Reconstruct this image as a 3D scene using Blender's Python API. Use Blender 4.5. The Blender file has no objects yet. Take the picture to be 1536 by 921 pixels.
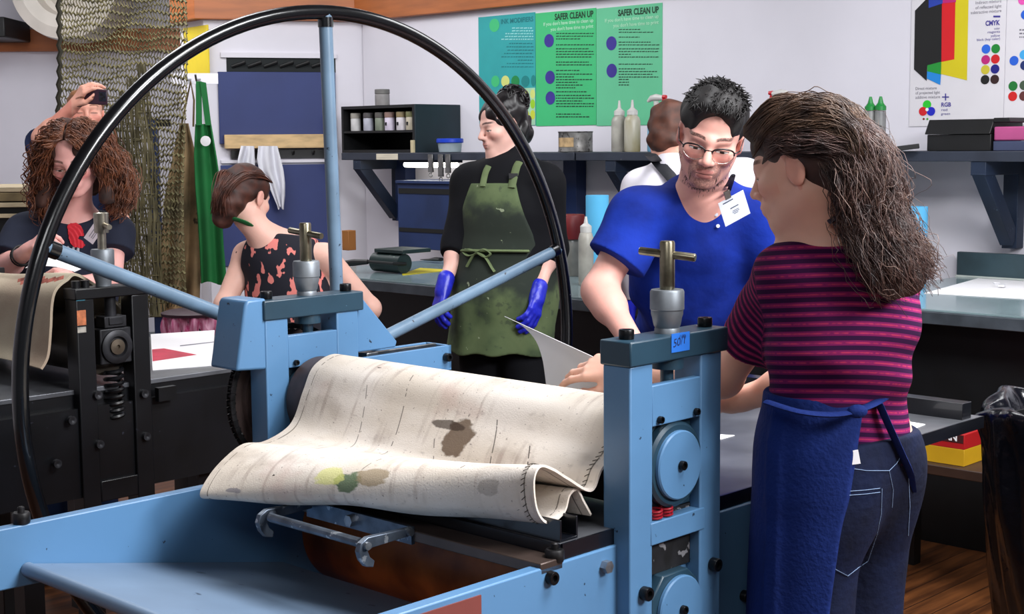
import bpy, math, random
import numpy as np
from mathutils import Vector
random.seed(7)
RNG = np.random.default_rng(11)
SC = bpy.context.scene
COL = SC.collection
# ------------------------------------------------------------------ frames
# World: floor at z = 0, the camera stands at (0, 0, 1.58) and looks along +Y.
# The press and the long back wall share one set of room axes: U runs along the
# press bed (right and away), V along the rollers (left and away).
FPX, PITCH, ROLL, TH, CAMH = 2184.3, .1118, -.0086, .8051, 1.58
C0 = np.array([.20026, 2.45, 0.])
UU = np.array([math.cos(TH), math.sin(TH), 0.]); VV = np.array([-math.sin(TH), math.cos(TH), 0.]); ZZ = np.array([0, 0, 1.])
CAM = np.array([0, 0, CAMH])
def A(*p): return np.array(p if len(p) > 1 else p[0], float)
def W(u, v, z): return C0 + UU*u + VV*v + ZZ*z
def room(P):
    d = np.asarray(P) - C0
    return A(d @ UU, d @ VV, d[2])
def ray(px, py):
    a, b = px-768, py-460.5
    cr, sr = math.cos(ROLL), math.sin(ROLL)
    x = (a*cr+b*sr)/FPX; z = -(-a*sr+b*cr)/FPX
    c, s = math.cos(PITCH), math.sin(PITCH)
    return A(x, c+z*s, -s+z*c)
def P(px, py, d):
    r = ray(px, py); return CAM + r*(d/r[1])
def onpl(px, py, n, k):
    r = ray(px, py); return room(CAM + r*((k-n@CAM)/(n@r)))
def on_u(px, py, u): return onpl(px, py, UU, C0@UU+u)
def on_v(px, py, v): return onpl(px, py, VV, C0@VV+v)
def on_z(px, py, z): return onpl(px, py, ZZ, z)
def unit(v): v = np.asarray(v, float); return v/np.linalg.norm(v)
def lin(c): return tuple(((x/255)/12.92 if x/255 <= .04045 else ((x/255+.055)/1.055)**2.4) for x in c)
# ------------------------------------------------------------------ mesh builder
class MB:
    def __init__(s): s.v = []; s.f = []; s.m = []; s.cur = 0
    def add(s, v, f):
        b = len(s.v); s.v += [tuple(map(float, p)) for p in v]; s.f += [tuple(b+i for i in q) for q in f]; s.m += [s.cur]*len(f); return s
    def box(s, x0, x1, y0, y1, z0, z1):
        v = [(x, y, z) for z in (z0, z1) for y in (y0, y1) for x in (x0, x1)]
        return s.add(v, [(0,2,3,1),(4,5,7,6),(0,1,5,4),(2,6,7,3),(0,4,6,2),(1,3,7,5)])
    def obox(s, c, ax, ay, az, hx, hy, hz):
        c = A(c); v = [c+unit(ax)*x+unit(ay)*y+unit(az)*z for z in (-hz, hz) for y in (-hy, hy) for x in (-hx, hx)]
        return s.add(v, [(0,2,3,1),(4,5,7,6),(0,1,5,4),(2,6,7,3),(0,4,6,2),(1,3,7,5)])
    def bar(s, a, b, w, h, up=(0,0,1)):
        a, b = A(a), A(b); d = unit(b-a); x = unit(np.cross(d, A(up))); y = np.cross(x, d)
        return s.obox((a+b)/2, d, x, y, np.linalg.norm(b-a)/2, w/2, h/2)
    def prism(s, poly, a0, a1, axis='v'):
        n = len(poly)
        put = {'v': lambda p, a: (p[0], a, p[1]), 'u': lambda p, a: (a, p[0], p[1]), 'z': lambda p, a: (p[0], p[1], a)}[axis]
        v = [put(p, a0) for p in poly]+[put(p, a1) for p in poly]
        return s.add(v, [tuple(range(n))[::-1], tuple(range(n, 2*n))]+[(i, (i+1) % n, n+(i+1) % n, n+i) for i in range(n)])
    def tube(s, pts, r, n=8, closed=False, caps=True, flat=1.0):
        pts = [A(p) for p in pts]; m = len(pts)
        rs = r if hasattr(r, '__len__') else [r]*m
        T = []
        for i in range(m):
            a = pts[(i-1) % m] if (closed or i > 0) else pts[i]
            b = pts[(i+1) % m] if (closed or i < m-1) else pts[i]
            T.append(unit(b-a+1e-12))
        x = np.cross(T[0], A(0, 0, 1))
        if np.linalg.norm(x) < .1: x = np.cross(T[0], A(1, 0, 0))
        x = unit(x); v = []
        for i in range(m):
            x = unit(x-T[i]*(x@T[i])); y = np.cross(T[i], x)
            for k in range(n):
                t = 2*math.pi*k/n
                v.append(pts[i]+rs[i]*(x*math.cos(t)+y*flat*math.sin(t)))
        f = []
        for i in range(m if closed else m-1):
            j = (i+1) % m
            for k in range(n):
                l = (k+1) % n
                f.append((i*n+k, i*n+l, j*n+l, j*n+k))
        if caps and not closed:
            f.append(tuple(range(n))[::-1]); f.append(tuple(range((m-1)*n, m*n)))
        return s.add(v, f)
    def cyl(s, a, b, r, r2=None, n=28):
        return s.tube([a, b], [r, r if r2 is None else r2], n)
    def lathe(s, prof, c, axis=(0,0,1), n=32):
        ax = unit(axis); c = A(c); x = np.cross(ax, A(0, 0, 1))
        if np.linalg.norm(x) < .1: x = A(1, 0, 0)
        x = unit(x); y = np.cross(ax, x); v = []; m = len(prof)
        for (r, h) in prof:
            for k in range(n):
                t = 2*math.pi*k/n; v.append(c+ax*h+max(r, 1e-5)*(x*math.cos(t)+y*math.sin(t)))
        f = [(i*n+k, i*n+(k+1) % n, (i+1)*n+(k+1) % n, (i+1)*n+k) for i in range(m-1) for k in range(n)]
        f += [tuple(range(n))[::-1], tuple(range((m-1)*n, m*n))]
        return s.add(v, f)
    def ell(s, c, r, n=16, m=10):
        c = A(c); r = A(r) if hasattr(r, '__len__') else A(r, r, r); v = []; f = []
        for i in range(m+1):
            a = math.pi*i/m
            for k in range(n):
                t = 2*math.pi*k/n; v.append(c+r*A(math.sin(a)*math.cos(t), math.sin(a)*math.sin(t), math.cos(a)))
        f = [(i*n+k, (i+1)*n+k, (i+1)*n+(k+1) % n, i*n+(k+1) % n) for i in range(m) for k in range(n)]
        return s.add(v, f)
    def sheet(s, G, th=0.0):
        G = np.asarray(G, float); a, b, _ = G.shape
        f = [(i*b+j, i*b+j+1, (i+1)*b+j+1, (i+1)*b+j) for i in range(a-1) for j in range(b-1)]
        if th <= 0: return s.add(G.reshape(-1, 3), f)
        du = np.gradient(G, axis=0); dv = np.gradient(G, axis=1); N = np.cross(du, dv)
        N /= np.linalg.norm(N, axis=-1, keepdims=True)+1e-12
        V = np.concatenate([(G+N*th/2).reshape(-1, 3), (G-N*th/2).reshape(-1, 3)]); o = a*b
        F = [tuple(q[::-1]) for q in f]+[tuple(o+i for i in q) for q in f]
        for i in range(a-1):
            for j in (0, b-1):
                q = (i*b+j, (i+1)*b+j, o+(i+1)*b+j, o+i*b+j); F.append(q if j == 0 else q[::-1])
        for j in range(b-1):
            for i in (0, a-1):
                q = (i*b+j, i*b+j+1, o+i*b+j+1, o+i*b+j); F.append(q[::-1] if i == 0 else q)
        return s.add(V, F)
    def disc(s, c, n1, r, rz=None, n=28):
        c = A(c); n1 = unit(n1); x = np.cross(A(0, 0, 1), n1)
        x = unit(x) if np.linalg.norm(x) > .1 else A(1, 0, 0); y = np.cross(n1, x); rz = rz or r
        return s.add([c+x*r*math.cos(2*math.pi*k/n)+y*rz*math.sin(2*math.pi*k/n) for k in range(n)], [tuple(range(n))])
    def spring(s, c, r, h, turns, wr, axis=(0,0,1)):
        n = int(turns*14); pts = [A(c)+A(r*math.cos(2*math.pi*turns*i/n), r*math.sin(2*math.pi*turns*i/n), h*i/n) for i in range(n+1)]
        return s.tube(pts, wr, 6)
ORIG = {}
def tag(o, label=None, cat=None, group=None, kind=None):
    if label: o['label'] = label
    if cat: o['category'] = cat
    if group: o['group'] = group
    if kind: o['kind'] = kind
    return o
def thing(name, label, cat, O, rm=True, group=None):
    o = bpy.data.objects.new(name, None); COL.objects.link(o); o.empty_display_size = .05
    O = A(O); ORIG[o.name] = (O, rm)
    o.location = W(*O) if rm else O
    if rm: o.rotation_euler = (0, 0, TH)
    return tag(o, label, cat, group)
def obj(name, mb, mats, parent=None, O=None, rm=True, smooth=35, bevel=0, label=None, cat=None, group=None, kind=None, bseg=2, attrs=None):
    if parent is not None: O, rm = ORIG[parent.name]
    O = A(0, 0, 0) if O is None else A(O)
    me = bpy.data.meshes.new(name)
    V = np.asarray(mb.v)-O
    me.from_pydata(V.tolist(), [], mb.f)
    if not hasattr(mats, '__len__'): mats = [mats]
    for m in mats: me.materials.append(m)
    if len(mats) > 1: me.polygons.foreach_set('material_index', mb.m)
    if smooth:
        me.polygons.foreach_set('use_smooth', [True]*len(me.polygons))
        if smooth < 180: me.set_sharp_from_angle(angle=math.radians(smooth))
    for k, a in (attrs or {}).items():
        t = 'FLOAT_VECTOR' if a.ndim == 2 else 'FLOAT'
        at = me.attributes.new(k, t, 'POINT'); at.data.foreach_set('vector' if a.ndim == 2 else 'value', np.ascontiguousarray(a, np.float32).ravel())
    me.update()
    o = bpy.data.objects.new(name, me); COL.objects.link(o); ORIG[o.name] = (O, rm)
    if parent is not None: o.parent = parent
    else:
        o.location = W(*O) if rm else O
        if rm: o.rotation_euler = (0, 0, TH)
    if bevel:
        b = o.modifiers.new('bevel', 'BEVEL'); b.width = bevel; b.segments = bseg; b.limit_method = 'ANGLE'; b.angle_limit = math.radians(40)
    return tag(o, label, cat, group, kind)
def copy_tree(o, delta, label=None, group=None):
    def rec(s, p):
        c = s.copy(); COL.objects.link(c); ORIG[c.name] = ORIG[s.name]
        if p is not None: c.parent = p
        for ch in s.children: rec(ch, c)
        return c
    r = rec(o, None); r.location = o.location + Vector(delta)
    return tag(r, label, None, group)
def text_geo(txt, size, bold=0.0):
    cu = bpy.data.curves.new('t', 'FONT'); cu.body = txt; cu.size = size; cu.offset = bold; cu.resolution_u = 3
    ob = bpy.data.objects.new('t', cu); COL.objects.link(ob)
    dg = bpy.context.evaluated_depsgraph_get(); me = bpy.data.meshes.new_from_object(ob.evaluated_get(dg))
    v = np.array([tuple(x.co) for x in me.vertices]); f = [tuple(p.vertices) for p in me.polygons]
    bpy.data.objects.remove(ob); bpy.data.curves.remove(cu); bpy.data.meshes.remove(me)
    return v, f
def put_text(mb, txt, size, org, xd, yd, align='l', bold=0.0, xs=1.0):
    v, f = text_geo(txt, size, bold)
    if not len(v): return
    x = v[:, 0]*xs; w = x.max()
    x = x-(w if align == 'r' else w/2 if align == 'c' else 0)
    mb.add(A(org)+x[:, None]*A(xd)+v[:, 1][:, None]*A(yd), f)
# ------------------------------------------------------------------ materials
def newmat(name):
    m = bpy.data.materials.new(name); m.use_nodes = True
    nt = m.node_tree; b = nt.nodes['Principled BSDF']
    return m, nt, b
def M(name, rgb, rough=.55, metal=0., var=.12, scale=6., bump=0., bscale=60., speck=None, spamt=.62, spscale=45., coat=0., spec=.5, rgb2=None, emit=0, alpha=1, trans=0, sheen=0, stretch=(1,1,1)):
    m, nt, b = newmat(name); N = nt.nodes.new; L = nt.links.new
    tc = N('ShaderNodeTexCoord'); mp = N('ShaderNodeMapping'); mp.inputs['Scale'].default_value = stretch; L(tc.outputs['Object'], mp.inputs[0])
    nz = N('ShaderNodeTexNoise'); nz.inputs['Scale'].default_value = scale; nz.inputs['Detail'].default_value = 6; L(mp.outputs[0], nz.inputs['Vector'])
    c = lin(rgb); c2 = lin(rgb2) if rgb2 else tuple(x*(1-var*2.2) for x in c)
    rmp = N('ShaderNodeValToRGB'); rmp.color_ramp.elements[0].position = .35; rmp.color_ramp.elements[1].position = .62
    rmp.color_ramp.elements[0].color = (*c2, 1); rmp.color_ramp.elements[1].color = (*c, 1); L(nz.outputs['Fac'], rmp.inputs[0])
    out = rmp.outputs[0]
    if speck:
        n2 = N('ShaderNodeTexNoise'); n2.inputs['Scale'].default_value = spscale; n2.inputs['Detail'].default_value = 4; L(tc.outputs['Object'], n2.inputs['Vector'])
        r2 = N('ShaderNodeValToRGB'); r2.color_ramp.elements[0].position = spamt; r2.color_ramp.elements[1].position = spamt+.03; L(n2.outputs['Fac'], r2.inputs[0])
        mx = N('ShaderNodeMixRGB'); L(r2.outputs[0], mx.inputs[0]); L(out, mx.inputs[1]); mx.inputs[2].default_value = (*lin(speck), 1); out = mx.outputs[0]
    L(out, b.inputs['Base Color'])
    b.inputs['Roughness'].default_value = rough; b.inputs['Metallic'].default_value = metal; b.inputs['Specular IOR Level'].default_value = spec
    b.inputs['Coat Weight'].default_value = coat; b.inputs['Transmission Weight'].default_value = trans; b.inputs['Alpha'].default_value = alpha
    b.inputs['Sheen Weight'].default_value = sheen
    if emit:
        b.inputs['Emission Color'].default_value = (*c, 1); b.inputs['Emission Strength'].default_value = emit
    if bump:
        n3 = N('ShaderNodeTexNoise'); n3.inputs['Scale'].default_value = bscale; n3.inputs['Detail'].default_value = 5; L(mp.outputs[0], n3.inputs['Vector'])
        bp = N('ShaderNodeBump'); bp.inputs['Strength'].default_value = bump; bp.inputs['Distance'].default_value = .01; L(n3.outputs['Fac'], bp.inputs['Height']); L(bp.outputs[0], b.inputs['Normal'])
    return m
class X:
    """tiny expression wrapper over Math nodes"""
    nt = None
    def __init__(s, k): s.k = k
    @staticmethod
    def op(o, *a, clamp=False):
        n = X.nt.nodes.new('ShaderNodeMath'); n.operation = o; n.use_clamp = clamp
        for i, q in enumerate(a):
            if isinstance(q, X): X.nt.links.new(q.k, n.inputs[i])
            else: n.inputs[i].default_value = float(q)
        return X(n.outputs[0])
    def __add__(s, o): return X.op('ADD', s, o)
    __radd__ = __add__
    def __sub__(s, o): return X.op('SUBTRACT', s, o)
    def __rsub__(s, o): return X.op('SUBTRACT', o, s)
    def __mul__(s, o): return X.op('MULTIPLY', s, o)
    __rmul__ = __mul__
    def __truediv__(s, o): return X.op('DIVIDE', s, o)
    def abs(s): return X.op('ABSOLUTE', s)
    def lt(s, o): return X.op('LESS_THAN', s, o)
    def gt(s, o): return X.op('GREATER_THAN', s, o)
    def max(s, o): return X.op('MAXIMUM', s, o)
    def min(s, o): return X.op('MINIMUM', s, o)
    def sq(s): return X.op('MULTIPLY', s, s)
    def soft(s, lo, hi):
        n = X.nt.nodes.new('ShaderNodeMapRange'); n.interpolation_type = 'SMOOTHSTEP'
        n.inputs[1].default_value = lo; n.inputs[2].default_value = hi; X.nt.links.new(s.k, n.inputs[0]); return X(n.outputs[0])
    def mod(s, o): return X.op('FLOORED_MODULO', s, o)
def xattr(nt, name):
    X.nt = nt; n = nt.nodes.new('ShaderNodeAttribute'); n.attribute_name = name
    sp = nt.nodes.new('ShaderNodeSeparateXYZ'); nt.links.new(n.outputs['Vector'], sp.inputs[0])
    return X(sp.outputs[0]), X(sp.outputs[1]), X(sp.outputs[2]), n.outputs['Vector'], X(n.outputs['Fac'])
def xnoise(nt, vec, scale, detail=4, stretch=None):
    n = nt.nodes.new('ShaderNodeTexNoise'); n.inputs['Scale'].default_value = scale; n.inputs['Detail'].default_value = detail
    if stretch:
        mp = nt.nodes.new('ShaderNodeMapping'); mp.inputs['Scale'].default_value = stretch; nt.links.new(vec, mp.inputs[0]); vec = mp.outputs[0]
    nt.links.new(vec, n.inputs['Vector']); return X(n.outputs['Fac'])
def mixc(nt, fac, a, b):
    n = nt.nodes.new('ShaderNodeMixRGB')
    if isinstance(fac, X): nt.links.new(fac.k, n.inputs[0])
    else: n.inputs[0].default_value = fac
    for i, q in ((1, a), (2, b)):
        if isinstance(q, tuple): n.inputs[i].default_value = (*q[:3], 1)
        else: nt.links.new(q, n.inputs[i])
    return n.outputs[0]
EXPO = 0.08
LAMPS = [('ceiling_or_fill_lamp', (-.5, -.7, 3.2), (.2, 2.6, .9), 42, 1.6, 1.0), ('ceiling_or_fill_lamp', (1.30, 2.35, 3.2), (1.0, 2.6, 0), 140, 1.6, 1.0), ('ceiling_or_fill_lamp', (3.15, .9, 3.1), (.4, 2.8, .9), 230, 1.4, 1.0), ('ceiling_or_fill_lamp', (-1.6, 5.0, 3.2), (-1.4, 5.2, 0), 42, 2.2, 1.0),  # first lamp is an added fill, second is added to brighten the press
         ('ceiling_or_fill_lamp', (1.9, 5.0, 3.2), (1.7, 5.6, 0), 54, 2.2, 1.0), ('ceiling_or_fill_lamp', (-1.4, 7.6, 3.2), (-1.3, 8.3, .6), 60, 2.2, 1.0), ('ceiling_or_fill_lamp', (-3.2, 9.6, 3.2), (-3, 10.5, .6), 60, 2.2, 1.0)]
# ------------------------------------------------------------------ camera, world, lamps
cam = bpy.data.cameras.new('camera'); co = bpy.data.objects.new('camera', cam); COL.objects.link(co)
from mathutils import Matrix
co.matrix_world = Matrix.Translation((0, 0, CAMH)) @ Matrix.Rotation(math.pi/2-PITCH, 4, 'X') @ Matrix.Rotation(ROLL, 4, 'Z')
cam.sensor_width = 36; cam.lens = FPX/1536*36; cam.clip_start = .02
SC.camera = co
SC.view_settings.view_transform = 'Standard'; SC.view_settings.look = 'None'; SC.view_settings.gamma = 1; SC.view_settings.exposure = EXPO
SC.view_settings.use_curve_mapping = False
wd = bpy.data.worlds.new('world'); SC.world = wd; wd.use_nodes = True
wd.node_tree.nodes['Background'].inputs[0].default_value = (.85, .9, 1, 1); wd.node_tree.nodes['Background'].inputs[1].default_value = .10
SC.cycles.use_denoising = True
SC.cycles.max_bounces = 8; SC.cycles.diffuse_bounces = 3
def lamp(name, loc, tgt, power, sx, sy, col=(1, 1, 1)):
    l = bpy.data.lights.new(name, 'AREA'); l.energy = power; l.shape = 'RECTANGLE'; l.size = sx; l.size_y = sy; l.color = col
    o = bpy.data.objects.new(name, l); COL.objects.link(o); o.location = loc
    d = Vector(tgt)-Vector(loc); o.rotation_euler = d.to_track_quat('-Z', 'Y').to_euler(); return o
for nm, lo, tg, pw, sx, sy in LAMPS: lamp(nm, lo, tg, pw, sx, sy, (.97, .98, 1))
# ------------------------------------------------------------------ room shell
m_wall = M('wall_paint', (222, 219, 228), .7, var=.03, scale=1.5)
m_beam = M('beam_wood', (176, 98, 44), .45, var=.12, scale=3, stretch=(1, 1, 8))
m_navy = M('navy_paint', (28, 48, 92), .55, var=.15, scale=4, speck=(60, 80, 110), spamt=.72)
m_dnavy = M('dark_navy_paint', (20, 36, 60), .55, var=.2, scale=5, speck=(70, 85, 100), spamt=.7)
m_black = M('black_paint', (9, 10, 13), .5, var=.3, scale=8)
m_dark = M('dark_recess', (6, 6, 8), .9)
m_steel = M('steel', (150, 150, 148), .32, 1, var=.15, scale=20)
m_white = M('white_paper', (232, 230, 232), .7, var=.02)
def wood_floor():
    m, nt, b = newmat('wood_floor'); N = nt.nodes.new; L = nt.links.new; X.nt = nt
    tc = N('ShaderNodeTexCoord'); sp = N('ShaderNodeSeparateXYZ'); L(tc.outputs['Object'], sp.inputs[0])
    x, y = X(sp.outputs[0]), X(sp.outputs[1])
    row = X.op('FLOOR', y/.09)
    cv = N('ShaderNodeCombineXYZ'); L((x*.8+row*3.7).k, cv.inputs[0]); L((y*9).k, cv.inputs[1]); L(row.k, cv.inputs[2])
    n = xnoise(nt, cv.outputs[0], 3, 6)
    seam = (y/.09).mod(1).lt(.05)
    c = mixc(nt, n.soft(.3, .7), lin((66, 36, 18)), lin((118, 70, 36)))
    c = mixc(nt, seam, c, lin((34, 18, 10))); L(c, b.inputs['Base Color']); b.inputs['Roughness'].default_value = .38
    return m
obj('floor', MB().box(-4, 7, -3, 9, -.1, 0), wood_floor(), O=(0, 0, 0), smooth=0, kind='structure')
WU = 4.45                      # the long wall carrying the posters
zb = 2.39; CEIL = 3.3
cv_ = 5.90
obj('wall_right', MB().box(WU, WU+.15, -3.2, cv_, 0, CEIL), m_wall, O=(WU, 0, 0), smooth=0, kind='structure')
# pier left of the corner: face, return and the recess behind it
pa = P(546, 200, 9.77)*A(1, 1, 0); pb = P(310, 200, 9.48)*A(1, 1, 0); pcn = P(275, 200, 9.75)*A(1, 1, 0)
dirp = unit(pa-pb); nrm = A(dirp[1], -dirp[0], 0)   # faces the camera
back = unit(pcn-pb)
def pier(z0, z1, grow=0.):
    a = pa+nrm*grow+dirp*.12; b = pb+nrm*grow-dirp*grow; c = pcn-dirp*grow
    return MB().prism([tuple(a[:2]), tuple((a+A(0, .9, 0))[:2]), tuple((c+A(0, .9, 0))[:2]), tuple(c[:2]), tuple(b[:2])], z0, z1, 'z')
obj('wall_pier', pier(0, CEIL), m_wall, O=pb, rm=False, smooth=0, kind='structure')
obj('wall_rear', MB().box(-6.5, 1.5, 12.4, 12.55, 0, CEIL), m_wall, O=A(-3, 12.4, 0), rm=False, smooth=0, kind='structure')
obj('wall_left', MB().box(-5.2, -5.05, -2.5, 12.4, 0, CEIL), m_wall, O=A(-5, 5, 0), rm=False, smooth=0, kind='structure')
obj('ceiling', MB().box(-7, 8, -4, 13, CEIL, CEIL+.1), M('ceiling_paint', (120, 120, 124), .9, var=.02), O=A(0, 4, CEIL), rm=False, smooth=0, kind='structure')
obj('trim_1', MB().box(WU-.07, WU, -3.2, cv_, 2.385, 2.60), m_beam, O=(WU, 0, 2.4), smooth=0, kind='structure', bevel=.004)
obj('trim_2', pier(2.385, 2.60, .06), m_beam, O=pb, rm=False, smooth=0, kind='structure', bevel=.004)
obj('trim_3', MB().box(-5.05, 1.5, 12.32, 12.4, 2.38, 2.56), m_beam, O=A(-3, 12.4, 2.4), rm=False, smooth=0, kind='structure', bevel=.004)
# ------------------------------------------------------------------ the blue press
m_blue = M('blue_enamel', (84, 126, 166), .38, var=.06, scale=4, speck=(30, 40, 55), spamt=.705, spscale=60, bump=.04, bscale=25)
m_bluedk = M('dark_blue_enamel', (36, 62, 78), .36, var=.1, scale=6, speck=(90, 120, 140), spamt=.72, spscale=50)
m_tray = M('tray_enamel', (116, 138, 164), .42, var=.1, scale=3, speck=(60, 75, 95), spamt=.70, spscale=25)
m_spoke = M('spoke_enamel', (102, 126, 148), .36, var=.1, scale=9, speck=(35, 42, 55), spamt=.68, spscale=55)
m_rim = M('black_rim_enamel', (10, 11, 14), .22, var=.2, scale=10, speck=(150, 150, 150), spamt=.74, spscale=90, coat=.4)
m_bolt = M('black_oxide_bolt', (16, 17, 20), .35, .4, var=.2, scale=30)
m_hex = M('zinc_bolt', (150, 155, 162), .35, .8, var=.2, scale=40)
m_housing = M('screw_housing_steel', (138, 144, 150), .5, .7, var=.12, scale=25)
m_rod = M('aged_brass_steel', (150, 142, 120), .3, .95, var=.2, scale=30)
m_bed = M('bed_steel', (122, 124, 130), .35, .55, var=.2, scale=5)
m_beddk = M('black_bed_edge', (13, 16, 24), .3, var=.2, scale=6, coat=.3)
m_rust = M('rusty_drum', (190, 104, 48), .45, .1, var=.26, scale=7, rgb2=(110, 52, 22), speck=(70, 60, 66), spamt=.66, spscale=9)
m_roll = M('roller_steel', (78, 62, 58), .45, .3, var=.2, scale=20)
m_red = M('red_spring', (150, 20, 36), .4, var=.1)
m_chain = M('oily_chain', (38, 36, 38), .5, .5, var=.4, scale=60, speck=(110, 110, 110), spamt=.66)
press = thing('etching_press', 'big light-blue etching press with a tall black hand wheel, nearest the camera', 'printing press', (.14, .5, 0))
def bolt(c, ax, r, h, parent, m=None, hexa=False):
    ax = unit(ax); b = MB()
    if hexa: b.tube([A(c), A(c)+ax*h], r, 6)
    else: b.lathe([(r*.93, 0), (r, h*.08), (r, h*.88), (r*.93, h), (r*.55, h), (r*.5, h*.55), (0, h*.55)], c, ax, 20)
    return obj('bolt', b, m or m_bolt, parent)
def upright(v0, v1, sgn, parent):
    """one press upright; the face shown lies at v0, sgn = +1 when the back lies at larger v"""
    lo, hi = min(v0, v1), max(v0, v1)
    b = MB()
    b.box(0, .062, lo, hi, 0, 1.20); b.box(.201, .264, lo, hi, 0, 1.20)
    b.box(.062, .201, lo, hi, 0, .60)
    up = obj('upright', b, m_blue, parent, bevel=.003)
    obj('cap', MB().box(-.004, .279, lo-.004, hi+.004, 1.199, 1.243), m_bluedk, up, bevel=.003)
    f = v0
    obj('guide_plate', MB().box(.0615, .2015, min(f+sgn*.001, f+sgn*.018), max(f+sgn*.001, f+sgn*.018), 1.087, 1.160), m_blue, up, bevel=.002)
    obj('bearing_block', MB().box(.0622, .2008, min(f+sgn*.022, f+sgn*.058), max(f+sgn*.022, f+sgn*.058), .925, 1.09), m_bluedk, up, bevel=.003)
    n = A(0, -sgn, 0)
    obj('bearing_ring', MB().lathe([(.0775, 0), (.0775, .014), (.072, .019), (.060, .019)], (.1335, f+sgn*.02, 1.009), n, 48), m_bluedk, up)
    obj('bearing_cover', MB().lathe([(.0625, 0), (.0625, .006), (.0600, .0085), (.0, .0085)], (.1335, f+sgn*.001, 1.009), n, 48), m_blue, up)
    bolt((.1335, f-sgn*.0075, 1.009), n, .0085, .009, up)
    obj('crossbar', MB().box(.056, .213, min(f-sgn*.0015, f+sgn*.045), max(f-sgn*.0015, f+sgn*.045), .876, .917), m_blue, up, bevel=.002)
    b = MB(); oct_ = [(.066, .60), (.066, .775), (.098, .812), (.170, .812), (.2005, .785), (.2005, .60)]
    b.prism(oct_, min(f+sgn*.004, f+sgn*.055), max(f+sgn*.004, f+sgn*.055))
    obj('lower_bearing_block', b, m_bluedk, up, bevel=.003)
    obj('lower_bearing_cover', MB().lathe([(.0625, 0), (.0625, .006), (.060, .0085), (0, .0085)], (.142, f+sgn*.003, .742), n, 48), m_blue, up)
    bolt((.142, f-sgn*.005, .742), n, .0085, .009, up)
    bolt((.080, f, 1.098), n, .0065, .008, up); bolt((.185, f, 1.098), n, .0065, .008, up)
    for uu, zz in ((.035, .797), (.238, .805)): bolt((uu, f, zz), n, .0125, .016, up)
    for uu in (.085, .115):
        obj('spring', MB().spring((uu, f+sgn*.012, .917), .0115, .020, 3.5, .0022), m_red, up)
    vm = (lo+hi)/2
    for uu in (.027, .2535): bolt((uu, vm, 1.243), (0, 0, 1), .0135, .017, up)
    return up
un = upright(0, .061, 1, press)
obj('shadow_plate', MB().box(.0622, .2008, .0225, .0290, .8125, .9240), M('dusty_shade_black', (20, 20, 24), .6, var=.4, scale=30, speck=(120, 120, 124), spamt=.62, spscale=40), un)  # added dark plate for the shade behind the crossbar, flecked with grey dust
uf = upright(1.027, 1.088, 1, press)
def screw(vm, parent, tdir):
    s = obj('pressure_screw', MB().lathe([(.0125, 0), (.0135, .005), (.0135, .083), (.012, .0865), (.0, .0865)], (.14, vm, 1.32), (0, 0, 1), 28), m_rod, parent)
    obj('screw_housing', MB().lathe([(.0225, 0), (.0225, .008), (.0215, .010), (.0240, .014), (.0265, .027), (.0285, .034), (.0288, .041), (.0305, .043), (.0305, .074), (.0285, .078), (.012, .078)], (.14, vm, 1.2425), (0, 0, 1), 36), m_housing, s)
    c = A(.14, vm, 1.383); d = unit(tdir)
    obj('tommy_bar', MB().lathe([(.006, -.052), (.0072, -.050), (.0072, .050), (.0065, .052), (0, .052)], c, d, 20), m_rod, s)
    obj('screw_stem', MB().lathe([(.030, .055), (.030, .075), (.012, .075), (.012, 0)], (.14, vm, 1.125), (0, 0, 1), 24), m_bluedk, s)
screw(.03, press, (.35, -.93, -.10)); screw(1.057, press, (.10, -.99, -.10))
# frames with stepped lower edge
def frame(v0, v1, ul, ur):
    poly = [(ul, .885), (ul, .778), (-.50, .765), (-.22, .50), (-.22, .34), (.60, .34), (.66, .60), (ur, .72), (ur, .885)]
    return obj('side_frame', MB().prism(poly, v0, v1), m_blue, press, bevel=.003)
fn = frame(.030, .056, -1.15, .72); ff = frame(.932, .958, -1.02, .72)
for (px, py, hx) in ((824, 866, 0), (906, 849, 1), (1114, 893, 0)):
    u, v, z = on_v(px, py, .03); bolt((u, .030, z), (0, -1, 0), .0115, .013, fn, m_hex if hx else None, bool(hx))
for vv, (px, py) in ((.043, (832, 838)), (.945, (32, 778))):
    u, v, z = on_v(px, py, vv)
    obj('bed_roller_nut', MB().lathe([(.0150, 0), (.0165, .004), (.0165, .018), (.0145, .021), (.0065, .021), (.0065, .030), (.004, .032), (0, .032)], (u, vv, .885), (0, 0, 1), 24), m_hex if 0 else m_chain, fn if vv < .5 else ff)
r0 = on_v(720, 890, .03); r1 = on_v(655, 921, .03)
obj('number_plate', MB().box(r0[0]-.16, r0[0], .027, .0305, r0[2]-.075, r0[2]-.002), M('red_oxide', (120, 58, 52), .6, var=.1), fn)
b = MB()
for u in (-.16, .50): b.box(u, u+.07, .036, .08, 0, .42); b.box(u, u+.07, .90, .95, 0, .42)
b.box(-.16, .57, .05, .93, .36, .42)
obj('base_stand', b, m_blue, press, bevel=.003)
# rollers
obj('top_roller', MB().cyl((.14, .066, 1.012), (.14, 1.02, 1.012), .094, n=64), m_roll, press)
obj('lower_drum', MB().lathe([(.05, 0), (.128, .0), (.130, .004), (.130, .866), (.128, .87), (.05, .87)], (.14, .060, .741), (0, 1, 0), 72), m_rust, press)
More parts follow.
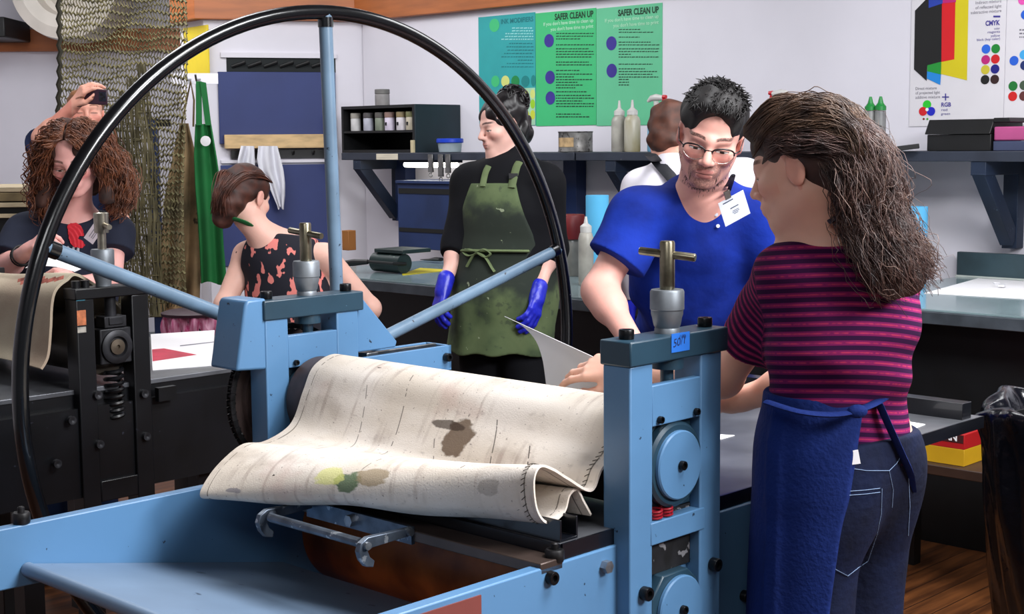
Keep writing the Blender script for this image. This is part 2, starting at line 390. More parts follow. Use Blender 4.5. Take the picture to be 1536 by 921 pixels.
# bed
BZ = .912
bed = obj('press_bed', MB().box(-.135, 1.40, .040, .945, .886, BZ), [m_bed], press, bevel=.002)
obj('bed_edge', MB().box(-.134, 1.40, .036, .0405, .884, .9125).box(-.139, -.1345, .04, .945, .885, .9122), m_beddk, bed)
def channel(u0, u1, va, vb, z, h, t):
    b = MB(); poly = [(u0, z), (u1, z), (u1, z+h), (u1-t, z+h), (u1-t, z+t), (u0+t, z+t), (u0+t, z+h), (u0, z+h)]
    return obj('end_stop_channel', b.prism(poly, va, vb), m_beddk, bed, bevel=.0008)
channel(-.130, -.085, .045, .70, BZ+.0004, .038, .004)
obj('end_stop_channel', MB().prism([(1.315, BZ), (1.36, BZ), (1.36, BZ+.04), (1.315, BZ+.04)], .05, .78), m_beddk, bed, bevel=.001)
obj('bed_end_bar', MB().box(-.195, -.14, .03, .66, .873, .893), M('brown_steel', (84, 70, 64), .4, .5, var=.2), bed, bevel=.002)
# catch frame on the bed end
m_catch = M('worn_catch_steel', (98, 108, 122), .38, .7, var=.2, scale=30, speck=(160, 165, 172), spamt=.62)
ct = obj('catch_frame', MB().tube([(-.20, .635, .895), (-.29, .625, .895), (-.315, .60, .895), (-.315, .345, .895)], .0085, 10).box(-.20, -.192, .34, .64, .868, .900), m_catch, bed)
def claw(v):
    pr = [(-.205, .903), (-.31, .906), (-.326, .898), (-.331, .884), (-.326, .868), (-.315, .855), (-.299, .851), (-.296, .862), (-.306, .870), (-.311, .882), (-.300, .886), (-.205, .889)]
    c = obj('claw', MB().prism(pr[::-1], v-.006, v+.006), m_catch, ct, bevel=.0012)
claw(.335); claw(.622)
for (u, v, z, ax) in ((-.315, .322, .893, (0, -1, 0)), (-.215, .322, .897, (0, -1, 0))):
    obj('bolt', MB().cyl((u, v+.008, z), (u, v, z), .007, n=16), m_hex, ct)
obj('bolt', MB().tube([(-.20, .50, .886), (-.214, .50, .886)], .0115, 6), m_hex, ct)
# tray
ta = A(-.625, .806); tb = A(-.045, .683)
tl = (tb-ta); tn = unit(A(-tl[1], tl[0]))*.004
b = MB().prism([tuple(ta), tuple(tb), tuple(tb+tn), tuple(ta+tn)], .060, .930)
tr = obj('drip_tray', b, m_tray, press)
obj('rolled_edge', MB().tube([(ta[0]-.004, .058, ta[1]-.006), (ta[0]-.004, .930, ta[1]-.006)], .0135, 16), m_tray, tr)
# hand wheel, behind the far upright
WH = A(.37, 1.227, 1.052); WR = .845
wheel = obj('hand_wheel', MB().lathe([(.055, -.05), (.055, .05), (.03, .05), (.03, .075), (0, .075)], WH, (0, -1, 0), 32), m_spoke, press)
ring = [WH+WR*A(math.cos(t), 0, math.sin(t)) for t in np.linspace(0, 2*math.pi, 145)[:-1]]
obj('rim', MB().tube(ring, .0175, 14, closed=True), m_rim, wheel)
for t in (math.radians(91.5), math.radians(157.4), math.radians(15.7)):
    pass
for (px, py) in ((488, 28), (88, 378), (855, 365)):
    q = on_v(px, py, WH[1]); d = unit(A(q[0], WH[1], q[2])-WH)
    obj('spoke', MB().tube([WH+d*.04, WH+d*(WR-.005)], .0165, 14), m_spoke, wheel)
    obj('spoke_ferrule', MB().tube([WH+d*(WR-.035), WH+d*(WR-.012)], .0185, 14), m_rim, wheel)
obj('drive_shaft', MB().cyl((.37, 1.05, 1.052), (.37, 1.26, 1.052), .018), m_roll, press)
# chain sprocket and guard beside the far upright
spv = 1.115
teeth = []
for k in range(96):
    r = .150+(.007 if k % 2 else 0); t = 2*math.pi*k/96; teeth.append((.125+r*math.cos(t), 1.010+r*math.sin(t)))
obj('sprocket', MB().prism(teeth, spv-.006, spv+.006).lathe([(.05, 0), (.135, .0), (.130, .01), (.05, .02)], (.125, spv-.004, 1.010), (0, -1, 0), 48), m_roll, press)
b = MB()
for k in range(64):
    t = 2*math.pi*k/64; c = A(.125+.160*math.cos(t), spv, 1.010+.160*math.sin(t)); d = A(-math.sin(t), 0, math.cos(t))
    for s in (-1, 1): b.obox(c+A(0, s*.008, 0), d, (0, 1, 0), np.cross(d, A(0, 1, 0)), .0075, .0015, .006)
    b.tube([c-A(0, .009, 0), c+A(0, .009, 0)], .0048, 6)
obj('drive_chain', b, m_chain, press)
ga = on_v(371, 445, 1.03)[0]; gb = on_v(355, 557, 1.03); vb_ = on_u(331, 462, ga)[1]
g = [(ga+.05, 1.248), (ga, 1.248), (ga-.006, 1.238), (gb[0], gb[2]), (ga+.05, gb[2]-.006)]
obj('chain_guard', MB().prism(g[::-1], 1.030, vb_), m_blue, press, bevel=.006, bseg=3)
g = [(.264, 1.235), (.285, 1.230), (.395, 1.112), (.390, 1.098), (.264, 1.098)]
obj('gusset', MB().prism(g, 1.040, 1.075), m_blue, press, bevel=.003)
b = MB().box(.264, .555, 1.020, 1.030, 1.030, 1.088).box(.264, .555, 1.100, 1.110, 1.030, 1.088).box(.545, .555, 1.020, 1.110, 1.030, 1.088).box(.264, .555, 1.02, 1.11, 1.026, 1.034)
arm = obj('hub_support', b, m_blue, press, bevel=.0015)
obj('slide_rail', MB().box(.31, .54, 1.058, 1.070, 1.068, 1.090).box(.30, .335, 1.04, 1.085, 1.05, 1.093), m_steel, arm, bevel=.001)
bolt((.535, 1.020, 1.060), (0, -1, 0), .0105, .016, arm)
# taped note on the near cap
q0 = on_v(1007, 502, -.0045); q1 = on_v(1034, 523, -.0045)
tp = obj('tape_label', MB().box(q0[0], q1[0], -.0052, -.0042, q1[2]-.002, q0[2]+.001), M('blue_tape', (30, 108, 205), .6, var=.05), press, label='blue tape with the handwritten mark 50/1')
b = MB(); put_text(b, '50/1', .021, (q0[0]+.004, -.0056, q1[2]+.007), (1, 0, .12), (.1, 0, 1)); put_text(b, '(100)', .009, (q0[0]+.022, -.0056, q0[2]-.009), (1, 0, 0), (0, 0, 1))
obj('handwriting', b, M('ink', (12, 20, 70), .6), tp, smooth=0)
# ------------------------------------------------------------------ felt blanket
def catmull(Q, n):
    Q = np.asarray(Q, float); m = len(Q); out = []
    ts = np.linspace(0, m-1, n)
    for t in ts:
        i = min(int(t), m-2); f = t-i
        p0, p1, p2, p3 = Q[max(i-1, 0)], Q[i], Q[i+1], Q[min(i+2, m-1)]
        out.append(.5*((2*p1)+(-p0+p2)*f+(2*p0-5*p1+4*p2-p3)*f*f+(-p0+3*p1-3*p2+p3)*f**3))
    return np.array(out)
R1 = .1015
def arcp(deg): return (.14+R1*math.cos(math.radians(deg)), 1.012+R1*math.sin(math.radians(deg)))
far = [(*arcp(-5), .965), (*arcp(40), .965), (*arcp(85), .965), (*arcp(125), .965), (*arcp(160), .960)]
for (px, py, v) in ((440, 628, .95), (425, 648, .93), (395, 664, .90), (360, 668, .87), (322, 698, .83), (301, 730, .81), (304, 746, .80)):
    q = on_v(px, py, v); far.append((q[0], q[2], v))
qb = far[-1]
far += [(qb[0]+.05, qb[1]-.004, .80), (qb[0]+.10, qb[1]+.012, .80), (qb[0]+.125, .935, .80), (qb[0]+.15, .950, .80), (qb[0]+.18, .935, .80), (qb[0]+.20, .918, .80)]
near = [(*arcp(-5), .068), (*arcp(40), .068), (*arcp(85), .068), (*arcp(125), .068), (*arcp(165), .068)]
for (px, py) in ((903, 705), (888, 736), (853, 718), (832, 705), (812, 700), (802, 722), (806, 765)):
    q = on_v(px, py, .066); near.append((q[0], q[2], .066))
for (px, py) in ((822, 784), (845, 768), (853, 742), (864, 734), (874, 752), (885, 772)):
    q = on_v(px, py, .075); near.append((q[0], max(q[2], .918), .075))
NT, NV = 150, 90
far = catmull(far, NT); near = catmull(near, NT)
G = np.zeros((NV, NT, 3)); ST = np.zeros((NV, NT, 3))
for i in range(NV):
    s = i/(NV-1)
    q = near*(1-s)+far*s
    w = math.sin(math.pi*s)
    tt = np.arange(NT)/(NT-1)
    sag = np.exp(-((tt-.33)/.06)**2)*.010*w
    wob = .004*np.sin(s*9+tt*5)*np.clip((tt-.25)*4, 0, 1)
    rip = np.where(tt > .62, .004*np.sin(s*14)*w, 0)
    G[i, :, 0] = q[:, 0]-wob; G[i, :, 1] = q[:, 2]+.006*np.sin(tt*20)*(1 if s > .97 else 0); G[i, :, 2] = q[:, 1]-sag+wob*.4+rip
    ST[i, :, 0] = s; ST[i, :, 1] = tt
def canvas_mat(name, base=(226, 217, 208), patches=()):
    m, nt, b = newmat(name); s, t, _, vec, _ = xattr(nt, 'st')
    L = nt.links.new
    n1 = xnoise(nt, vec, 3.5, 5, (1, 2.2, 1)); n2 = xnoise(nt, vec, 30, 6, (1, 1.6, 1)); n3 = xnoise(nt, vec, 9, 4, (.6, 1.2, 1)); n4 = xnoise(nt, vec, 42, 3, (.35, 1.6, 1))
    c = mixc(nt, n1.soft(.30, .66), lin(base), lin((208, 196, 182)))
    c = mixc(nt, n3.soft(.54, .72)*.45, c, lin((146, 130, 116)))
    c = mixc(nt, n2.soft(.60, .76)*.35, c, lin((120, 104, 100)))
    n5 = xnoise(nt, vec, 5, 6, (9, .9, 1)); n6 = xnoise(nt, vec, 3, 4, (1.5, 2.5, 1)); n7 = xnoise(nt, vec, 120, 2)
    c = mixc(nt, n5.soft(.50, .70)*n6.soft(.40, .60)*.55, c, lin((150, 132, 122)))
    c = mixc(nt, n6.soft(.56, .70)*.35, c, lin((196, 160, 150)))
    c = mixc(nt, n7.gt(.70)*.6, c, lin((110, 96, 90)))
    c = mixc(nt, n4.gt(.735), c, lin((58, 44, 40)))
    # crescent press marks
    for (s0, t0, k) in ((.18, .40, .9), (.30, .36, .8), (.46, .42, .7), (.62, .30, .7), (.74, .34, .6)):
        ln = (s-s0-(t-t0).sq()*1.8).abs().lt(.0016)*(t-t0).abs().lt(.14)*n2.gt(.47)
        c = mixc(nt, ln*k, c, lin((60, 52, 48)))
    for (s0, t0, a, bb, col, k) in patches:
        e = ((s-s0)/a).sq()+((t-t0)/bb).sq()+(n2-.5)*2.4+(n1-.5)*2
        c = mixc(nt, e.soft(1.15, .7)*k, c, lin(col))
    e = (s-.025).abs().lt(.0018).max((s-.975).abs().lt(.0018))*n2.gt(.42)
    c = mixc(nt, e*.75, c, lin((70, 62, 52)))
    L(c, b.inputs['Base Color']); b.inputs['Roughness'].default_value = .85; b.inputs['Specular IOR Level'].default_value = .2
    n = nt.nodes.new('ShaderNodeTexNoise'); n.inputs['Scale'].default_value = 300; tc = nt.nodes.new('ShaderNodeTexCoord'); L(tc.outputs['Object'], n.inputs[0])
    bp = nt.nodes.new('ShaderNodeBump'); bp.inputs['Strength'].default_value = .25; bp.inputs['Distance'].default_value = .002; L(n.outputs[0], bp.inputs['Height']); L(bp.outputs[0], b.inputs['Normal'])
    return m
def px_of(Pw):
    d = np.asarray(Pw)-CAM; c, s = math.cos(PITCH), math.sin(PITCH)
    x = d[..., 0]; y = d[..., 1]*c-d[..., 2]*s; z = d[..., 1]*s+d[..., 2]*c
    u = FPX*x/y; v = -FPX*z/y; cr, sr = math.cos(ROLL), math.sin(ROLL)
    return np.stack([768+u*cr-v*sr, 460.5+u*sr+v*cr], -1)
GW = C0+G[..., 0:1]*UU+G[..., 1:2]*VV+G[..., 2:3]*ZZ
GP = px_of(GW)
def st_at(px, py):
    d = np.hypot(GP[..., 0]-px, GP[..., 1]-py); d[:, int(NT*.70):] += 500
    i, j = np.unravel_index(d.argmin(), d.shape); return i/(NV-1), j/(NT-1)
pt_ = []
for (px, py, a, bb, col, k) in ((688, 662, .045, .045, (98, 78, 60), .9), (672, 640, .055, .010, (60, 46, 38), .8), (520, 722, .045, .030, (66, 96, 60), .85), (495, 718, .045, .030, (206, 206, 120), .7), (560, 716, .05, .028, (150, 132, 104), .8),
        (800, 640, .10, .10, (198, 182, 140), .6), (735, 730, .03, .02, (150, 140, 130), .5), (640, 600, .03, .03, (190, 150, 150), .3), (700, 590, .12, .02, (184, 180, 160), .5), (350, 735, .03, .012, (90, 90, 110), .6)):
    s0, t0 = st_at(px, py); pt_.append((s0, t0, a, bb, col, k))
m_canvas = canvas_mat('stained_canvas', patches=pt_)
mb = MB().sheet(G, .0045)
st = np.concatenate([ST.reshape(-1, 3)]*2)
felt = obj('press_blanket', mb, m_canvas, O=(0, .5, BZ), smooth=60, label='cream felt blanket, ink-stained, thrown back over the roller of the blue press', cat='press blanket', attrs={'st': st})
felt.modifiers.new('sub', 'SUBSURF').render_levels = 1
# stitched hem threads along the near edge of the blanket
hem = [G[1, j]+A(0, 0, .0) for j in range(8, 110)]
b = MB()
for j in range(20, 112, 2):
    p = G[2, j]; q = G[3, j+1]; nrm_ = unit(np.cross(G[3, j]-G[2, j], G[2, j+1]-G[2, j]))
    b.tube([p+nrm_*.0032, (p+q)/2+nrm_*.0038, q+nrm_*.0032], .0007, 4)
obj('hem_stitching', b, M('dark_thread', (70, 62, 50), .8), felt)
# ------------------------------------------------------------------ long wall: posters
m_ink = M('poster_ink', (16, 70, 60), .7); m_violet = M('poster_violet', (58, 46, 150), .7)
m_pale = M('poster_pale_ink', (170, 225, 190), .7); m_dk = M('poster_dark_ink', (20, 60, 40), .7)
PU = WU-.004
def pp(px, py, du=.0): return on_u(px, py, PU-du)
def text_fit(mb, txt, px0, px1, py, cap, du=.0012, py1=None, bold=0):
    a = pp(px0, py, du); c = pp(px1, py if py1 is None else py1, du); s = pp(px0, py-cap, du)
    size = (s[2]-a[2])/.69; v, f = text_geo(txt, size, bold)
    w = v[:, 0].max(); L = a[1]-c[1]
    put_text(mb, txt, size, a, (0, -1, (c[2]-a[2])/L*.0), (0, 0, 1), xs=L/w, bold=bold)
def lines(mb, px0, px1, py0, py1, step, cap, align='l', seed=0, du=.0012, fill=.95, mean=.75):
    r = random.Random(seed); y = py0
    while y < py1:
        ln = (px1-px0)*min(1, max(.25, r.gauss(mean, .2))); x0 = px0 if align == 'l' else px1-ln; x = x0
        while x < x0+ln-1:
            w = r.uniform(1.5, 5.5); a = pp(x, y, du); c = pp(min(x+w, x0+ln), y-cap, du)
            mb.add([(a[0], a[1], a[2]), (a[0], c[1], a[2]), (a[0], c[1], c[2]), (a[0], a[1], c[2])], [(0, 1, 2, 3)]); x += w+1.1
        y += step
def dot(mb, px, py, rpx, rpy=None, du=.0012):
    c = pp(px, py, du); rz = c[2]-pp(px, py+(rpy or rpx), du)[2]; rv = abs(pp(px+rpx, py, du)[1]-c[1])
    mb.disc(c, (-1, 0, 0), rv, rz, 28)
def poster(px0, px1, py0, py1, mats, label, z0=None):
    a = pp(px0, py0); c = pp(px1, py1)
    va, vc = pp(px0, 80)[1], pp(px1, 80)[1]
    b = MB().box(PU, WU-.0005, vc, va, c[2], a[2])
    return obj('poster', b, mats, O=(PU, (va+vc)/2, c[2]), smooth=0, label=label, cat='poster', group='clean-up posters on the long wall' if px0 < 1000 else 'colour theory posters on the long wall')
m_teal = M('teal_paper', (38, 158, 160), .6, var=.04); m_green = M('green_paper', (58, 184, 116), .6, var=.02); m_green2 = M('sage_green_paper', (96, 190, 144), .6, var=.02)
p1 = poster(718, 803, 26, 188, m_teal, 'teal poster with rows of green and yellow dots, left of the two green ones')
b = MB(); dot(b, 741.5, 38, 7.5, 10); obj('bright_dot', b, m_green, p1, smooth=0)
b = MB(); text_fit(b, 'INK MODIFIERS', 751, 800, 36, 7, bold=.001); lines(b, 752, 800, 66, 105, 5, 1.6, 'r', 4); obj('dark_print', b, M('teal_ink', (22, 118, 124), .7), p1, smooth=0)
b = MB(); lines(b, 752, 800, 43, 64, 4.2, 1.9, 'r', 5, mean=.9); obj('pale_print', b, M('pale_teal_ink', (150, 215, 215), .7), p1, smooth=0)
dots = [((58, 184, 116), [(743, 122)]), ((206, 214, 120), [(758, 122), (787, 141), (799, 141)]), ((16, 130, 66), [(773, 122)]), ((10, 124, 124), [(788, 122), (800, 121)]),
        ((150, 200, 40), [(788, 156), (799, 156), (774, 156)]), ((196, 206, 60), [(788, 172), (799, 172), (776, 172)])]
for col, pts in dots:
    md = M('dot_ink', col, .7, var=.02)
    for (x, y) in pts: b = MB(); dot(b, x, y, 6.2 if x < 795 else 3.6, 8.6 if y < 130 else 7); obj('colour_dot', b, md, p1, smooth=0)
b = MB(); a = pp(770, 133, .0008); c = pp(803, 187.5, .0008); b.box(a[0], PU, c[1], a[1], c[2], a[2]); obj('pale_dot_field', b, M('pale_yellow_paper', (170, 215, 180), .7), p1, smooth=0)
p2 = poster(803.6, 894, 20, 187.4, m_green, 'bright green SAFER CLEAN UP poster with three violet dots, in the middle')
b = MB(); text_fit(b, 'SAFER CLEAN UP', 832, 890, 30, 9, py1=27, bold=.0016)
for i, (y0, y1) in enumerate(((62, 66), (94, 100), (107, 109), (141, 142))): pass
obj('heading', b, m_dk, p2, smooth=0)
b = MB(); text_fit(b, "If you don't have time to clean up", 815, 890, 39, 5, bold=.0006); text_fit(b, "you don't have time to print", 826, 890, 46.5, 5, bold=.0006); obj('subheading', b, m_pale, p2, smooth=0)
b = MB()
for (a0, a1, s) in ((51, 60, 1), (68, 69, 2), (74, 90, 3), (94, 101, 4), (106.5, 108, 5), (112, 133, 6), (138.5, 140, 7), (144, 163, 8), (172, 180, 9)): lines(b, 834, 891, a0, a1, 4.1, 1.7, 'l', s, mean=.85)
obj('small_print', b, m_dk, p2, smooth=0)
for (x, y) in ((823.5, 61), (825, 116), (825.5, 147)): b = MB(); dot(b, x, y, 7.2, 10); obj('violet_dot', b, m_violet, p2, smooth=0)
p3 = poster(894.6, 993, 13, 187, m_green2, 'paler sage green SAFER CLEAN UP poster with two violet dots, on the right')
b = MB(); text_fit(b, 'SAFER CLEAN UP', 927, 988, 24, 9, py1=21, bold=.0016); obj('heading', b, m_dk, p3, smooth=0)
b = MB(); text_fit(b, "If you don't have time to clean up", 907, 988, 33.5, 5, bold=.0006); text_fit(b, "you don't have time to print", 920, 988, 41, 5, bold=.0006); obj('subheading', b, m_pale, p3, smooth=0)
b = MB()
for (a0, a1, s) in ((45, 50, 11), (56.5, 58, 12), (64, 69, 13), (74, 90, 14), (97, 98, 15), (104, 117, 16), (120, 131, 17)): lines(b, 928, 989, a0, a1, 4.1, 1.6, 'l', s, mean=.8 if s < 17 else .3)
obj('small_print', b, m_dk, p3, smooth=0)
for (x, y) in ((917, 65), (917.5, 106)): b = MB(); dot(b, x, y, 7.8, 10.5); obj('violet_dot', b, m_violet, p3, smooth=0)
# colour theory posters
m_pw = M('poster_white', (214, 211, 216), .6, var=.02)
p4 = poster(1366, 1507.5, -60, 187.5, m_pw, 'white CMYK and RGB colour mixing poster with a black, red and yellow block')
def poly4(pts, col, du, name):
    b = MB(); b.add([pp(x, y, du) for x, y in pts], [tuple(range(len(pts)))]); obj(name, b, M(name+'_ink', col, .6, var=.02), p4, smooth=0)
poly4([(1412, -40), (1453.5, -40), (1450.5, 120.5), (1391, 106), (1391, 60)], (206, 190, 6), .001, 'yellow_block')
poly4([(1412, -40), (1434, -40), (1431.5, 89), (1391, 97)], (206, 8, 22), .0014, 'red_block')
poly4([(1391, 96), (1412, 92.5), (1411.5, 112), (1391, 107)], (20, 140, 46), .0018, 'green_block')
poly4([(1390.5, 107), (1411.5, 111.5), (1410.5, 127.5), (1390.5, 118)], (20, 130, 210), .0018, 'cyan_block')
poly4([(1372.5, 16), (1392, -4), (1413, -2), (1412, 92.5), (1391, 98), (1390, 121.5), (1371, 104)], (5, 5, 7), .002, 'black_block')
poly4([(1393, -40), (1414, -40), (1414, 5), (1393, 12)], (26, 56, 160), .0024, 'blue_block')
poly4([(1414, -40), (1434, -40), (1434, 3), (1414, 5)], (180, 20, 110), .0024, 'magenta_block')
m_gt = M('grey_print', (120, 118, 130), .7); m_bt = M('violet_print', (70, 62, 150), .7)
b = MB()
for i, (t, x0) in enumerate((('Indirect mixture', 1463), ('of reflected light', 1463), ('subtractive mixture', 1456))): text_fit(b, t, x0, 1502, 6.5+i*7.4, 4.6)
for i, (t, x1) in enumerate((('Direct mixture', 1405), ('of projected light', 1410), ('additive mixture', 1410))): text_fit(b, t, 1373, x1, 135+i*6.6, 4.3)
obj('caption', b, m_gt, p4, smooth=0)
b = MB(); text_fit(b, 'CMYK', 1478, 1500, 38.5, 7, bold=.0012); text_fit(b, 'RGB', 1411.5, 1426.5, 160, 6, bold=.0008)
for (t, x0, y) in (('color', 1491, 44.5), ('magenta', 1481, 50), ('yellow', 1486, 55.5), ('black (key color)', 1465, 61.5)): text_fit(b, t, x0, 1500, y, 3.6)
for (t, x1, y) in (('red', 1421, 166.5), ('green', 1425, 172.5)): text_fit(b, t, 1411.5, x1, y, 3.6)
for pts in ([(1490, 23.4), (1500.5, 23.4), (1500.5, 26), (1490, 26)], [(1413, 144.6), (1423.5, 144.6), (1423.5, 146.4), (1413, 146.4)], [(1417.4, 140.2), (1419.2, 140.2), (1419.2, 150.8), (1417.4, 150.8)]):
    b.add([pp(x, y, .0015) for x, y in pts], [(0, 1, 2, 3)])
obj('violet_caption', b, m_bt, p4, smooth=0)
for (x, y, col) in ((1479, 73.5, (30, 96, 206)), (1493.5, 73, (10, 124, 40)), (1478.5, 89.5, (180, 22, 112)), (1493, 88.5, (196, 16, 24)), (1478, 104.5, (196, 182, 50)), (1492.5, 103.5, (16, 18, 120)), (1477.5, 119.5, (8, 8, 8)), (1492, 119, (44, 14, 16)),
                    (1390.5, 157, (30, 190, 40)), (1384.5, 167, (200, 16, 30)), (1396.5, 167, (20, 30, 180)), (1385.5, 178.5, (120, 20, 20)), (1391, 178.5, (70, 160, 50))):
    b = MB(); r = 6.6 if x > 1450 else 6.3 if y < 175 else 1.6; dot(b, x, y, r, r*1.06, .0013+(.0004 if (x, y) in ((1384.5, 167),) else .0008 if x == 1396.5 else 0)); obj('colour_dot', b, M('dot_ink', col, .7, var=.02), p4, smooth=0)
b = MB(); dot(b, 1390.5, 164.3, 2.4, 2.6, .0026); obj('white_overlap', b, m_white, p4, smooth=0)
p5 = poster(1508.6, 1655, -60, 187, m_pw, 'white colour poster at the right edge, cut by the frame')
for (x, y, col) in ((1521, 91, (30, 90, 200)), (1536, 82, (60, 160, 220)), (1537, 98, (20, 40, 100)), (1519.5, 129, (10, 110, 40)), (1519, 144.5, (196, 16, 20)), (1536, 128, (60, 80, 60)), (1535.5, 144, (90, 40, 40)), (1538, 22, (30, 90, 200)), (1534, 0, (220, 80, 170))):
    b = MB(); dot(b, x, y, 6.8, 7.2); obj('colour_dot', b, M('dot_ink', col, .7, var=.02), p5, smooth=0)
b = MB(); lines(b, 1529, 1560, 46, 60, 5.4, 2.4, 'l', 31); obj('caption', b, m_gt, p5, smooth=0)
# ------------------------------------------------------------------ shelves on the long wall
SZ = 1.530; SF = 4.05
m_shelf = M('shelf_paint', (44, 50, 64), .5, var=.15, scale=6, speck=(110, 110, 110), spamt=.73)
def shelf(v0, v1, label, brackets, posts):
    t = thing('wall_shelf', label, 'shelf', (WU, (v0+v1)/2, SZ))
    obj('board', MB().box(SF, WU-.002, v0, v1, SZ-.045, SZ), m_shelf, t, bevel=.003)
    for v in brackets:
        b = MB(); b.bar((SF+.03, v, SZ-.075), (WU-.075, v, 1.13), .075, .06, (0, 1, 0)); b.box(SF+.005, WU-.02, v-.035, v+.035, SZ-.105, SZ-.045)
        b.box(WU-.075, WU-.003, v-.035, v+.035, 1.09, SZ-.045)
        obj('bracket', b, m_dnavy, t, bevel=.002)
    for v in posts: obj('post', MB().box(WU-.09, WU-.003, v-.05, v+.05, 1.09, SZ-.045), m_navy, t, bevel=.002)
    return t
vL = on_u(512, 235, SF)[1]; vm = on_u(863, 222, SF)[1]; vR = on_u(1620, 230, SF)[1]
shelf(vm+.01, vL, 'dark wall shelf under the green posters, holding the cubby of jars', [on_u(531, 250, SF)[1]-.02], [on_u(616, 260, WU)[1], on_u(870, 280, WU)[1]])
shelf(vR, vm-.002, 'dark wall shelf behind the man, holding the bottles and boxes', [on_u(908, 255, SF)[1]-.03, on_u(1460, 250, SF)[1]-.02], [on_u(1600, 280, WU)[1]])
# cubby with jars
a0 = on_u(513, 225, SF+.02); a1 = on_u(622, 225, SF+.02); top = on_u(513, 160, SF+.02)[2]
cub = thing('cubby', 'black open cubby with a row of jars on the left end of the shelf', 'shelf unit', (4.25, (a0[1]+a1[1])/2, SZ))
m_teald = M('dark_teal_paint', (12, 34, 44), .6, var=.1); u0, u1 = SF+.02, WU-.004
b = MB(); t_ = .018
b.box(u0, u1, a1[1], a0[1], SZ+.0005, SZ+t_).box(u0, u1, a1[1], a0[1], top-t_, top).box(u0, u1, a1[1], a1[1]+t_, SZ+t_, top-t_).box(u0, u1, a0[1]-t_, a0[1], SZ+t_, top-t_).box(u1-.012, u1, a1[1]+t_, a0[1]-t_, SZ+t_, top-t_)
obj('carcass', b, [m_black], cub)
obj('end_panel', MB().box(u0, u1, a1[1]-.012, a1[1]-.0005, SZ+.0005, top), m_teald, cub, bevel=.001)
zs = on_u(560, 196, u0+.02)[2]
obj('inner_shelf', MB().box(u0+.002, u1-.012, a1[1]+t_, a0[1]-t_, zs-.014, zs), m_black, cub)
m_lidg = M('grey_jar_lid', (92, 90, 90), .5, .4, var=.2)
def jar(px, py_base, z, du, r, h, col, label, lidcol=None, name='ink_jar', mark=False):
    v = on_u(px, py_base, u0+du)[1]
    t = thing(name, label, 'jar', (u0+du, v, z+.0008), group='ink jars in the cubby')
    c = (u0+du, v, z+.0008)
    obj('jar_body', MB().lathe([(r*.96, 0), (r, .004), (r, h*.66), (r*.93, h*.70)], c, n=24), M('jar_plastic', col, .45, var=.12, scale=14), t)
    obj('lid', MB().lathe([(r*.98, h*.70), (r*1.02, h*.72), (r*1.02, h*.97), (r*.97, h), (0, h)], c, n=24), M('jar_lid', lidcol or (150, 146, 140), .5, var=.15), t)
    if mark: obj('label_mark', MB().obox((u0+du-r-.001, v+.0, z+h*.36), (0, 1, 0), (0, 0, 1), (1, 0, 0), .007, .010, .0012), m_black, t)
    return t
for i, (px, col, lid, lb, mk) in enumerate(((534, (200, 198, 198), (170, 165, 155), 'leftmost white jar in the cubby row', 0), (553, (176, 176, 190), (90, 86, 88), 'white jar with a grey lid, second from the left in the cubby', 0), (570.5, (120, 128, 112), (96, 92, 88), 'dull grey-green jar in the cubby, third from the left', 0),
        (585, (206, 196, 214), (150, 120, 110), 'pale lilac jar with a dark mark, fourth from the left', 1), (602.5, (206, 200, 206), (150, 132, 96), 'pale jar with a tan lid and dark mark, fifth from the left', 1), (617, (190, 180, 160), (130, 130, 90), 'rightmost jar of the cubby row, half behind the cubby side', 1))):
    jar(px, 195, zs, .06, .0325, .112, col, lb, lid, mark=bool(mk))
v_ = on_u(575, 160, u0+.07)[1]
jar(574, 176, top, .07, .046, .10, (150, 146, 146), 'grey smudged jar standing on top of the cubby', (110, 108, 106))
v_ = on_u(619, 224, SF+.01)[1]
tag(obj('label_stick', MB().box(SF+.003, SF+.018, v_-.014, v_+.012, SZ+.0005, SZ+.075), M('cream_card', (200, 186, 150), .7), O=(SF+.01, v_, SZ), bevel=.001), 'small cream wooden stick on the shelf edge below the cubby side', 'stick')
v0_ = on_u(565, 228, SF)[1]; v1_ = on_u(597, 228, SF)[1]
tag(obj('shelf_tag', MB().box(SF-.004, SF-.0005, v1_, v0_, SZ-.042, SZ-.006), M('cream_tag', (214, 204, 184), .6, stretch=(1, 1, 20)), O=(SF, v0_, SZ-.04), bevel=.0005), 'cream tape label stuck on the shelf edge under the jars', 'label')
# blue-lidded tub
c = on_u(673, 226, SF+.05); tb_ = thing('tub', 'clear plastic tub with a bright blue lid on the shelf', 'container', (SF+.09, c[1], SZ))
cc = (SF+.09, c[1]+.03, SZ+.0008)
obj('tub_body', MB().lathe([(.060, 0), (.066, .003), (.074, .060), (.07, .062)], cc, n=32), M('cloudy_plastic', (172, 186, 196), .3, var=.06, alpha=.75), tb_)
obj('lid', MB().lathe([(.078, .056), (.081, .060), (.081, .078), (.077, .082), (0, .083)], cc, n=32), M('blue_lid', (18, 60, 186), .4, var=.03), tb_)
# fluorescent lamp under the shelf
vA, vB = on_u(608, 241, 4.22)[1], on_u(685, 241, 4.22)[1]
fl = thing('fluorescent_lamp', 'lit fluorescent tube fixed under the left shelf', 'lamp', (4.22, vA, SZ-.05))
obj('tube', MB().cyl((4.22, vA, 1.455), (4.22, vB, 1.455), .016, n=16), M('lit_tube', (255, 252, 240), .5, var=0, emit=14), fl)
obj('lamp_housing', MB().box(4.19, 4.25, vB-.02, vA+.02, 1.468, 1.4848), m_dnavy, fl)
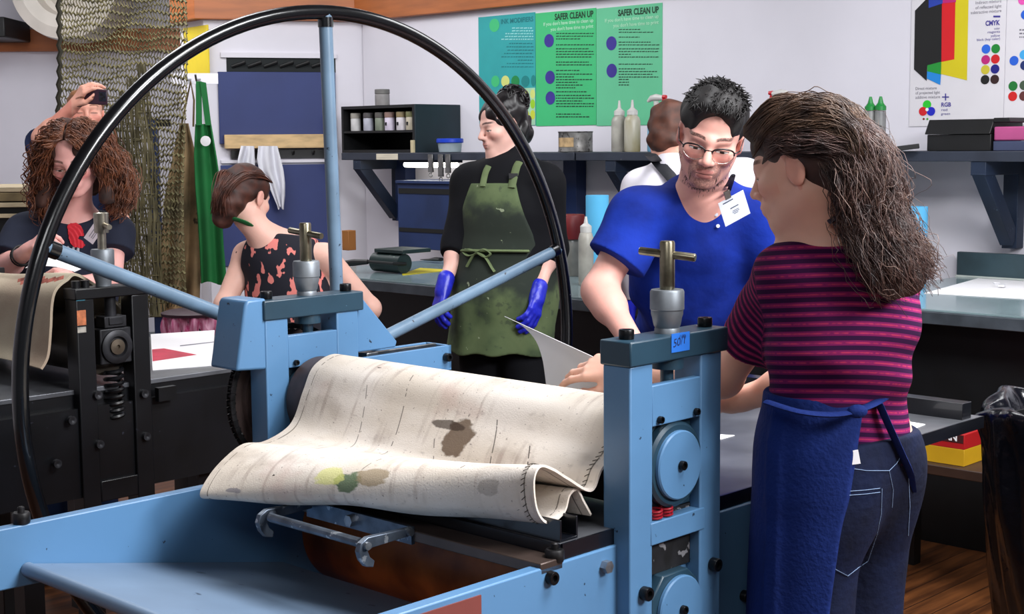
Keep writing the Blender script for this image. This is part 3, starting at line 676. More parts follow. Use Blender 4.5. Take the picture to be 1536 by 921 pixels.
# clips hanging from the shelf edge
for i, (px, s, lb) in enumerate(((646, 1.0, 'leftmost steel bulldog clip hanging from the shelf edge'), (661, 1.25, 'middle and longest steel bulldog clip hanging from the shelf edge'), (672, 1.05, 'rightmost steel bulldog clip of three on the shelf edge'))):
    v = on_u(px, 240, SF-.01)[1]; o_ = thing('bulldog_clip', lb, 'clip', (SF-.012, v, SZ-.02), group='bulldog clips on the shelf edge')
    L_ = .105*s
    obj('clip_body', MB().prism([(-.014+SF, SZ-.01), (-.006+SF, SZ-.01), (-.005+SF, SZ-.01-L_*.75), (-.003+SF, SZ-.01-L_), (-.016+SF, SZ-.01-L_)], v-.020, v+.020), m_steel, o_, bevel=.001)
    obj('clip_ring', MB().tube([(SF-.01, v+.014*math.cos(t), SZ-.012-L_-.004-.010+.012*math.sin(t)) for t in np.linspace(0, 2*math.pi, 15)[:-1]], .003, 6, closed=True), m_steel, o_)
# blue drawer cabinet on the counter
v0_ = on_u(597, 320, 4.02)[1]; z1_ = on_u(600, 275, 4.02)[2]
dc = thing('drawer_cabinet', 'navy blue flat cabinet with two dark slots behind the aproned woman', 'cabinet', (4.2, v0_-.45, .96))
obj('cabinet_body', MB().box(4.02, 4.36, v0_-.92, v0_, .952, z1_), m_navy, dc, bevel=.003)
for (ya, yb) in ((283, 291), (343, 349)):
    za, zb_ = on_u(640, yb, 4.02)[2], on_u(640, ya, 4.02)[2]
    obj('slot', MB().box(4.016, 4.0195, v0_-.90, v0_-.012, za, zb_), m_dark, dc)
obj('top_panel', MB().box(4.005, 4.36, v0_-.93, v0_+.005, z1_+.0005, z1_+.018), m_navy, dc, bevel=.002)
# outlet
c = on_u(847, 303, WU-.002); ou = thing('wall_outlet', 'white double power outlet on the wall beside the navy post', 'outlet', (WU-.004, c[1], c[2]-.06))
obj('cover_plate', MB().box(WU-.008, WU-.0008, c[1]-.04, c[1]+.04, c[2]-.062, c[2]+.062), M('outlet_plastic', (196, 196, 196), .5, var=.03), ou, bevel=.002)
for s in (-.024, .024): obj('socket', MB().lathe([(.018, 0), (.018, .003), (0, .003)], (WU-.008, c[1], c[2]+s), (-1, 0, 0), 20), M('socket_grey', (70, 70, 74), .5), ou)
# bottles on the shelf
m_cloud = M('cloudy_bottle', (188, 184, 174), .35, var=.16, scale=9, alpha=.9); m_cloud2 = M('olive_bottle', (150, 140, 104), .35, var=.2, scale=9, rgb2=(186, 182, 168), stretch=(1, 1, .4)); m_capw = M('white_nozzle', (206, 204, 200), .4, var=.05)
def squeeze(px, py, u, label, m, w=.046, h=.17, capm=None, z=SZ, group=None, nz=1):
    c = on_u(px, py, u); t = thing('squeeze_bottle', label, 'bottle', (u, c[1], z+.0008), group=group); o_ = (u, c[1], z+.0008)
    obj('bottle', MB().lathe([(w*.92, 0), (w, .006), (w, h*.80), (w*.85, h*.90), (w*.62, h*.95), (w*.6, h)], o_, n=28), m, t)
    obj('cap', MB().lathe([(w*.66, h*.97), (w*.66, h*1.08), (w*.40, h*1.12), (w*.22, h*1.16), (w*.12, h*1.36), (.0, h*1.365)], o_, n=20), capm or m_capw, t)
    return t
squeeze(929, 224, SF+.10, 'left cloudy squeeze bottle of the pair on the shelf by the man', m_cloud, .043, .20, group='pair of squeeze bottles by the man')
squeeze(948.5, 224, SF+.075, 'right squeeze bottle of the pair, stained olive, by the man', m_cloud2, .043, .20, group='pair of squeeze bottles by the man')
def sprayer(px, py, u, label, liquid, ang=0):
    c = on_u(px, py, u); z = SZ+.0008; t = thing('spray_bottle', label, 'spray bottle', (u, c[1], z)); o_ = (u, c[1], z); v = c[1]
    obj('bottle', MB().lathe([(.042, 0), (.046, .006), (.046, .13), (.040, .155), (.022, .185), (.016, .20), (.016, .212)], o_, n=28), liquid, t)
    obj('collar', MB().lathe([(.020, .205), (.020, .232), (.012, .236)], o_, n=20), M('red_plastic', (190, 20, 34), .4, var=.03), t)
    d = A(math.sin(ang), -math.cos(ang), 0); oo = A(o_)
    b = MB(); b.tube([oo+A(0, 0, .23), oo+A(0, 0, .262)], [.012, .014], 12); b.tube([oo-d*.055+A(0, 0, .262), oo-d*.03+A(0, 0, .278), oo+A(0, 0, .282), oo+d*.045+A(0, 0, .278)], [.007, .016, .018, .013], 12)
    obj('spray_head', b, m_capw, t)
    b = MB(); b.tube([oo+d*.045+A(0, 0, .283), oo+d*.066+A(0, 0, .283)], [.011, .010], 10); b.tube([oo+d*.050+A(0, 0, .272), oo+d*.058+A(0, 0, .24), oo+d*.072+A(0, 0, .205)], [.010, .008, .005], 8)
    obj('trigger', b, M('red_plastic', (196, 22, 36), .4, var=.03), t)
sprayer(984, 224, SF+.10, 'spray bottle of blue liquid with a red trigger, left of the man', M('blue_liquid', (128, 182, 214), .25, var=.1, scale=5))
sprayer(1170, 224, SF+.10, 'spray bottle whose red nozzle shows between the man and the striped woman', M('clear_liquid', (190, 200, 206), .25, var=.05), math.pi)
# dented can
c = on_u(862, 222, SF+.06); t = thing('can', 'dented grey metal can with a tan label on the shelf', 'can', (SF+.09, c[1], SZ+.001)); o_ = A(SF+.09, c[1]+.02, SZ+.001)
obj('can_body', MB().lathe([(.094, 0), (.096, .004), (.094, .010), (.094, .104), (.097, .108), (.097, .112), (.088, .112), (.086, .02), (0, .02)], o_, n=36), M('splattered_tin', (132, 130, 128), .45, .5, var=.3, scale=20, speck=(60, 56, 54), spamt=.6), t)
arc = [o_+A(.0955*math.cos(th), .0955*math.sin(th), 0) for th in np.linspace(math.radians(150), math.radians(215), 12)]
obj('paper_label', MB().sheet([[p+A(0, 0, .028) for p in arc], [p+A(0, 0, .078) for p in arc]], .001), M('tan_label', (196, 164, 120), .7, var=.2, scale=30), t)
# double green-capped bottle behind the striped woman
c = on_u(1312, 224, SF+.08); t = thing('squeeze_bottle', 'tall grey bottle with two green nozzles behind the striped woman', 'bottle', (SF+.08, c[1], SZ+.001)); o_ = A(SF+.08, c[1], SZ+.001)
m_gcap = M('green_cap', (24, 130, 56), .4, var=.05)
mgb = M('grey_bottle', (150, 150, 146), .4, var=.22, scale=7, rgb2=(104, 104, 106))
for s in (-.026, .026):
    q = o_+A(0, s, 0); obj('bottle', MB().lathe([(.025, 0), (.0258, .004), (.0258, .175), (.024, .185)], q, n=22), mgb, t); obj('green_nozzle_cap', MB().lathe([(.0258, .186), (.0258, .204), (.020, .210), (.013, .220), (.006, .249), (0, .250)], q, n=18), m_gcap, t)
# stack of black boxes and the pink one, right
def shelfbox(name, px0, px1, py0, py1, ua, depth, m, label, z0=None, cat='box', bev=.004, **k):
    a = on_u(px0, py1, ua); c = on_u(px1, py0, ua); zz = a[2] if z0 is None else z0
    return obj(name, MB().box(ua, ua+depth, c[1], a[1], zz, c[2]), m, O=(ua+depth/2, (a[1]+c[1])/2, zz), bevel=bev, label=label, cat=cat, **k)
t = thing('brayer_box', 'black lidded box under the colour mixing poster', 'box', (SF+.15, 0, SZ)); t.location = W(SF+.15, 1.3, SZ); ORIG[t.name] = (A(SF+.15, 1.3, SZ), True)
a = on_u(1389, 222, SF+.03); c = on_u(1487, 178, SF+.03); d_ = on_u(1512, 178, SF+.03); zl = on_u(1400, 202, SF+.03)[2]
obj('box_body', MB().box(SF+.03, SF+.33, c[1], a[1]-.004, SZ+.0008, zl), m_black, t, bevel=.003)
obj('lid', MB().prism([(SF+.02, zl+.001), (SF+.34, zl+.001), (SF+.34, c[2]), (SF+.06, c[2])], c[1], a[1]+.004), m_black, t, bevel=.003)
obj('lid_flap', MB().box(SF+.05, SF+.33, d_[1], c[1]-.0005, c[2]-.016, c[2]+.004), m_black, t, bevel=.003)
zz = SZ+.0008
zm = on_u(1500, 211, SF+.05)[2]
vA = on_u(1482, 214, SF+.04)[1]
obj('flat_box', MB().box(SF+.04, SF+.30, vA-.62, c[1]-.006, zz, zm-.002), M('slate_box', (58, 66, 96), .6), O=(SF+.1, vA-.3, SZ), bevel=.003, label='slate blue flat box on the shelf under the pink one', cat='box')
obj('pink_box', MB().box(SF+.04, SF+.28, vA-.60, c[1]-.008, zm, on_u(1500, 190, SF+.05)[2]), M('pink_foam', (176, 74, 128), .6, var=.1, speck=(220, 150, 180), spamt=.7), O=(SF+.1, vA-.3, zm), bevel=.006, label='pink box on the slate box at the right edge', cat='box')
a = on_u(1345, 236, SF-.05)
obj('squeegee', MB().bar((SF-.045, on_u(1346, 234, SF-.04)[1], SZ+.012), (SF+.0, on_u(1346, 234, SF-.04)[1]-.085, SZ+.024), .05, .022), m_black, O=(SF, a[1]-.08, SZ), bevel=.003, label='black handled tool jutting over the shelf edge left of the black box', cat='tool')
# ------------------------------------------------------------------ counters
m_glass = M('ink_glass', (132, 152, 156), .14, var=.12, scale=2, speck=(170, 178, 176), spamt=.72)
m_edge = M('counter_edge', (84, 92, 100), .4, .3, var=.2, scale=8)
m_splash = M('splash_slate', (52, 72, 80), .5, var=.18, scale=5)
CZ = .95
def counter(u0, u1, v0, v1, label, lamp=None):
    t = thing('counter', label, 'counter', ((u0+u1)/2, (v0+v1)/2, 0))
    obj('worktop', MB().box(u0, u1, v0, v1, CZ-.055, CZ-.008), m_edge, t, bevel=.003)
    obj('glass_top', MB().box(u0+.012, u1-.03, v0+.01, v1-.01, CZ-.0078, CZ), m_glass, t, bevel=.001)
    obj('splashback', MB().box(u1-.03, u1, v0, v1, CZ-.0075, CZ+.115), m_splash, t, bevel=.003)
    obj('splash_trim', MB().box(u1-.040, u1-.0305, v0, v1, CZ+.0005, CZ+.008), M('bead', (190, 196, 190), .5), t)
    obj('cabinet', MB().box(u0+.18, u1, v0+.05, v1-.05, .42, CZ-.056), m_black, t)  # added black box standing in for the dark, shaded void under the counter
    obj('void_backing', MB().box(u0+.22, u1, v0+.05, v1-.05, .0, .418), m_black, t)  # added black backing that carries the under-counter shade down to the floor
    for v in (v0+.03, v1-.09): obj('leg', MB().box(u0+.03, u0+.09, v, v+.06, 0, CZ-.056), m_dnavy, t)
    return t
counter(2.56, 3.83, 1.72, 4.30, 'long slate counter with a glass top behind the aproned woman')
obj('brick_trim', MB().box(3.70, 3.76, on_u(523, 380, 3.7)[1], on_u(523, 380, 3.7)[1]+.06, CZ+.0005, CZ+.12), M('tan_wood_block', (150, 96, 44), .6), O=(3.73, 4.4, CZ), bevel=.003, label='small tan wooden block standing on the left end of the glass counter', cat='block')
counter(3.07, 4.40, -1.4, 1.62, 'green-topped counter behind the striped woman at the right')
q = [A(min(p[0], 4.33), p[1], p[2]) for p in [on_z(x, y, CZ+.001) for x, y in ((1386, 440), (1478, 416), (1560, 419), (1560, 450))]]
obj('paper_sheet', MB().prism([tuple(p[:2]) for p in q][::-1], CZ+.0006, CZ+.0022, 'z'), m_white, O=q[0]*A(1, 1, 0)+A(0, 0, CZ), smooth=0, label='large white sheet lying on the right-hand counter', cat='paper')
c = on_z(1503, 431, CZ+.003)
b = MB(); b.obox(c+A(0, 0, .008), (1, .3, 0), (-.3, 1, 0), (0, 0, 1), .022, .012, .005); b.tube([c+A(-.02, .02, .014), c+A(.0, .04, .018), c+A(.02, .02, .014)], .003, 6)
obj('binder_clip', b, M('white_plastic', (230, 230, 235), .4), O=c, label='small white clip on the sheet on the right-hand counter', cat='clip')
# things on the left counter
def rot(a): return A(math.cos(a), math.sin(a), 0), A(-math.sin(a), math.cos(a), 0)
c0 = on_z(576, 409, CZ); br = thing('brayer', 'dark green ink roller with a handle lying on the glass counter', 'brayer', (*c0[:2], CZ+.001))
ax, ay = -VV@np.array([UU, VV, ZZ]).T if 0 else A(0, -1, 0), A(1, 0, 0)
m_dg = M('dark_green_roller', (24, 44, 44), .4, var=.2, speck=(80, 100, 90), spamt=.68)
obj('roller', MB().cyl(c0+A(.02, -.13, .050), c0+A(.02, .08, .050), .048, n=28), m_dg, br)
obj('frame', MB().tube([c0+A(.02, -.14, .05), c0+A(-.06, -.14, .055), c0+A(-.06, .09, .055), c0+A(.02, .09, .05)], .008, 8), m_black, br)
obj('handle', MB().tube([c0+A(-.06, .05, .055), c0+A(-.09, .12, .05), c0+A(-.10, .20, .04)], [.012, .018, .016], 10), m_black, br)
obj('tin_tray', MB().box(c0[0]-.01, c0[0]+.18, c0[1]-.15, c0[1]+.06, CZ+.099, CZ+.118), m_dg, br, bevel=.003)
q = [on_z(x, y, CZ+.001) for x, y in ((603, 411), (630, 402), (680, 405), (660, 407), (604, 413))]
obj('yellow_sheet', MB().prism([tuple(p[:2]) for p in q], CZ+.0004, CZ+.002, 'z'), M('yellow_paper', (206, 190, 30), .6), O=q[0]*A(1, 1, 0)+A(0, 0, CZ), smooth=0, label='strip of yellow paper on the glass counter beside the ink roller', cat='paper')
c = on_z(650, 394, CZ)
obj('scraper', MB().tube([c+A(.0, .10, .012), c+A(0, .03, .014), c+A(0, -.02, .02), c+A(0, -.06, .02)], [.004, .012, .022, .02], 10, flat=.5), m_black, O=c+A(0, 0, .0), label='small dark scraper on the glass counter left of the aproned woman', cat='tool')
# blue roll, red lidded jar and bottle right of the wheel rim
c = on_z(895, 365, CZ); c = A(3.2, on_u(896, 350, 3.2)[1], CZ+.0008)
zt = on_u(896, 293, 3.2)[2]
obj('paper_roll', MB().lathe([(.052, 0), (.053, .003), (.053, zt-CZ-.003), (.052, zt-CZ), (.018, zt-CZ), (.018, zt-CZ-.05), (0, zt-CZ-.05)], c, n=32), M('blue_towel', (86, 178, 224), .8, var=.04), O=c, label='roll of sky-blue paper towel standing on the counter left of the man', cat='paper roll')
c = A(2.98, on_u(879, 380, 2.98)[1], CZ+.0008)
hh = on_u(879, 325, 2.98)[2]-CZ
t = thing('squeeze_bottle', 'clear squeeze bottle standing in front of the sky-blue paper roll', 'bottle', c); w = .034
obj('bottle', MB().lathe([(w*.92, 0), (w, .006), (w, hh*.68), (w*.8, hh*.76), (w*.6, hh*.78)], c, n=28), m_cloud, t); obj('cap', MB().lathe([(w*.75, hh*.77), (w*.75, hh*.86), (w*.3, hh*.9), (w*.14, hh), (0, hh)], c, n=20), m_capw, t)
c = A(3.3, on_u(862, 370, 3.3)[1]+.02, CZ+.0008); zt = on_u(862, 322, 3.3)[2]-CZ
t = thing('jar', 'glass jar with a wide dark red lid beside the wheel rim', 'jar', c)
obj('jar_body', MB().lathe([(.05, 0), (.052, .004), (.052, zt*.55), (.045, zt*.62)], c, n=28), M('murky_glass', (150, 146, 138), .3, var=.2), t)
obj('lid', MB().lathe([(.062, zt*.60), (.064, zt*.62), (.064, zt*.98), (.06, zt), (0, zt)], c, n=28), M('dark_red_lid', (128, 22, 26), .45), t)
for i, (px, py, col, s, lb) in enumerate(((862, 402, (60, 150, 200), .05, 'crumpled blue wrapper on the counter by the wheel rim'), (838, 405, (40, 120, 190), .06, 'flat blue scrap on the counter below the wheel rim'))):
    c = on_z(px, py, CZ); r_ = random.Random(i); b = MB(); Gs = [[c+A((x-2)*s*.6, (y-2)*s*.6, .004+abs(r_.gauss(0, .007))) for y in range(5)] for x in range(5)]; b.sheet(Gs, .001)
    obj('scrap', b, M('scrap', col, .5, var=.3, scale=30, rgb2=(220, 220, 180)), O=c, label=lb, cat='scrap')
# blue cup behind the hair on the right counter
c = A(4.0, on_u(1374, 340, 4.0)[1], CZ+.0008); zt = on_u(1374, 310, 4.0)[2]-CZ
obj('paper_roll', MB().lathe([(.050, 0), (.05, zt), (.016, zt), (.016, zt-.03), (0, zt-.03)], c, n=28), M('blue_towel', (86, 170, 216), .8, var=.04), O=c, label='roll of blue paper towel behind the striped woman\'s hair', cat='paper roll')
# game box and low shelf below the right counter
c = on_v(1400, 690, .9)
bu = 2.62; a = on_u(1352, 690, bu); cc = on_u(1446, 690, bu); zt = on_u(1400, 646, bu)[2]; z0 = on_u(1400, 693, bu)[2]; zm = on_u(1400, 668, bu)[2]; zm1 = on_u(1400, 659, bu)[2]
lowt = thing('low_bench', 'low dark bench under the right-hand counter carrying the red and yellow box', 'bench', (bu+.1, a[1]-.5, 0))
obj('bench_top', MB().box(bu-.04, bu+.40, cc[1]-.4, a[1]+.2, z0-.035, z0-.0008), M('dark_wood', (54, 34, 24), .5, var=.2), lowt, bevel=.003)
for v in (cc[1]-.36, a[1]+.12): [obj('leg', MB().box(bu+w_, bu+w_+.05, v, v+.05, 0, z0-.036), m_black, lowt) for w_ in (0, .33)]
bx = thing('game_box', 'red and yellow cardboard box lettered ATAN beneath the counter at the right', 'box', (bu+.15, (a[1]+cc[1])/2, z0))
obj('red_band', MB().box(bu, bu+.28, cc[1], a[1], zm, zt), M('box_red', (168, 20, 24), .5, var=.05), bx, bevel=.001)
obj('yellow_band', MB().box(bu, bu+.28, cc[1], a[1], z0, zm-.0005), M('box_yellow', (196, 150, 20), .5, var=.08), bx, bevel=.001)
obj('title_strip', MB().box(bu-.0012, bu-.0002, cc[1]+.004, a[1]-.004, zm1, zt-.003), M('box_dark', (60, 14, 14), .6), bx)
b = MB(); qa = on_u(1390, 659, bu-.0016); v, f = text_geo('ATAN', .05, .002); put_text(b, 'ATAN', (zt-zm1)*1.15, (bu-.0018, on_u(1398, 659, bu)[1], zm1+.006), (0, -1, 0), (0, 0, 1), bold=.001)
obj('title', b, m_white, bx, smooth=0)
# trash can with a black bag
tc_ = thing('trash_can', 'black trash can lined with a shiny black bag at the right edge', 'trash can', (1.80, -.10, 0)); c = A(1.80, -.10, 0)
obj('bin', MB().lathe([(.22, 0), (.225, .01), (.27, .83), (.28, .835), (.28, .85), (.255, .85), (.215, .03), (0, .03)], c, n=48), m_black, tc_)
n = 120; prof = [(.235, .30), (.262, .45), (.285, .60), (.297, .72), (.305, .82), (.312, .870), (.300, .888), (.278, .885), (.262, .84), (.235, .70), (.20, .5), (.12, .42)]
Gs = []
prof = catmull(prof, 46)
for k, (r, h) in enumerate(prof):
    row = []
    for i in range(n+1):
        t = 2*math.pi*i/n; q = k/len(prof)
        w = .010*math.sin(t*7+q*9)+.007*math.sin(t*13-q*7+1)+.005*math.sin(t*23+q*16)
        zz = .022*math.sin(t*5+1)*math.exp(-((q-.5)/.2)**2)
        row.append(c+A((r+w)*math.cos(t), (r+w)*math.sin(t), h+zz+.01*math.sin(t*9)*(q < .1)))
    Gs.append(row)
bag = MB().sheet(Gs)
obj('bag', bag, M('bag_plastic', (9, 10, 18), .2, var=.2, bump=.6, bscale=11), tc_, smooth=180)
# ------------------------------------------------------------------ pier: blue board, hooks, sign
def onpier(px, py, off=0.):
    return W(*onpl(px, py, -nrm, -nrm@pb-off))          # world point on the pier face pushed off metres to the room
def pier_box(mb, px0, px1, py0, py1, o0, o1):
    a = onpier(px0, py1, o1); c = onpier(px1, py0, o1)
    L = (c-a)@dirp; b = a+dirp*L
    pts = [a, b, b-nrm*(o1-o0), a-nrm*(o1-o0)]
    return mb.prism([tuple(p[:2]) for p in pts], a[2], c[2], 'z')
nrm_sign = nrm
m_board = M('navy_board', (40, 54, 110), .6, var=.06, scale=3)
t0 = onpier(412, 220, .0)
obj('trim_4', pier_box(MB(), 331, 505, 80, 86, .0005, .02), m_wall, O=t0, rm=False, kind='structure')
hb = thing('hook_cabinet', 'navy board cabinet on the pier with a dark opening above and a plank below', 'cabinet', t0, rm=False)
obj('dark_opening', pier_box(MB(), 340, 503, 86.5, 108, .0008, .004), M('dark_green_recess', (20, 26, 28), .8), hb)
b = MB()
for k in range(6):
    x = 348+k*24; p = onpier(x, 100, .006); q = onpier(x+20, 93, .03); b.tube([p, q], .012, 8)
obj('stowed_rods', b, m_black, hb)
obj('board', pier_box(MB(), 330, 503, 108.5, 216, .0008, .03), m_board, hb, bevel=.003)
obj('plank', pier_box(MB(), 338, 503, 201, 223, .031, .09), M('pine_plank', (214, 180, 130), .55, var=.15, scale=3, stretch=(1, 8, 8)), hb, bevel=.003)
obj('hook_rail', pier_box(MB(), 347, 503, 224, 238, .0008, .03), m_black, hb)
for x in (388, 408, 440, 470): p = onpier(x, 231, .03); obj('hook', MB().tube([p, p+nrm*.03+ZZ*.0, p+nrm*.04+ZZ*.02], .005, 6), m_black, hb)
obj('ledge', pier_box(MB(), 332, 503, 238.5, 245, .0008, .03), m_wall, hb)
obj('lower_panel', pier_box(MB(), 336, 506, 246, 400, .0008, .03), m_board, hb, bevel=.003)
# hanging white cloths
def hang(px_poly_l, px_poly_r, y0, y1, off, folds, amp, th, seed=0, nx=26, ny=30, plane=None):
    plane = plane or onpier
    rows = []
    for j in range(ny):
        s = j/(ny-1); y = y0+(y1-y0)*s
        xl = np.interp(s, np.linspace(0, 1, len(px_poly_l)), px_poly_l); xr = np.interp(s, np.linspace(0, 1, len(px_poly_r)), px_poly_r)
        row = []
        for i in range(nx):
            t = i/(nx-1); o = off+amp*math.sin(t*folds*2*math.pi+seed+s*1.5)*(.5+.5*s)+.5*amp*math.sin(t*folds*4.3+seed*2+s*3)
            row.append(plane(xl+(xr-xl)*t, y+2.5*math.sin(t*6+seed)*(s > .97), o))
        rows.append(row)
    return MB().sheet(rows, th)
m_cloth = M('white_cotton', (226, 226, 234), .85, var=.04)
obj('towel', hang([362, 357, 358], [381, 382, 382], 219, 262, .12, 2, .02, .006), m_cloth, O=onpier(375, 262, .1), rm=False, smooth=60, label='smaller white cloth hanging left of the longer one on the hook rail', cat='towel')
obj('towel', hang([388, 386, 389, 402, 410, 418], [416, 421, 425, 427, 427, 425], 219, 312, .135, 2, .022, .006, 2), m_cloth, O=onpier(405, 312, .1), rm=False, smooth=60, label='longer white cloth hanging from the hook rail above the bun', cat='towel')
# yellow sign on the return face of the pier
nb = A(-back[1], back[0], 0); nb = nb if nb[1] < 0 else -nb
def onret(px, py, off=0.): return W(*onpl(px, py, -nb, -nb@pb-off))
a = onret(277, 116, .012); c = onret(311, 37, .012); a2 = onret(277, 37, .012)
b = MB(); bb = a+unit((c-a)*A(1, 1, 0))*np.linalg.norm((c-a)[:2])
b.prism([tuple(a[:2]), tuple(bb[:2]), tuple((bb-nb*.008)[:2]), tuple((a-nb*.008)[:2])], a[2], c[2], 'z')
sg = obj('notice', b, M('yellow_card', (226, 200, 40), .6, var=.05), O=a, rm=False, smooth=0, label='yellow paper notice on the pier beside the hanging net', cat='notice')
# ------------------------------------------------------------------ hanging net
ND = 7.9
m_net = M('olive_net_cord', (112, 104, 70), .85, var=.25, scale=14)
def netpt(s, t):
    px = 88+s*190; py = -30+t*490
    d = ND+.05*math.sin(s*9+t*2)+.09*math.sin(s*4.1)
    return P(px+3*math.sin(t*7), py, d)
b = MB()
rows = 50
for j in range(rows):
    t = j/rows
    pts = [netpt(i/57, t+(.004 if i % 2 else -.004)+.006*math.sin(i*.3+j)) for i in range(58)]
    b.tube(pts, .0075 if j % 2 else .005, 4)
for i in range(44):
    s = i/43; pts = [netpt(min(1, max(0, s+(.008 if j % 2 else -.008))), j/60) for j in range(61)]
    b.tube(pts, .0030, 3)
net = thing('net', 'olive knotted net hanging from above beside the left wall', 'net', netpt(.5, 1), rm=False)
obj('netting', b, m_net, net)
for s_ in (.02, .35, .68, .98): obj('hanging_cord', MB().tube([netpt(s_, .0), A(*netpt(s_, 0)[:2], CEIL)], .006, 6), m_net, net)
# gathered folds falling to the right
b = MB(); r_ = random.Random(3)
for k in range(64):
    f = k/63; x0 = 128+f*75; x1 = 172+f*76; ph = r_.uniform(0, 6)
    pts = [P(x0+(x1-x0)*min(1, (q/24)**.75)+1.6*math.sin(ph+q*1.3), -30+q/24*(505), ND-.10-.12*math.sin(f*math.pi)+.02*math.sin(ph+q)) for q in range(25)]
    b.tube(pts[int(6+5*(1-f)):], .0032, 3)
for q in range(48, 150):
    y = -20+q*3.4; g = min(1, ((y+30)/505)**.75)
    pts = [P((128+f*75)+(44+f)*g+1.0*math.sin(q+f*20), y+6*f*(-1)**q, ND-.10-.12*math.sin(f*math.pi)) for f in np.linspace(0, 1, 14)]
    if q % 3 == 0: b.tube(pts, .003, 3)
obj('gathered_fold', b, M('dark_olive_cord', (92, 84, 56), .85, var=.25, scale=14), net)
b = MB(); b.tube([netpt(0, j/50)+A(-.012+.012*(j % 2), 0, 0) for j in range(51)], .013, 6); obj('edge_rope', b, M('dark_rope', (40, 36, 24), .9), net)
# steel blue pole with clip
a = P(229, 178, 8.3); 
pl = thing('pole', 'navy steel pole standing between the net and the aprons', 'pole', a*A(1, 1, 0), rm=False)
obj('shaft', MB().box(a[0]-.026, a[0]+.026, a[1]-.026, a[1]+.026, 0, a[2]), m_navy, pl, bevel=.003)
obj('clamp', MB().box(a[0]+.027, a[0]+.10, a[1]-.02, a[1]+.02, a[2]-.045, a[2]-.005), m_black, pl)
obj('foot', MB().box(a[0]-.08, a[0]+.08, a[1]-.08, a[1]+.08, 0, .01), m_navy, pl)
# aprons on the pier's return
def onap(d):
    return lambda px, py, off: P(px, py, d-off)
m_brown = M('stained_brown_apron', (168, 138, 100), .85, var=.2, scale=3, rgb2=(60, 54, 36), speck=(50, 40, 26), spamt=.62, spscale=6)
m_gap = M('green_apron', (8, 104, 46), .8, var=.1, scale=4)
ap = thing('apron', 'stained tan canvas apron hanging left of the green one', 'apron', P(272, 440, 8.2), rm=False)
obj('bib_and_skirt', hang([270, 258, 247, 243, 242, 240], [282, 296, 300, 302, 300, 298], 185, 470, .06, 2.2, .03, .008, 1, plane=onap(8.25)), m_brown, ap, smooth=60)
obj('neck_strap', MB().tube([P(272, 190, 8.2), P(280, 150, 8.2), P(286, 122, 8.22), P(291, 150, 8.2), P(290, 190, 8.2)], .014, 8, flat=.35), M('dark_tan_strap', (110, 90, 54), .85), ap)
ap = thing('apron', 'bright green apron with a white round badge hanging by the pier', 'apron', P(312, 430, 8.15), rm=False)
obj('bib_and_skirt', hang([293, 291, 293, 297, 300, 302], [316, 324, 331, 333, 336, 340], 186, 425, .10, 1.6, .025, .008, 3, plane=onap(8.2)), m_gap, ap, smooth=60)
obj('neck_strap', MB().sheet([[P(294, 188, 8.08), P(294, 122, 8.1)], [P(303, 188, 8.08), P(302, 122, 8.1)]], .006), m_gap, ap, smooth=0)
obj('neck_strap', MB().sheet([[P(308, 188, 8.08), P(300, 122, 8.09)], [P(317, 188, 8.08), P(309, 124, 8.09)]], .006), m_gap, ap, smooth=0)
obj('badge', MB().lathe([(.028, 0), (.028, .004), (0, .006)], P(308.5, 211.5, 8.03), (0, -1, 0), 24), m_white, ap)
ap = obj('apron', hang([283, 281, 282], [305, 307, 309], 300, 424, .0, 1.3, .02, .008, 5, plane=onap(8.40)), M('pale_canvas', (196, 184, 160), .85, var=.12), O=P(295, 424, 8.1), rm=False, smooth=60, label='pale canvas apron edge showing between the tan and green aprons', cat='apron')
b = MB(); b.obox(P(292, 118, 8.33), (1, .2, 0), (-.2, 1, 0), (0, 0, 1), .13, .012, .03); p_ = P(292, 118, 8.33); b.box(p_[0]-.02, p_[0]+.02, p_[1], p_[1]+.17, p_[2]-.02, p_[2]+.02)
rl = thing('hook_stand', 'white hook stand in front of the pier carrying the hanging aprons', 'hook rail', P(292, 118, 8.33), rm=False)
obj('rail', b, m_wall, rl)
p_ = P(292, 118, 8.36); obj('stand_post', MB().box(p_[0]-.02, p_[0]+.02, p_[1]+.10, p_[1]+.14, 0, p_[2]+.03), m_wall, rl)
for x in (286, 300): p = P(x, 119, 8.32); obj('hook', MB().tube([p, p+A(.0, -.10, -.01), p+A(0, -.12, .02)], .006, 6), m_steel, rl)
# ------------------------------------------------------------------ far left: duct ring, rack
c = P(94, -22, 11.6)
ds = 11.6/FPX
du = thing('ceiling_fan_duct', 'big white round duct mouth at the top left', 'duct', c, rm=False)
obj('outer_ring', MB().lathe([(40*ds, .12), (44*ds, .0), (62*ds, -.03), (78*ds, .0), (80*ds, .10), (78*ds, .5), (40*ds, .5)], c, (0, 1, 0), 64), M('white_duct', (214, 206, 196), .5, var=.04), du)
obj('inner_cone', MB().lathe([(36*ds, .14), (20*ds, .06), (0, .04)], c, (0, 1, 0), 48), M('white_duct', (214, 206, 196), .5, var=.04), du)
obj('duct_stay', MB().tube([c+A(0, .3, .2), c+A(0, .3, CEIL-c[2])], .05, 10), m_black, du)
a = P(4, 40, 11.8); obj('bracket_box', MB().box(a[0]-.25, a[0]+.05, 11.7, 12.322, a[2]-.09, a[2]+.07), m_black, O=a, rm=False, bevel=.01, label='dark bracket box on the beam at the top left corner', cat='bracket')
rk = thing('drying_rack', 'wooden flat-file rack against the left wall behind the curly-haired woman', 'rack', P(10, 300, 8.6)*A(1, 1, 0), rm=False)
xr = P(46, 300, 8.6)[0]
m_pine = M('pale_wood', (196, 178, 146), .6, var=.15, stretch=(1, 6, 6))
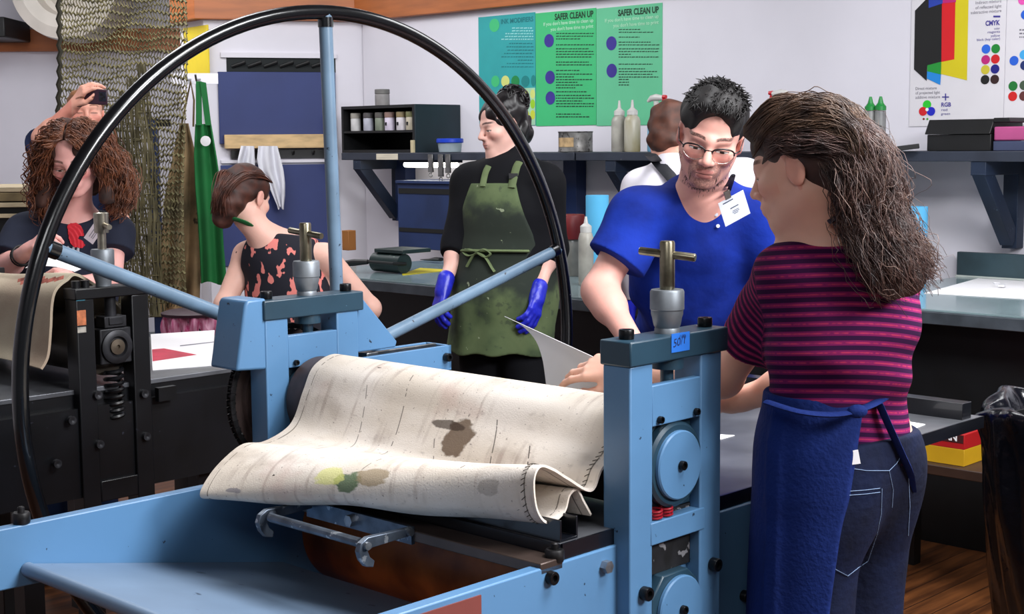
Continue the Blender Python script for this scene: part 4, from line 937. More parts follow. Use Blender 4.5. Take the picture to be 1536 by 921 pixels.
for i, (y0, y1, m) in enumerate(((281, 288, m_pine), (289, 302, M('kraft', (130, 112, 78), .7, var=.2)), (304, 311, m_pine), (321, 327, m_pine))):
    z0 = P(10, y1, 8.6)[2]; z1 = P(10, y0, 8.6)[2]; obj('tray', MB().box(xr-1.1, xr, 8.6, 9.4, z0, z1), m, rk, bevel=.003)
obj('rack_frame', MB().box(xr-1.1, xr-.03, 8.66, 9.38, 0, P(10, 290, 8.6)[2]), m_black, rk)
# ------------------------------------------------------------------ the black press on the left
PO = P(113, 434, 4.0); R0 = room(PO); pu, pv, ptop = R0
m_bp = M('black_press_paint', (9, 10, 15), .38, var=.3, scale=8, speck=(44, 46, 56), spamt=.7)
def q2(px, py, dv=0.): q = on_v(px, py, pv+dv); return A(q[0]-pu, dv, q[2])
p2_ = thing('etching_press', 'smaller black etching press behind the hand wheel at the left', 'printing press', (pu+.1, pv+.4, 0)); 
def B2(): return MB()
def rel(mb):
    mb.v = [(x+pu, y+pv, z) for x, y, z in mb.v]; return mb
cw = q2(222, 437)[0]
def up2(v0, par):
    b = MB().box(0, .055, v0, v0+.06, 0, ptop-.03).box(cw-.055, cw, v0, v0+.06, 0, ptop-.03).box(.055, cw-.055, v0, v0+.06, .58, .64)
    u = obj('upright', rel(b), m_bp, par, bevel=.003)
    obj('cap', rel(MB().box(-.003, cw+.003, v0-.003, v0+.063, ptop-.031, ptop)), m_bp, u, bevel=.003)
    return u
ua = up2(0, p2_); ub = up2(.86, p2_)
cx = q2(176, 520)[0]; cz = q2(176, 520)[2]
m_iron = M('cast_iron', (52, 52, 56), .45, .5, var=.25, scale=20)
obj('bearing_block', rel(MB().box(cx-.05, cx+.05, .006, .055, q2(176, 546)[2], q2(176, 492)[2])), m_iron, ua, bevel=.004)
zt = q2(176, 474)[2]; zm = q2(176, 491)[2]
obj('bearing_yoke', rel(MB().box(cx-.035, cx+.035, .004, .05, zm, zt).box(cx-.022, cx+.022, -.0, .004, zm+.008, zm+.030)), m_iron, ua, bevel=.003)
obj('bearing_ring', rel(MB().lathe([(.048, 0), (.048, .008), (.040, .012), (.030, .012), (.026, .004), (.012, .004)], (cx, .006, cz), (0, -1, 0), 36)), m_iron, ua)
obj('bearing_hub', rel(MB().lathe([(.022, 0), (.022, .010), (.006, .012), (.004, .006), (0, .006)], (cx, .006, cz), (0, -1, 0), 28)), M('bronze', (110, 98, 84), .4, .7, var=.1), ua)
obj('stem', rel(MB().cyl((cx, .03, zt), (cx, .03, ptop-.03), .016)), m_iron, ua)
zs1 = q2(176, 555)[2]; zs0 = q2(176, 632)[2]
obj('coil_spring', rel(MB().spring((cx, .026, zs0), .024, zs1-zs0, 8, .0062)), m_bp, ua)
for (x, y) in ((145, 592), (215, 590), (106, 630), (148, 666), (218, 654), (84, 695)):
    q = q2(x, y); obj('bolt', rel(MB().lathe([(.012, 0), (.012, .012), (.006, .012), (0, .008)], (q[0], 0 if x > 112 else .0, q[2]), (0, -1, 0), 16)), m_iron, ua)
sx = q2(164, 430)[0]
hs = obj('pressure_screw', rel(MB().lathe([(.012, .10), (.012, .150), (.020, .150), (.021, .205), (.016, .207), (.015, .200), (0, .200)], (sx, .03, ptop), n=28)), M('nickel', (172, 164, 148), .3, .9, var=.15, scale=30), ua)
obj('screw_housing', rel(MB().lathe([(.022, 0), (.022, .01), (.028, .03), (.032, .045), (.0325, .10), (.030, .104), (.012, .104)], (sx, .03, ptop), n=32)), m_housing, hs)
obj('tommy_bar', rel(MB().cyl((sx-.010, -.03, ptop+.168), (sx+.012, .075, ptop+.178), .0075, n=14)), M('nickel', (190, 180, 160), .3, .9), hs)
for x in (122, 136):
    q = q2(x, 434); obj('bolt', rel(MB().lathe([(.012, 0), (.012, .02), (0, .02)], (q[0], .03, ptop), n=16)), m_bp, ua)
for (y0, y1, col, nm) in ((440, 452, (40, 110, 130), 'teal_sticker'), (465, 489, (206, 120, 76), 'orange_sticker'), (490, 500, (176, 170, 160), 'grey_sticker')):
    a = q2(113, y1); c = q2(126, y0); obj(nm, rel(MB().box(.001, c[0]-a[0], -.0012, -.0002, a[2], c[2])), M(nm, col, .6, var=.2, scale=60), ua)
obj('top_roller', rel(MB().cyl((cx, .06, cz), (cx, .86, cz), .088, n=48)), M('dull_roller', (86, 78, 70), .35, .6, var=.2, scale=9), p2_)
B2Z = cz-.112
obj('bed', rel(MB().box(-.75, .95, .03, .86, B2Z-.014, B2Z)), m_bed, p2_, bevel=.002)
obj('bed_support', rel(MB().box(-.745, .945, .034, .856, B2Z-.051, B2Z-.0145)), m_bp, p2_)
obj('side_frame', rel(MB().prism([(-.70, B2Z-.051), (-.70, B2Z-.16), (-.3, .60), (.55, .60), (.98, B2Z-.2), (.98, B2Z-.051)], .012, .035).prism([(-.70, B2Z-.051), (-.70, B2Z-.16), (-.3, .60), (.55, .60), (.98, B2Z-.2), (.98, B2Z-.051)], .86, .885)), m_bp, p2_)
obj('machine_base', rel(MB().box(-.18, .50, .05, .85, .60, B2Z-.11)), m_bp, p2_)
obj('lower_roller', rel(MB().cyl((cx, .06, cz-.235), (cx, .86, cz-.235), .09, n=40)), m_bp, p2_)
obj('rear_handle', rel(MB().box(.24, .30, -.02, .0, B2Z-.06, B2Z-.02)), m_bp, p2_)
for u in (-.16, .42):
    for v in (.06, .80): obj('leg', rel(MB().box(u, u+.06, v, v+.06, 0, .60)), m_bp, p2_)
# its blanket
zr = cz+.101
farp = [(cx+.10, cz-.03), (cx+.07, zr-.03), (cx, zr), (cx-.09, zr-.01)]
def nearp(dv):
    L = [q2(120, 418, dv), q2(100, 424, dv), q2(84, 436, dv), q2(78, 455, dv), q2(76, 490, dv), q2(72, 530, dv), q2(62, 552, dv)]
    return [(p[0], p[2]) for p in L]
n1 = catmull([(cx+.100, cz+.01), (cx+.05, zr+.005)]+nearp(.07), 60)
Gb = []
for i in range(24):
    s = i/23; row = []
    for j in range(60):
        u, z = n1[j]; row.append((u+pu-.03*s*math.sin(j/20), .07+pv+.76*s, z+.008*math.sin(s*6+j*.1)-.01*s))
    Gb.append(row)
m_cv2 = M('tan_blanket', (196, 184, 160), .9, var=.08, scale=4, rgb2=(170, 150, 130), bump=.1, bscale=200)
fb = obj('press_blanket', MB().sheet(Gb, .008), m_cv2, O=(pu, pv+.4, cz), smooth=60, label='tan felt blanket draped over the roller of the black press', cat='press blanket')
b = MB(); 
for k in range(7):
    c = A(*on_v(8+k*4.5, 432+(k % 3)*5, pv+.08))
    j = 22+k % 3; i = 1+k; p = A(Gb[i][j]); p2x = A(Gb[i+1][j+3]); n_ = A(-.75, -.3, .55)
    b.obox(p+n_*.0075, p2x-p, np.cross(p2x-p, n_), n_, .016, .007, .0006)
obj('red_marks', b, M('faded_red', (206, 120, 104), .9, var=.3, scale=40), fb)
# prints on the right half of its bed
PZ = B2Z
def sheet_on(pxs, z, m, label, name='print', cat='print', h=.0015):
    q = [on_z(x, y, z) for x, y in pxs]; b = MB().prism([tuple(p[:2]) for p in q], z+.0004, z+.0004+h, 'z')
    return obj(name, b, m, O=q[0]*A(1, 1, 0)+A(0, 0, z), smooth=0, label=label, cat=cat), q

q = [on_z(x, y, PZ) for x, y in ((226, 502), (322, 496), (318, 549), (229, 556))]
vmin = pv+.04
q = [A(p[0], max(p[1], vmin), p[2]) for p in q]
pr_ = obj('print', MB().prism([tuple(p[:2]) for p in q], PZ+.0004, PZ+.002, 'z'), m_white, O=q[0]*A(1, 1, 0)+A(0, 0, PZ), smooth=0, label='white print with a crimson block lying on the bed of the black press', cat='print')
r = [on_z(x, y, PZ+.0024) for x, y in ((228, 524), (246, 522.5), (296, 532), (229, 542))]
obj('crimson_block', MB().add(r, [(0, 1, 2, 3)]), M('crimson_ink', (186, 36, 66), .6, var=.12, scale=12), pr_, smooth=0)
r = [on_z(x, y, PZ+.0024) for x, y in ((270, 518), (324, 512), (324, 513), (270, 519.4))]
obj('pencil_line', MB().add(r, [(0, 1, 2, 3)]), m_gt, pr_, smooth=0)
# loose sheet under the curly-haired woman's hands
Gs = []
for i in range(9):
    s = i/8; a = P(38+s*44, 402-s*30, 4.58+.14*s); c = P(112+s*18, 408-s*8, 4.50+.12*s); Gs.append([a*(1-t)+c*t+ZZ*.012*math.sin(t*3.1) for t in np.linspace(0, 1, 9)])
obj('paper_sheet', MB().sheet(Gs, .0008), m_white, O=P(80, 402, 4.5), rm=False, smooth=60, label='white sheet held by the curly-haired woman over the black press', cat='paper')
# the print being lifted off the bed
lf = catmull([P(757, 474.5, 3.36), P(781, 487, 3.30), P(802, 508, 3.25), P(813, 535, 3.21), P(818, 565, 3.19), P(822, 600, 3.17)], 24)
rt_ = catmull([P(905, 542, 2.985), P(912, 556, 2.98), P(918, 575, 2.98), P(922, 595, 2.98), P(925, 615, 2.98), P(928, 640, 2.98)], 24)
Gs = [[lf[j]*(1-s)+rt_[j]*s+unit(A(.3, -1, .3))*.014*math.sin(s*math.pi)*(j/23) for s in np.linspace(0, 1, 22)] for j in range(24)]
lp_ = obj('print', MB().sheet(Gs, .0012), m_white, O=P(840, 600, 3.1), rm=False, smooth=60, label='white sheet being lifted by its corner behind the blue press roller', cat='print')
for px_, nm in ((((1046, 650), (1102, 653.5), (1084, 658.5), (1046, 668)), 'white paper corner showing on the bed right of the near upright'), (((1300, 634), (1340, 629), (1388, 637), (1343, 655), (1300, 660)), 'white sheet on the bed beside the striped woman\'s hip')):
    q = [on_z(x, y, BZ+.0005) for x, y in px_]; q = [A(p[0], max(p[1], .055), p[2]) for p in q]
    obj('paper_sheet', MB().prism([tuple(p[:2]) for p in q], BZ+.0004, BZ+.0016, 'z'), m_white, O=q[0]*A(1, 1, 0)+A(0, 0, BZ), smooth=0, label=nm, cat='paper')
# pink-lined bin beyond the black press
c = P(290, 480, 6.35)*A(1, 1, 0); zt = P(290, 468, 6.35)[2]
bn = thing('bin', 'dark topped round bin with a crinkled magenta liner left of the woman with the bun', 'bin', c, rm=False)
r_ = .125
obj('drum', MB().lathe([(r_-.02, 0), (r_-.015, zt-.03), (r_-.03, zt-.03)], c, n=32), m_black, bn)
Gs = [[c+A((r_+.012*math.sin(t*9+h*9)+.008*math.sin(t*17-h*7))*math.cos(t), (r_+.012*math.sin(t*9+h*9)+.008*math.sin(t*17-h*7))*math.sin(t), zt-.012-h*.30) for t in np.linspace(0, 2*math.pi, 90)] for h in np.linspace(0, 1, 20)]
obj('liner', MB().sheet(Gs), M('magenta_liner', (176, 52, 106), .3, var=.25, scale=18, rgb2=(220, 160, 186), stretch=(4, 4, .6)), bn, smooth=180)
obj('lid', MB().lathe([(.02, zt-.02), (r_+.012, zt-.012), (r_+.014, zt), (r_-.01, zt+.008), (0, zt+.010)], c, n=36), M('dark_plum_lid', (52, 24, 38), .5), bn)
# ------------------------------------------------------------------ figures: smooth-union fields meshed block by block
class F:
    """list of primitives combined in order; op u = smooth union, s = smooth subtraction, i = smooth intersection"""
    def __init__(s): s.p = []
    def cap(s, a, b, ra, rb=None, k=.02, op='u', fl=None, cut=()):
        s.p.append(('c', A(a), A(b), ra, ra if rb is None else rb, k, op, fl, [(A(q), unit(n)) for q, n in cut])); return s
    def ell(s, c, r, R=None, k=.02, op='u'):
        r = A(r) if hasattr(r, '__len__') else A(r, r, r)
        s.p.append(('e', A(c), r, np.eye(3) if R is None else R, None, k, op, None, [])); return s
    def plane(s, pt, n, k=.004):     # keeps the side the normal points away from
        s.p.append(('p', A(pt), unit(n), None, None, k, 'i', None, [])); return s
    def box(s, c, h, R=None, r=.005, k=.005, op='u'):
        s.p.append(('b', A(c), A(h), np.eye(3) if R is None else R, r, k, op, None, [])); return s
    def copy(s, infl=0.):
        g = F()
        for q in s.p:
            q = list(q)
            if infl:
                if q[0] == 'c': q[3] += infl; q[4] += infl
                elif q[0] == 'e': q[2] = q[2]+infl
            g.p.append(tuple(q))
        return g
    def one(s, q, X_):
        t = q[0]
        if t == 'c':
            a, b, ra, rb, fl = q[1], q[2], q[3], q[4], q[7]
            p = X_-a; ab = b-a
            f = 1.
            if fl is not None:
                n, sc = fl; n = A(n); p = p+(sc-1)*(p@n)[:, None]*n; ab = ab+(sc-1)*(ab@n)*n; f = 1/math.sqrt(sc)
            h = np.clip(p@ab/(ab@ab+1e-12), 0, 1)
            d = (np.linalg.norm(p-h[:, None]*ab, axis=1)-(ra+(rb-ra)*h))*f
        elif t == 'e':
            p = (X_-q[1])@q[3]; r = q[2]
            k0 = np.linalg.norm(p/r, axis=1); k1 = np.linalg.norm(p/(r*r), axis=1)+1e-9
            d = k0*(k0-1)/k1; d = np.where(k0 < .2, -r.min()*.8, d)
        elif t == 'p': d = (X_-q[1])@q[2]
        else:
            p = np.abs((X_-q[1])@q[3])-(q[2]-q[4])
            d = np.linalg.norm(np.maximum(p, 0), axis=1)+np.minimum(p.max(1), 0)-q[4]
        for (pt, n) in q[8]: d = np.maximum(d, (X_-pt)@n)
        return d
    @staticmethod
    def comb(D, d, k, op):
        if D is None: return d if op == 'u' else np.full_like(d, 1.)
        if op == 'u':
            h = np.maximum(k-np.abs(D-d), 0)/max(k, 1e-6); return np.minimum(D, d)-h*h*k*.25
        if op == 's': d = -d
        h = np.maximum(k-np.abs(D-d), 0)/max(k, 1e-6); return np.maximum(D, d)+h*h*k*.25
    def ev(s, X_, idx=None, disp=None):
        D = None
        for i in (range(len(s.p)) if idx is None else idx):
            q = s.p[i]; D = s.comb(D, s.one(q, X_), q[5], q[6])
        if D is None: D = np.full(len(X_), 1.)
        if disp is not None: D = D+disp(X_)
        return D
    def bounds(s):
        lo = np.full(3, 1e9); hi = -lo
        for q in s.p:
            if q[6] != 'u': continue
            if q[0] == 'c': L = np.minimum(q[1]-q[3], q[2]-q[4]); H = np.maximum(q[1]+q[3], q[2]+q[4])
            elif q[0] == 'e': L = q[1]-q[2].max(); H = q[1]+q[2].max()
            else: L = q[1]-np.linalg.norm(q[2]); H = q[1]+np.linalg.norm(q[2])
            lo = np.minimum(lo, L); hi = np.maximum(hi, H)
        return lo-.03, hi+.03
    def mesh(s, h, disp=None, nb=14, pad=0.):
        lo, hi = s.bounds(); lo = lo-pad; hi = hi+pad
        B = nb*h; nblk = np.ceil((hi-lo)/B).astype(int)
        gi = np.stack(np.meshgrid(*[np.arange(n) for n in nblk], indexing='ij'), -1).reshape(-1, 3)
        C = lo+(gi+.5)*B; hd = B*math.sqrt(3)/2*1.25+.004
        PD = np.stack([s.one(q, C) for q in s.p]); D = None
        for q, d in zip(s.p, PD): D = s.comb(D, d, q[5], q[6])
        act = np.where(np.abs(D) < hd+.02+(pad or 0))[0]
        ax = np.arange(nb+1)
        loc = np.stack(np.meshgrid(ax, ax, ax, indexing='ij'), -1).reshape(-1, 3)
        keys, verts, quads = [], [], []
        big = (nblk.max()+2)*nb+5
        def key(c): return (c[:, 0]*big+c[:, 1])*big+c[:, 2]
        for bi in act:
            idx = []
            for i, q in enumerate(s.p):
                d = PD[i, bi]; m = hd+q[5]+.012
                if q[6] == 'u':
                    if d < m: idx.append(i)
                elif q[6] == 's':
                    if d < m: idx.append(i)
                elif d > -m: idx.append(i)
            if not idx: continue
            g0 = gi[bi]*nb
            V = s.ev(lo+(g0+loc)*h, idx, disp).reshape(nb+1, nb+1, nb+1)
            S = V < 0
            if S.all() or not S.any(): continue
            cnt = np.zeros((nb, nb, nb), int); acc = np.zeros((nb, nb, nb, 3)); ne = np.zeros((nb, nb, nb))
            for dx in (0, 1):
                for dy in (0, 1):
                    for dz in (0, 1): cnt += S[dx:nb+dx, dy:nb+dy, dz:nb+dz]
            for a in range(3):
                o1, o2 = [x for x in range(3) if x != a]
                for e1 in (0, 1):
                    for e2 in (0, 1):
                        sl0 = [None]*3; sl1 = [None]*3
                        sl0[a] = slice(0, nb); sl1[a] = slice(1, nb+1)
                        for o_, e in ((o1, e1), (o2, e2)): sl0[o_] = sl1[o_] = slice(e, nb+e)
                        v0 = V[tuple(sl0)]; v1 = V[tuple(sl1)]; cr = (v0 < 0) != (v1 < 0)
                        t = np.where(cr, v0/np.where(cr, v0-v1, 1), 0)
                        ne += cr; acc[..., a] += np.where(cr, t, 0); acc[..., o1] += np.where(cr, e1, 0); acc[..., o2] += np.where(cr, e2, 0)
            m = (cnt > 0) & (cnt < 8); ci = np.argwhere(m)
            verts.append(lo+(g0+ci+acc[m]/ne[m][:, None])*h); keys.append(key(g0+ci+1))
            for a in range(3):
                o1, o2 = (a+1) % 3, (a+2) % 3
                sl0 = [slice(0, nb)]*3; sl1 = list(sl0); sl1[a] = slice(1, nb+1)
                s0 = S[tuple(sl0)]; cr = s0 != S[tuple(sl1)]; ei = np.argwhere(cr); fl = s0[cr]
                e = g0+ei+1; d1 = np.zeros(3, int); d2 = np.zeros(3, int); d1[o1] = 1; d2[o2] = 1
                q = np.stack([key(e-d1-d2), key(e-d2), key(e), key(e-d1)], 1)
                q = np.where(fl[:, None], q, q[:, ::-1]); quads.append(q)
        K = np.concatenate(keys); V = np.concatenate(verts); Q = np.concatenate(quads)
        o = np.argsort(K); Ks = K[o]; j = np.searchsorted(Ks, Q); j = np.minimum(j, len(Ks)-1)
        ok = (Ks[j] == Q).all(1); Q = o[j[ok]]
        return V, Q
def sdf_obj(name, f, h, mat, parent, disp=None, attrs=None, smooth_it=1, pad=0., **k):
    V, Q = f.mesh(h, disp, pad=pad)
    if not len(V): return None
    for _ in range(smooth_it):      # one light relaxation along the quads
        S = np.zeros_like(V); n = np.zeros(len(V))
        for a, b in ((0, 1), (1, 2), (2, 3), (3, 0)):
            np.add.at(S, Q[:, a], V[Q[:, b]]); np.add.at(n, Q[:, a], 1); np.add.at(S, Q[:, b], V[Q[:, a]]); np.add.at(n, Q[:, b], 1)
        V = V*.5+.5*S/np.maximum(n, 1)[:, None]
    mb = MB(); mb.v = V; mb.f = [tuple(q) for q in Q.tolist()]
    at = {kk: fn(V) for kk, fn in (attrs or {}).items()}
    return obj(name, mb, mat, parent, smooth=180, attrs=at, **k)
def frame_of(fwd, up=(0, 0, 1), roll=0.):
    f = unit(fwd); x = unit(np.cross(f, A(up))); z = np.cross(x, f)
    if roll: x, z = x*math.cos(roll)+z*math.sin(roll), z*math.cos(roll)-x*math.sin(roll)
    return np.stack([x, f, z], 1)           # columns: right, forward, up
def head(f, c, R, s=1., male=False, mouth=0.):
    T = lambda x, y, z: A(c)+R@A(x, y, z)*s
    f.ell(T(0, -.014, .040), A(.073, .093, .078)*s, R, .0)
    f.ell(T(0, .018, -.028), A(.058, .062, .086)*s, R, .03*s)
    for e in (-1, 1):
        f.cap(T(e*.050, -.014, -.048), T(e*.016, .062, -.088), .016*s*(1.1 if male else 1), .015*s, .028*s)
        f.ell(T(e*.040, .050, -.020), A(.024, .026, .022)*s, R, .022*s)
    f.ell(T(0, .070, -.090), A(.020, .015, .014)*s*(1.1 if male else 1), R, .02*s)
    f.cap(T(-.036, .066, .024), T(0, .079, .021), .011*s, .010*s, .016*s); f.cap(T(.036, .066, .024), T(0, .079, .021), .011*s, .010*s, .016*s)
    for e in (-1, 1): f.ell(T(e*.033, .097, .001), A(.019, .017, .0115)*s, R, .012*s, 's')
    for e in (-1, 1): f.ell(T(e*.032, .0655, .000), A(.0145, .0135, .0125)*s, R, .006*s)
    f.cap(T(0, .078, .014), T(0, .1035, -.024), .0075*s, .0105*s*(1.1 if male else 1), .012*s)
    for e in (-1, 1): f.ell(T(e*.0115, .092, -.029), A(.0085, .011, .0075)*s, R, .007*s)
    f.ell(T(0, .078, -.056), A(.030, .014, .018)*s, R, .02*s)
    f.ell(T(0, .088, -.0535), A(.023, .0085, .0055)*s, R, .006*s); f.ell(T(0, .0865, -.0645), A(.019, .0085, .0065)*s, R, .006*s)
    for e in (-1, 1):
        f.ell(T(e*.076, -.016, -.006), A(.0075, .019, .031)*s, R, .010*s); f.ell(T(e*.0855, -.012, -.001), A(.006, .010, .017)*s, R, .006*s, 's')
    return T
def hand(f, w, d, back, thumb, curls=(.35, .4, .45, .5), s=1., tcurl=.3, spread=.06, infl=0., k=.006):
    """w wrist, d finger direction, back = direction the back of the hand faces, thumb = +1/-1 side along cross(d, back)"""
    y = unit(d); z = unit(A(back)-y*(A(back)@y)); x = np.cross(y, z)*thumb
    L = lambda a, b, c: A(w)+(x*a+y*b+z*c)*s
    f.cap(L(0, -.02, 0), L(.0, .02, 0), .025*s+infl, .025*s+infl, .02, fl=(z, 1.35))
    kn = [(.027, .086), (.0085, .091), (-.0095, .087), (-.026, .078)]
    for (kx, ky) in kn: f.cap(L(kx*.55, .012, 0), L(kx, ky, .001), .0135*s+infl, .0102*s+infl, .012)
    for i, (kx, ky) in enumerate(kn):
        ln = [(.041, .025, .020), (.045, .029, .021), (.042, .027, .020), (.033, .020, .018)][i]
        p = A(kx, ky, .001); ang = 0.; sp = (1.5-i)*spread
        for j, l in enumerate(ln):
            ang += curls[i]*(1., 1.15, .7)[j]
            dirn = A(math.sin(sp)*math.cos(ang), math.cos(sp)*math.cos(ang), -math.sin(ang)); q = p+dirn*l
            r0 = (.0092, .0084, .0077)[j]*(1, 1.02, 1, .88)[i]
            f.cap(L(*p), L(*q), r0*s+infl, (r0-.0007)*s+infl, .0035); p = q
    t0, t1 = A(.018, .018, -.004), A(.041, .050, -.014-.01*tcurl)
    t2 = t1+.034*unit(A(.40-.5*tcurl, .9, -.35*tcurl-.1)); t3 = t2+.026*unit(A(.10-.8*tcurl, .95, -.5*tcurl-.1))
    f.cap(L(*t0), L(*t1), .015*s+infl, .0115*s+infl, .012); f.cap(L(*t1), L(*t2), .0108*s+infl, .0095*s+infl, .004); f.cap(L(*t2), L(*t3), .0095*s+infl, .0078*s+infl, .003)
    return L
def skin_mat(name, base, c, R, s=1., lip=(176, 92, 92), brow=(50, 36, 30), eye='open', blush=(206, 120, 108), beard=None, browz=.026, iris=(60, 44, 34), rough=.5):
    m, nt, b = newmat(name); x, y, z, vec, _ = xattr(nt, 'hp'); L = nt.links.new
    ax = x.abs(); front = y.gt(.03)*ax.lt(.075)*z.gt(-.11)*z.lt(.09)
    n = xnoise(nt, vec, 22, 3); n9 = xnoise(nt, vec, 260, 3)
    col = mixc(nt, n.soft(.35, .65)*.35, lin(base), lin(tuple(int(q*.93) for q in base)))
    bl = ((ax-.042)/.026).sq()+((z+.026)/.020).sq(); col = mixc(nt, bl.soft(1.3, .1)*front*.38, col, lin(blush))
    nb = (ax/.017).sq()+((z+.024)/.014).sq(); col = mixc(nt, nb.soft(1.4, .2)*y.gt(.085)*.16, col, lin(blush))
    er = ax.gt(.070)*(z.abs().lt(.045)); col = mixc(nt, er*.35, col, lin(blush))
    if beard:
        bc, mous, chinz, dens = beard
        jaw = (z+.098-ax*.55).soft(.035, -.004)*y.gt(-.02)*z.gt(-.135)
        mu = ((ax-.018)/.030).sq()+((z+.043)/.0095).sq(); mo = mu.soft(1.5, .6)*y.gt(.05)
        gt_ = (((ax-.030)/.010).sq()+((z+.062)/.030).sq()).soft(1.4, .5)*y.gt(.05)
        ch = ((ax/.034).sq()+((z+.090)/.022).sq()).soft(1.3, .6)*y.gt(.03)
        side = (z+.070-ax*.2).soft(.028, -.02)*y.gt(.0)*.30
        k = side.max(mo.max(gt_.max(ch)))*(n9.soft(.28, .62)*.5+.5)*dens*z.gt(-.125)
        col = mixc(nt, k, col, lin(bc))
    u1 = ((ax-.0)/.0215).sq()+((z+.0525-ax*.06)/.0062).sq(); u2 = (ax/.0180).sq()+((z+.0648)/.0070).sq()
    col = mixc(nt, (u1.soft(1.15, .75).max(u2.soft(1.15, .75)))*front*y.gt(.06)*.70, col, lin(lip))
    col = mixc(nt, (z+.0583+ax.sq()*.8).abs().soft(.0018, .0005)*ax.lt(.0205)*y.gt(.055)*.95, col, lin((74, 30, 30)))
    # brows
    bz = (z-browz-.006+((ax-.034)/.022).sq()*.0034).abs(); bk = bz.soft(.0050, .0024)*ax.soft(.010, .016)*ax.soft(.056, .048)*front*y.gt(.045)
    col = mixc(nt, bk*(n9.soft(.2, .6)*.4+.6)*.9, col, lin(brow))
    nst = (((ax-.0085)/.0040).sq()+((z+.0352)/.0022).sq()).soft(1.3, .5)*y.gt(.086); col = mixc(nt, nst*.75, col, lin((90, 36, 30)))
    ex = (ax-.032)
    if eye == 'open': hz, zc = .0056, .0005
    elif eye == 'down': hz, zc = .0028, -.0030
    else: hz, zc = .0004, -.0045
    el = (ex/.0150).sq()+((z-zc)/hz).sq()
    lash = ((ex/.0172).sq()+((z-zc-.0008)/(hz+.0016)).sq()).soft(1.1, .8)*z.gt(zc-.0006-hz*.35)
    crease = (z-zc-hz-.0052+(ex/.017).sq()*.005).abs().soft(.0012, .0003)*ex.abs().lt(.017)
    eyef = y.gt(.045)
    col = mixc(nt, crease*eyef*.45, col, lin((120, 66, 56)))
    bag = (((ex)/.017).sq()+((z-zc+hz+.006)/.0055).sq()).soft(1.2, .3)*eyef*.22; col = mixc(nt, bag, col, lin((140, 84, 84)))
    col = mixc(nt, lash*eyef*.92, col, lin((34, 22, 20)))
    if eye != 'closed':
        ins = el.soft(1.05, .85)*eyef
        col = mixc(nt, ins, col, lin((214, 206, 202)))
        ir = (ex.sq()+(z-zc+.0005).sq()); col = mixc(nt, ins*ir.lt(.0058**2), col, lin(iris)); col = mixc(nt, ins*ir.lt(.0027**2), col, lin((8, 8, 8)))
    L(col, b.inputs['Base Color']); b.inputs['Roughness'].default_value = rough; b.inputs['Specular IOR Level'].default_value = .35
    b.inputs['Subsurface Weight'].default_value = .12; b.inputs['Subsurface Radius'].default_value = (.012, .005, .003); b.inputs['Subsurface Scale'].default_value = 1
    nz = nt.nodes.new('ShaderNodeTexNoise'); nz.inputs['Scale'].default_value = 180; L(vec, nz.inputs[0]); bp = nt.nodes.new('ShaderNodeBump'); bp.inputs['Strength'].default_value = .08; bp.inputs['Distance'].default_value = .002; L(nz.outputs[0], bp.inputs['Height']); L(bp.outputs[0], b.inputs['Normal'])
    return m
def hp_fn(c, R, s=1.): return lambda V: ((V-A(c))@R)/s
def arm(f, sh, el, wr, s=1., infl=0., female=True):
    g = .90 if female else 1.08
    f.cap(sh, el, .047*s*g+infl, .038*s*g+infl, .03); f.cap(el, wr, .038*s*g+infl, .0255*s*g+infl, .02)
    m = A(el)*.72+A(wr)*.28; f.cap(A(el)*.9+A(wr)*.1, m, .041*s*g+infl, .041*s*g+infl, .03)
def torso(f, pel, wai, che, nb, shL, shR, fwd, wid, dep, infl=0.):
    """elliptical spine; wid/dep = half sizes at pelvis, waist, chest"""
    fw = unit(fwd); pts = [pel, wai, che]
    for a, b, i, j in ((pel, wai, 0, 1), (wai, che, 1, 2)):
        sc = (wid[i]/dep[i]+wid[j]/dep[j])/2
        f.cap(a, b, wid[i]+infl, wid[j]+infl, .05, fl=(fw, sc))
    up = A(nb)-A(che); t = A(che)+up*.55
    f.cap(che, t, wid[2]+infl, wid[2]*.84+infl, .05, fl=(fw, wid[2]/dep[2]*1.05))
    for sh in (shL, shR):
        f.cap(A(sh)*.45+A(nb)*.55-up*.10, sh, .042+infl, .044+infl, .05)
def leg(f, hip, kn, an, s=1., infl=0.):
    f.cap(hip, kn, .080*s+infl, .055*s+infl, .04); f.cap(kn, an, .055*s+infl, .036*s+infl, .02); m = A(kn)*.7+A(an)*.3; f.cap(m, m*.8+A(an)*.2, .054*s+infl, .05*s+infl, .03)
def shoe(f, an, fwd, s=1.):
    fw = unit(A(fwd)*A(1, 1, 0)); a = A(an[0], an[1], .045)
    f.cap(a-fw*.04, a+fw*.14+A(0, 0, -.012), .040*s, .034*s, .02, fl=(ZZ, 1.1)); f.cap(a, A(an)+ZZ*.02, .042*s, .046*s, .03); f.plane(a*A(1, 1, 0), (0, 0, -1))
def wob(amp, sc, seed=0, n=5):
    r = np.random.default_rng(seed); Wv = r.normal(size=(n, 3)); Wv /= np.linalg.norm(Wv, axis=1)[:, None]; Wv *= sc*r.uniform(.6, 1.7, n)[:, None]; ph = r.uniform(0, 6.28, n)
    return lambda P_: amp*np.sin(P_@Wv.T+ph).mean(1)*2
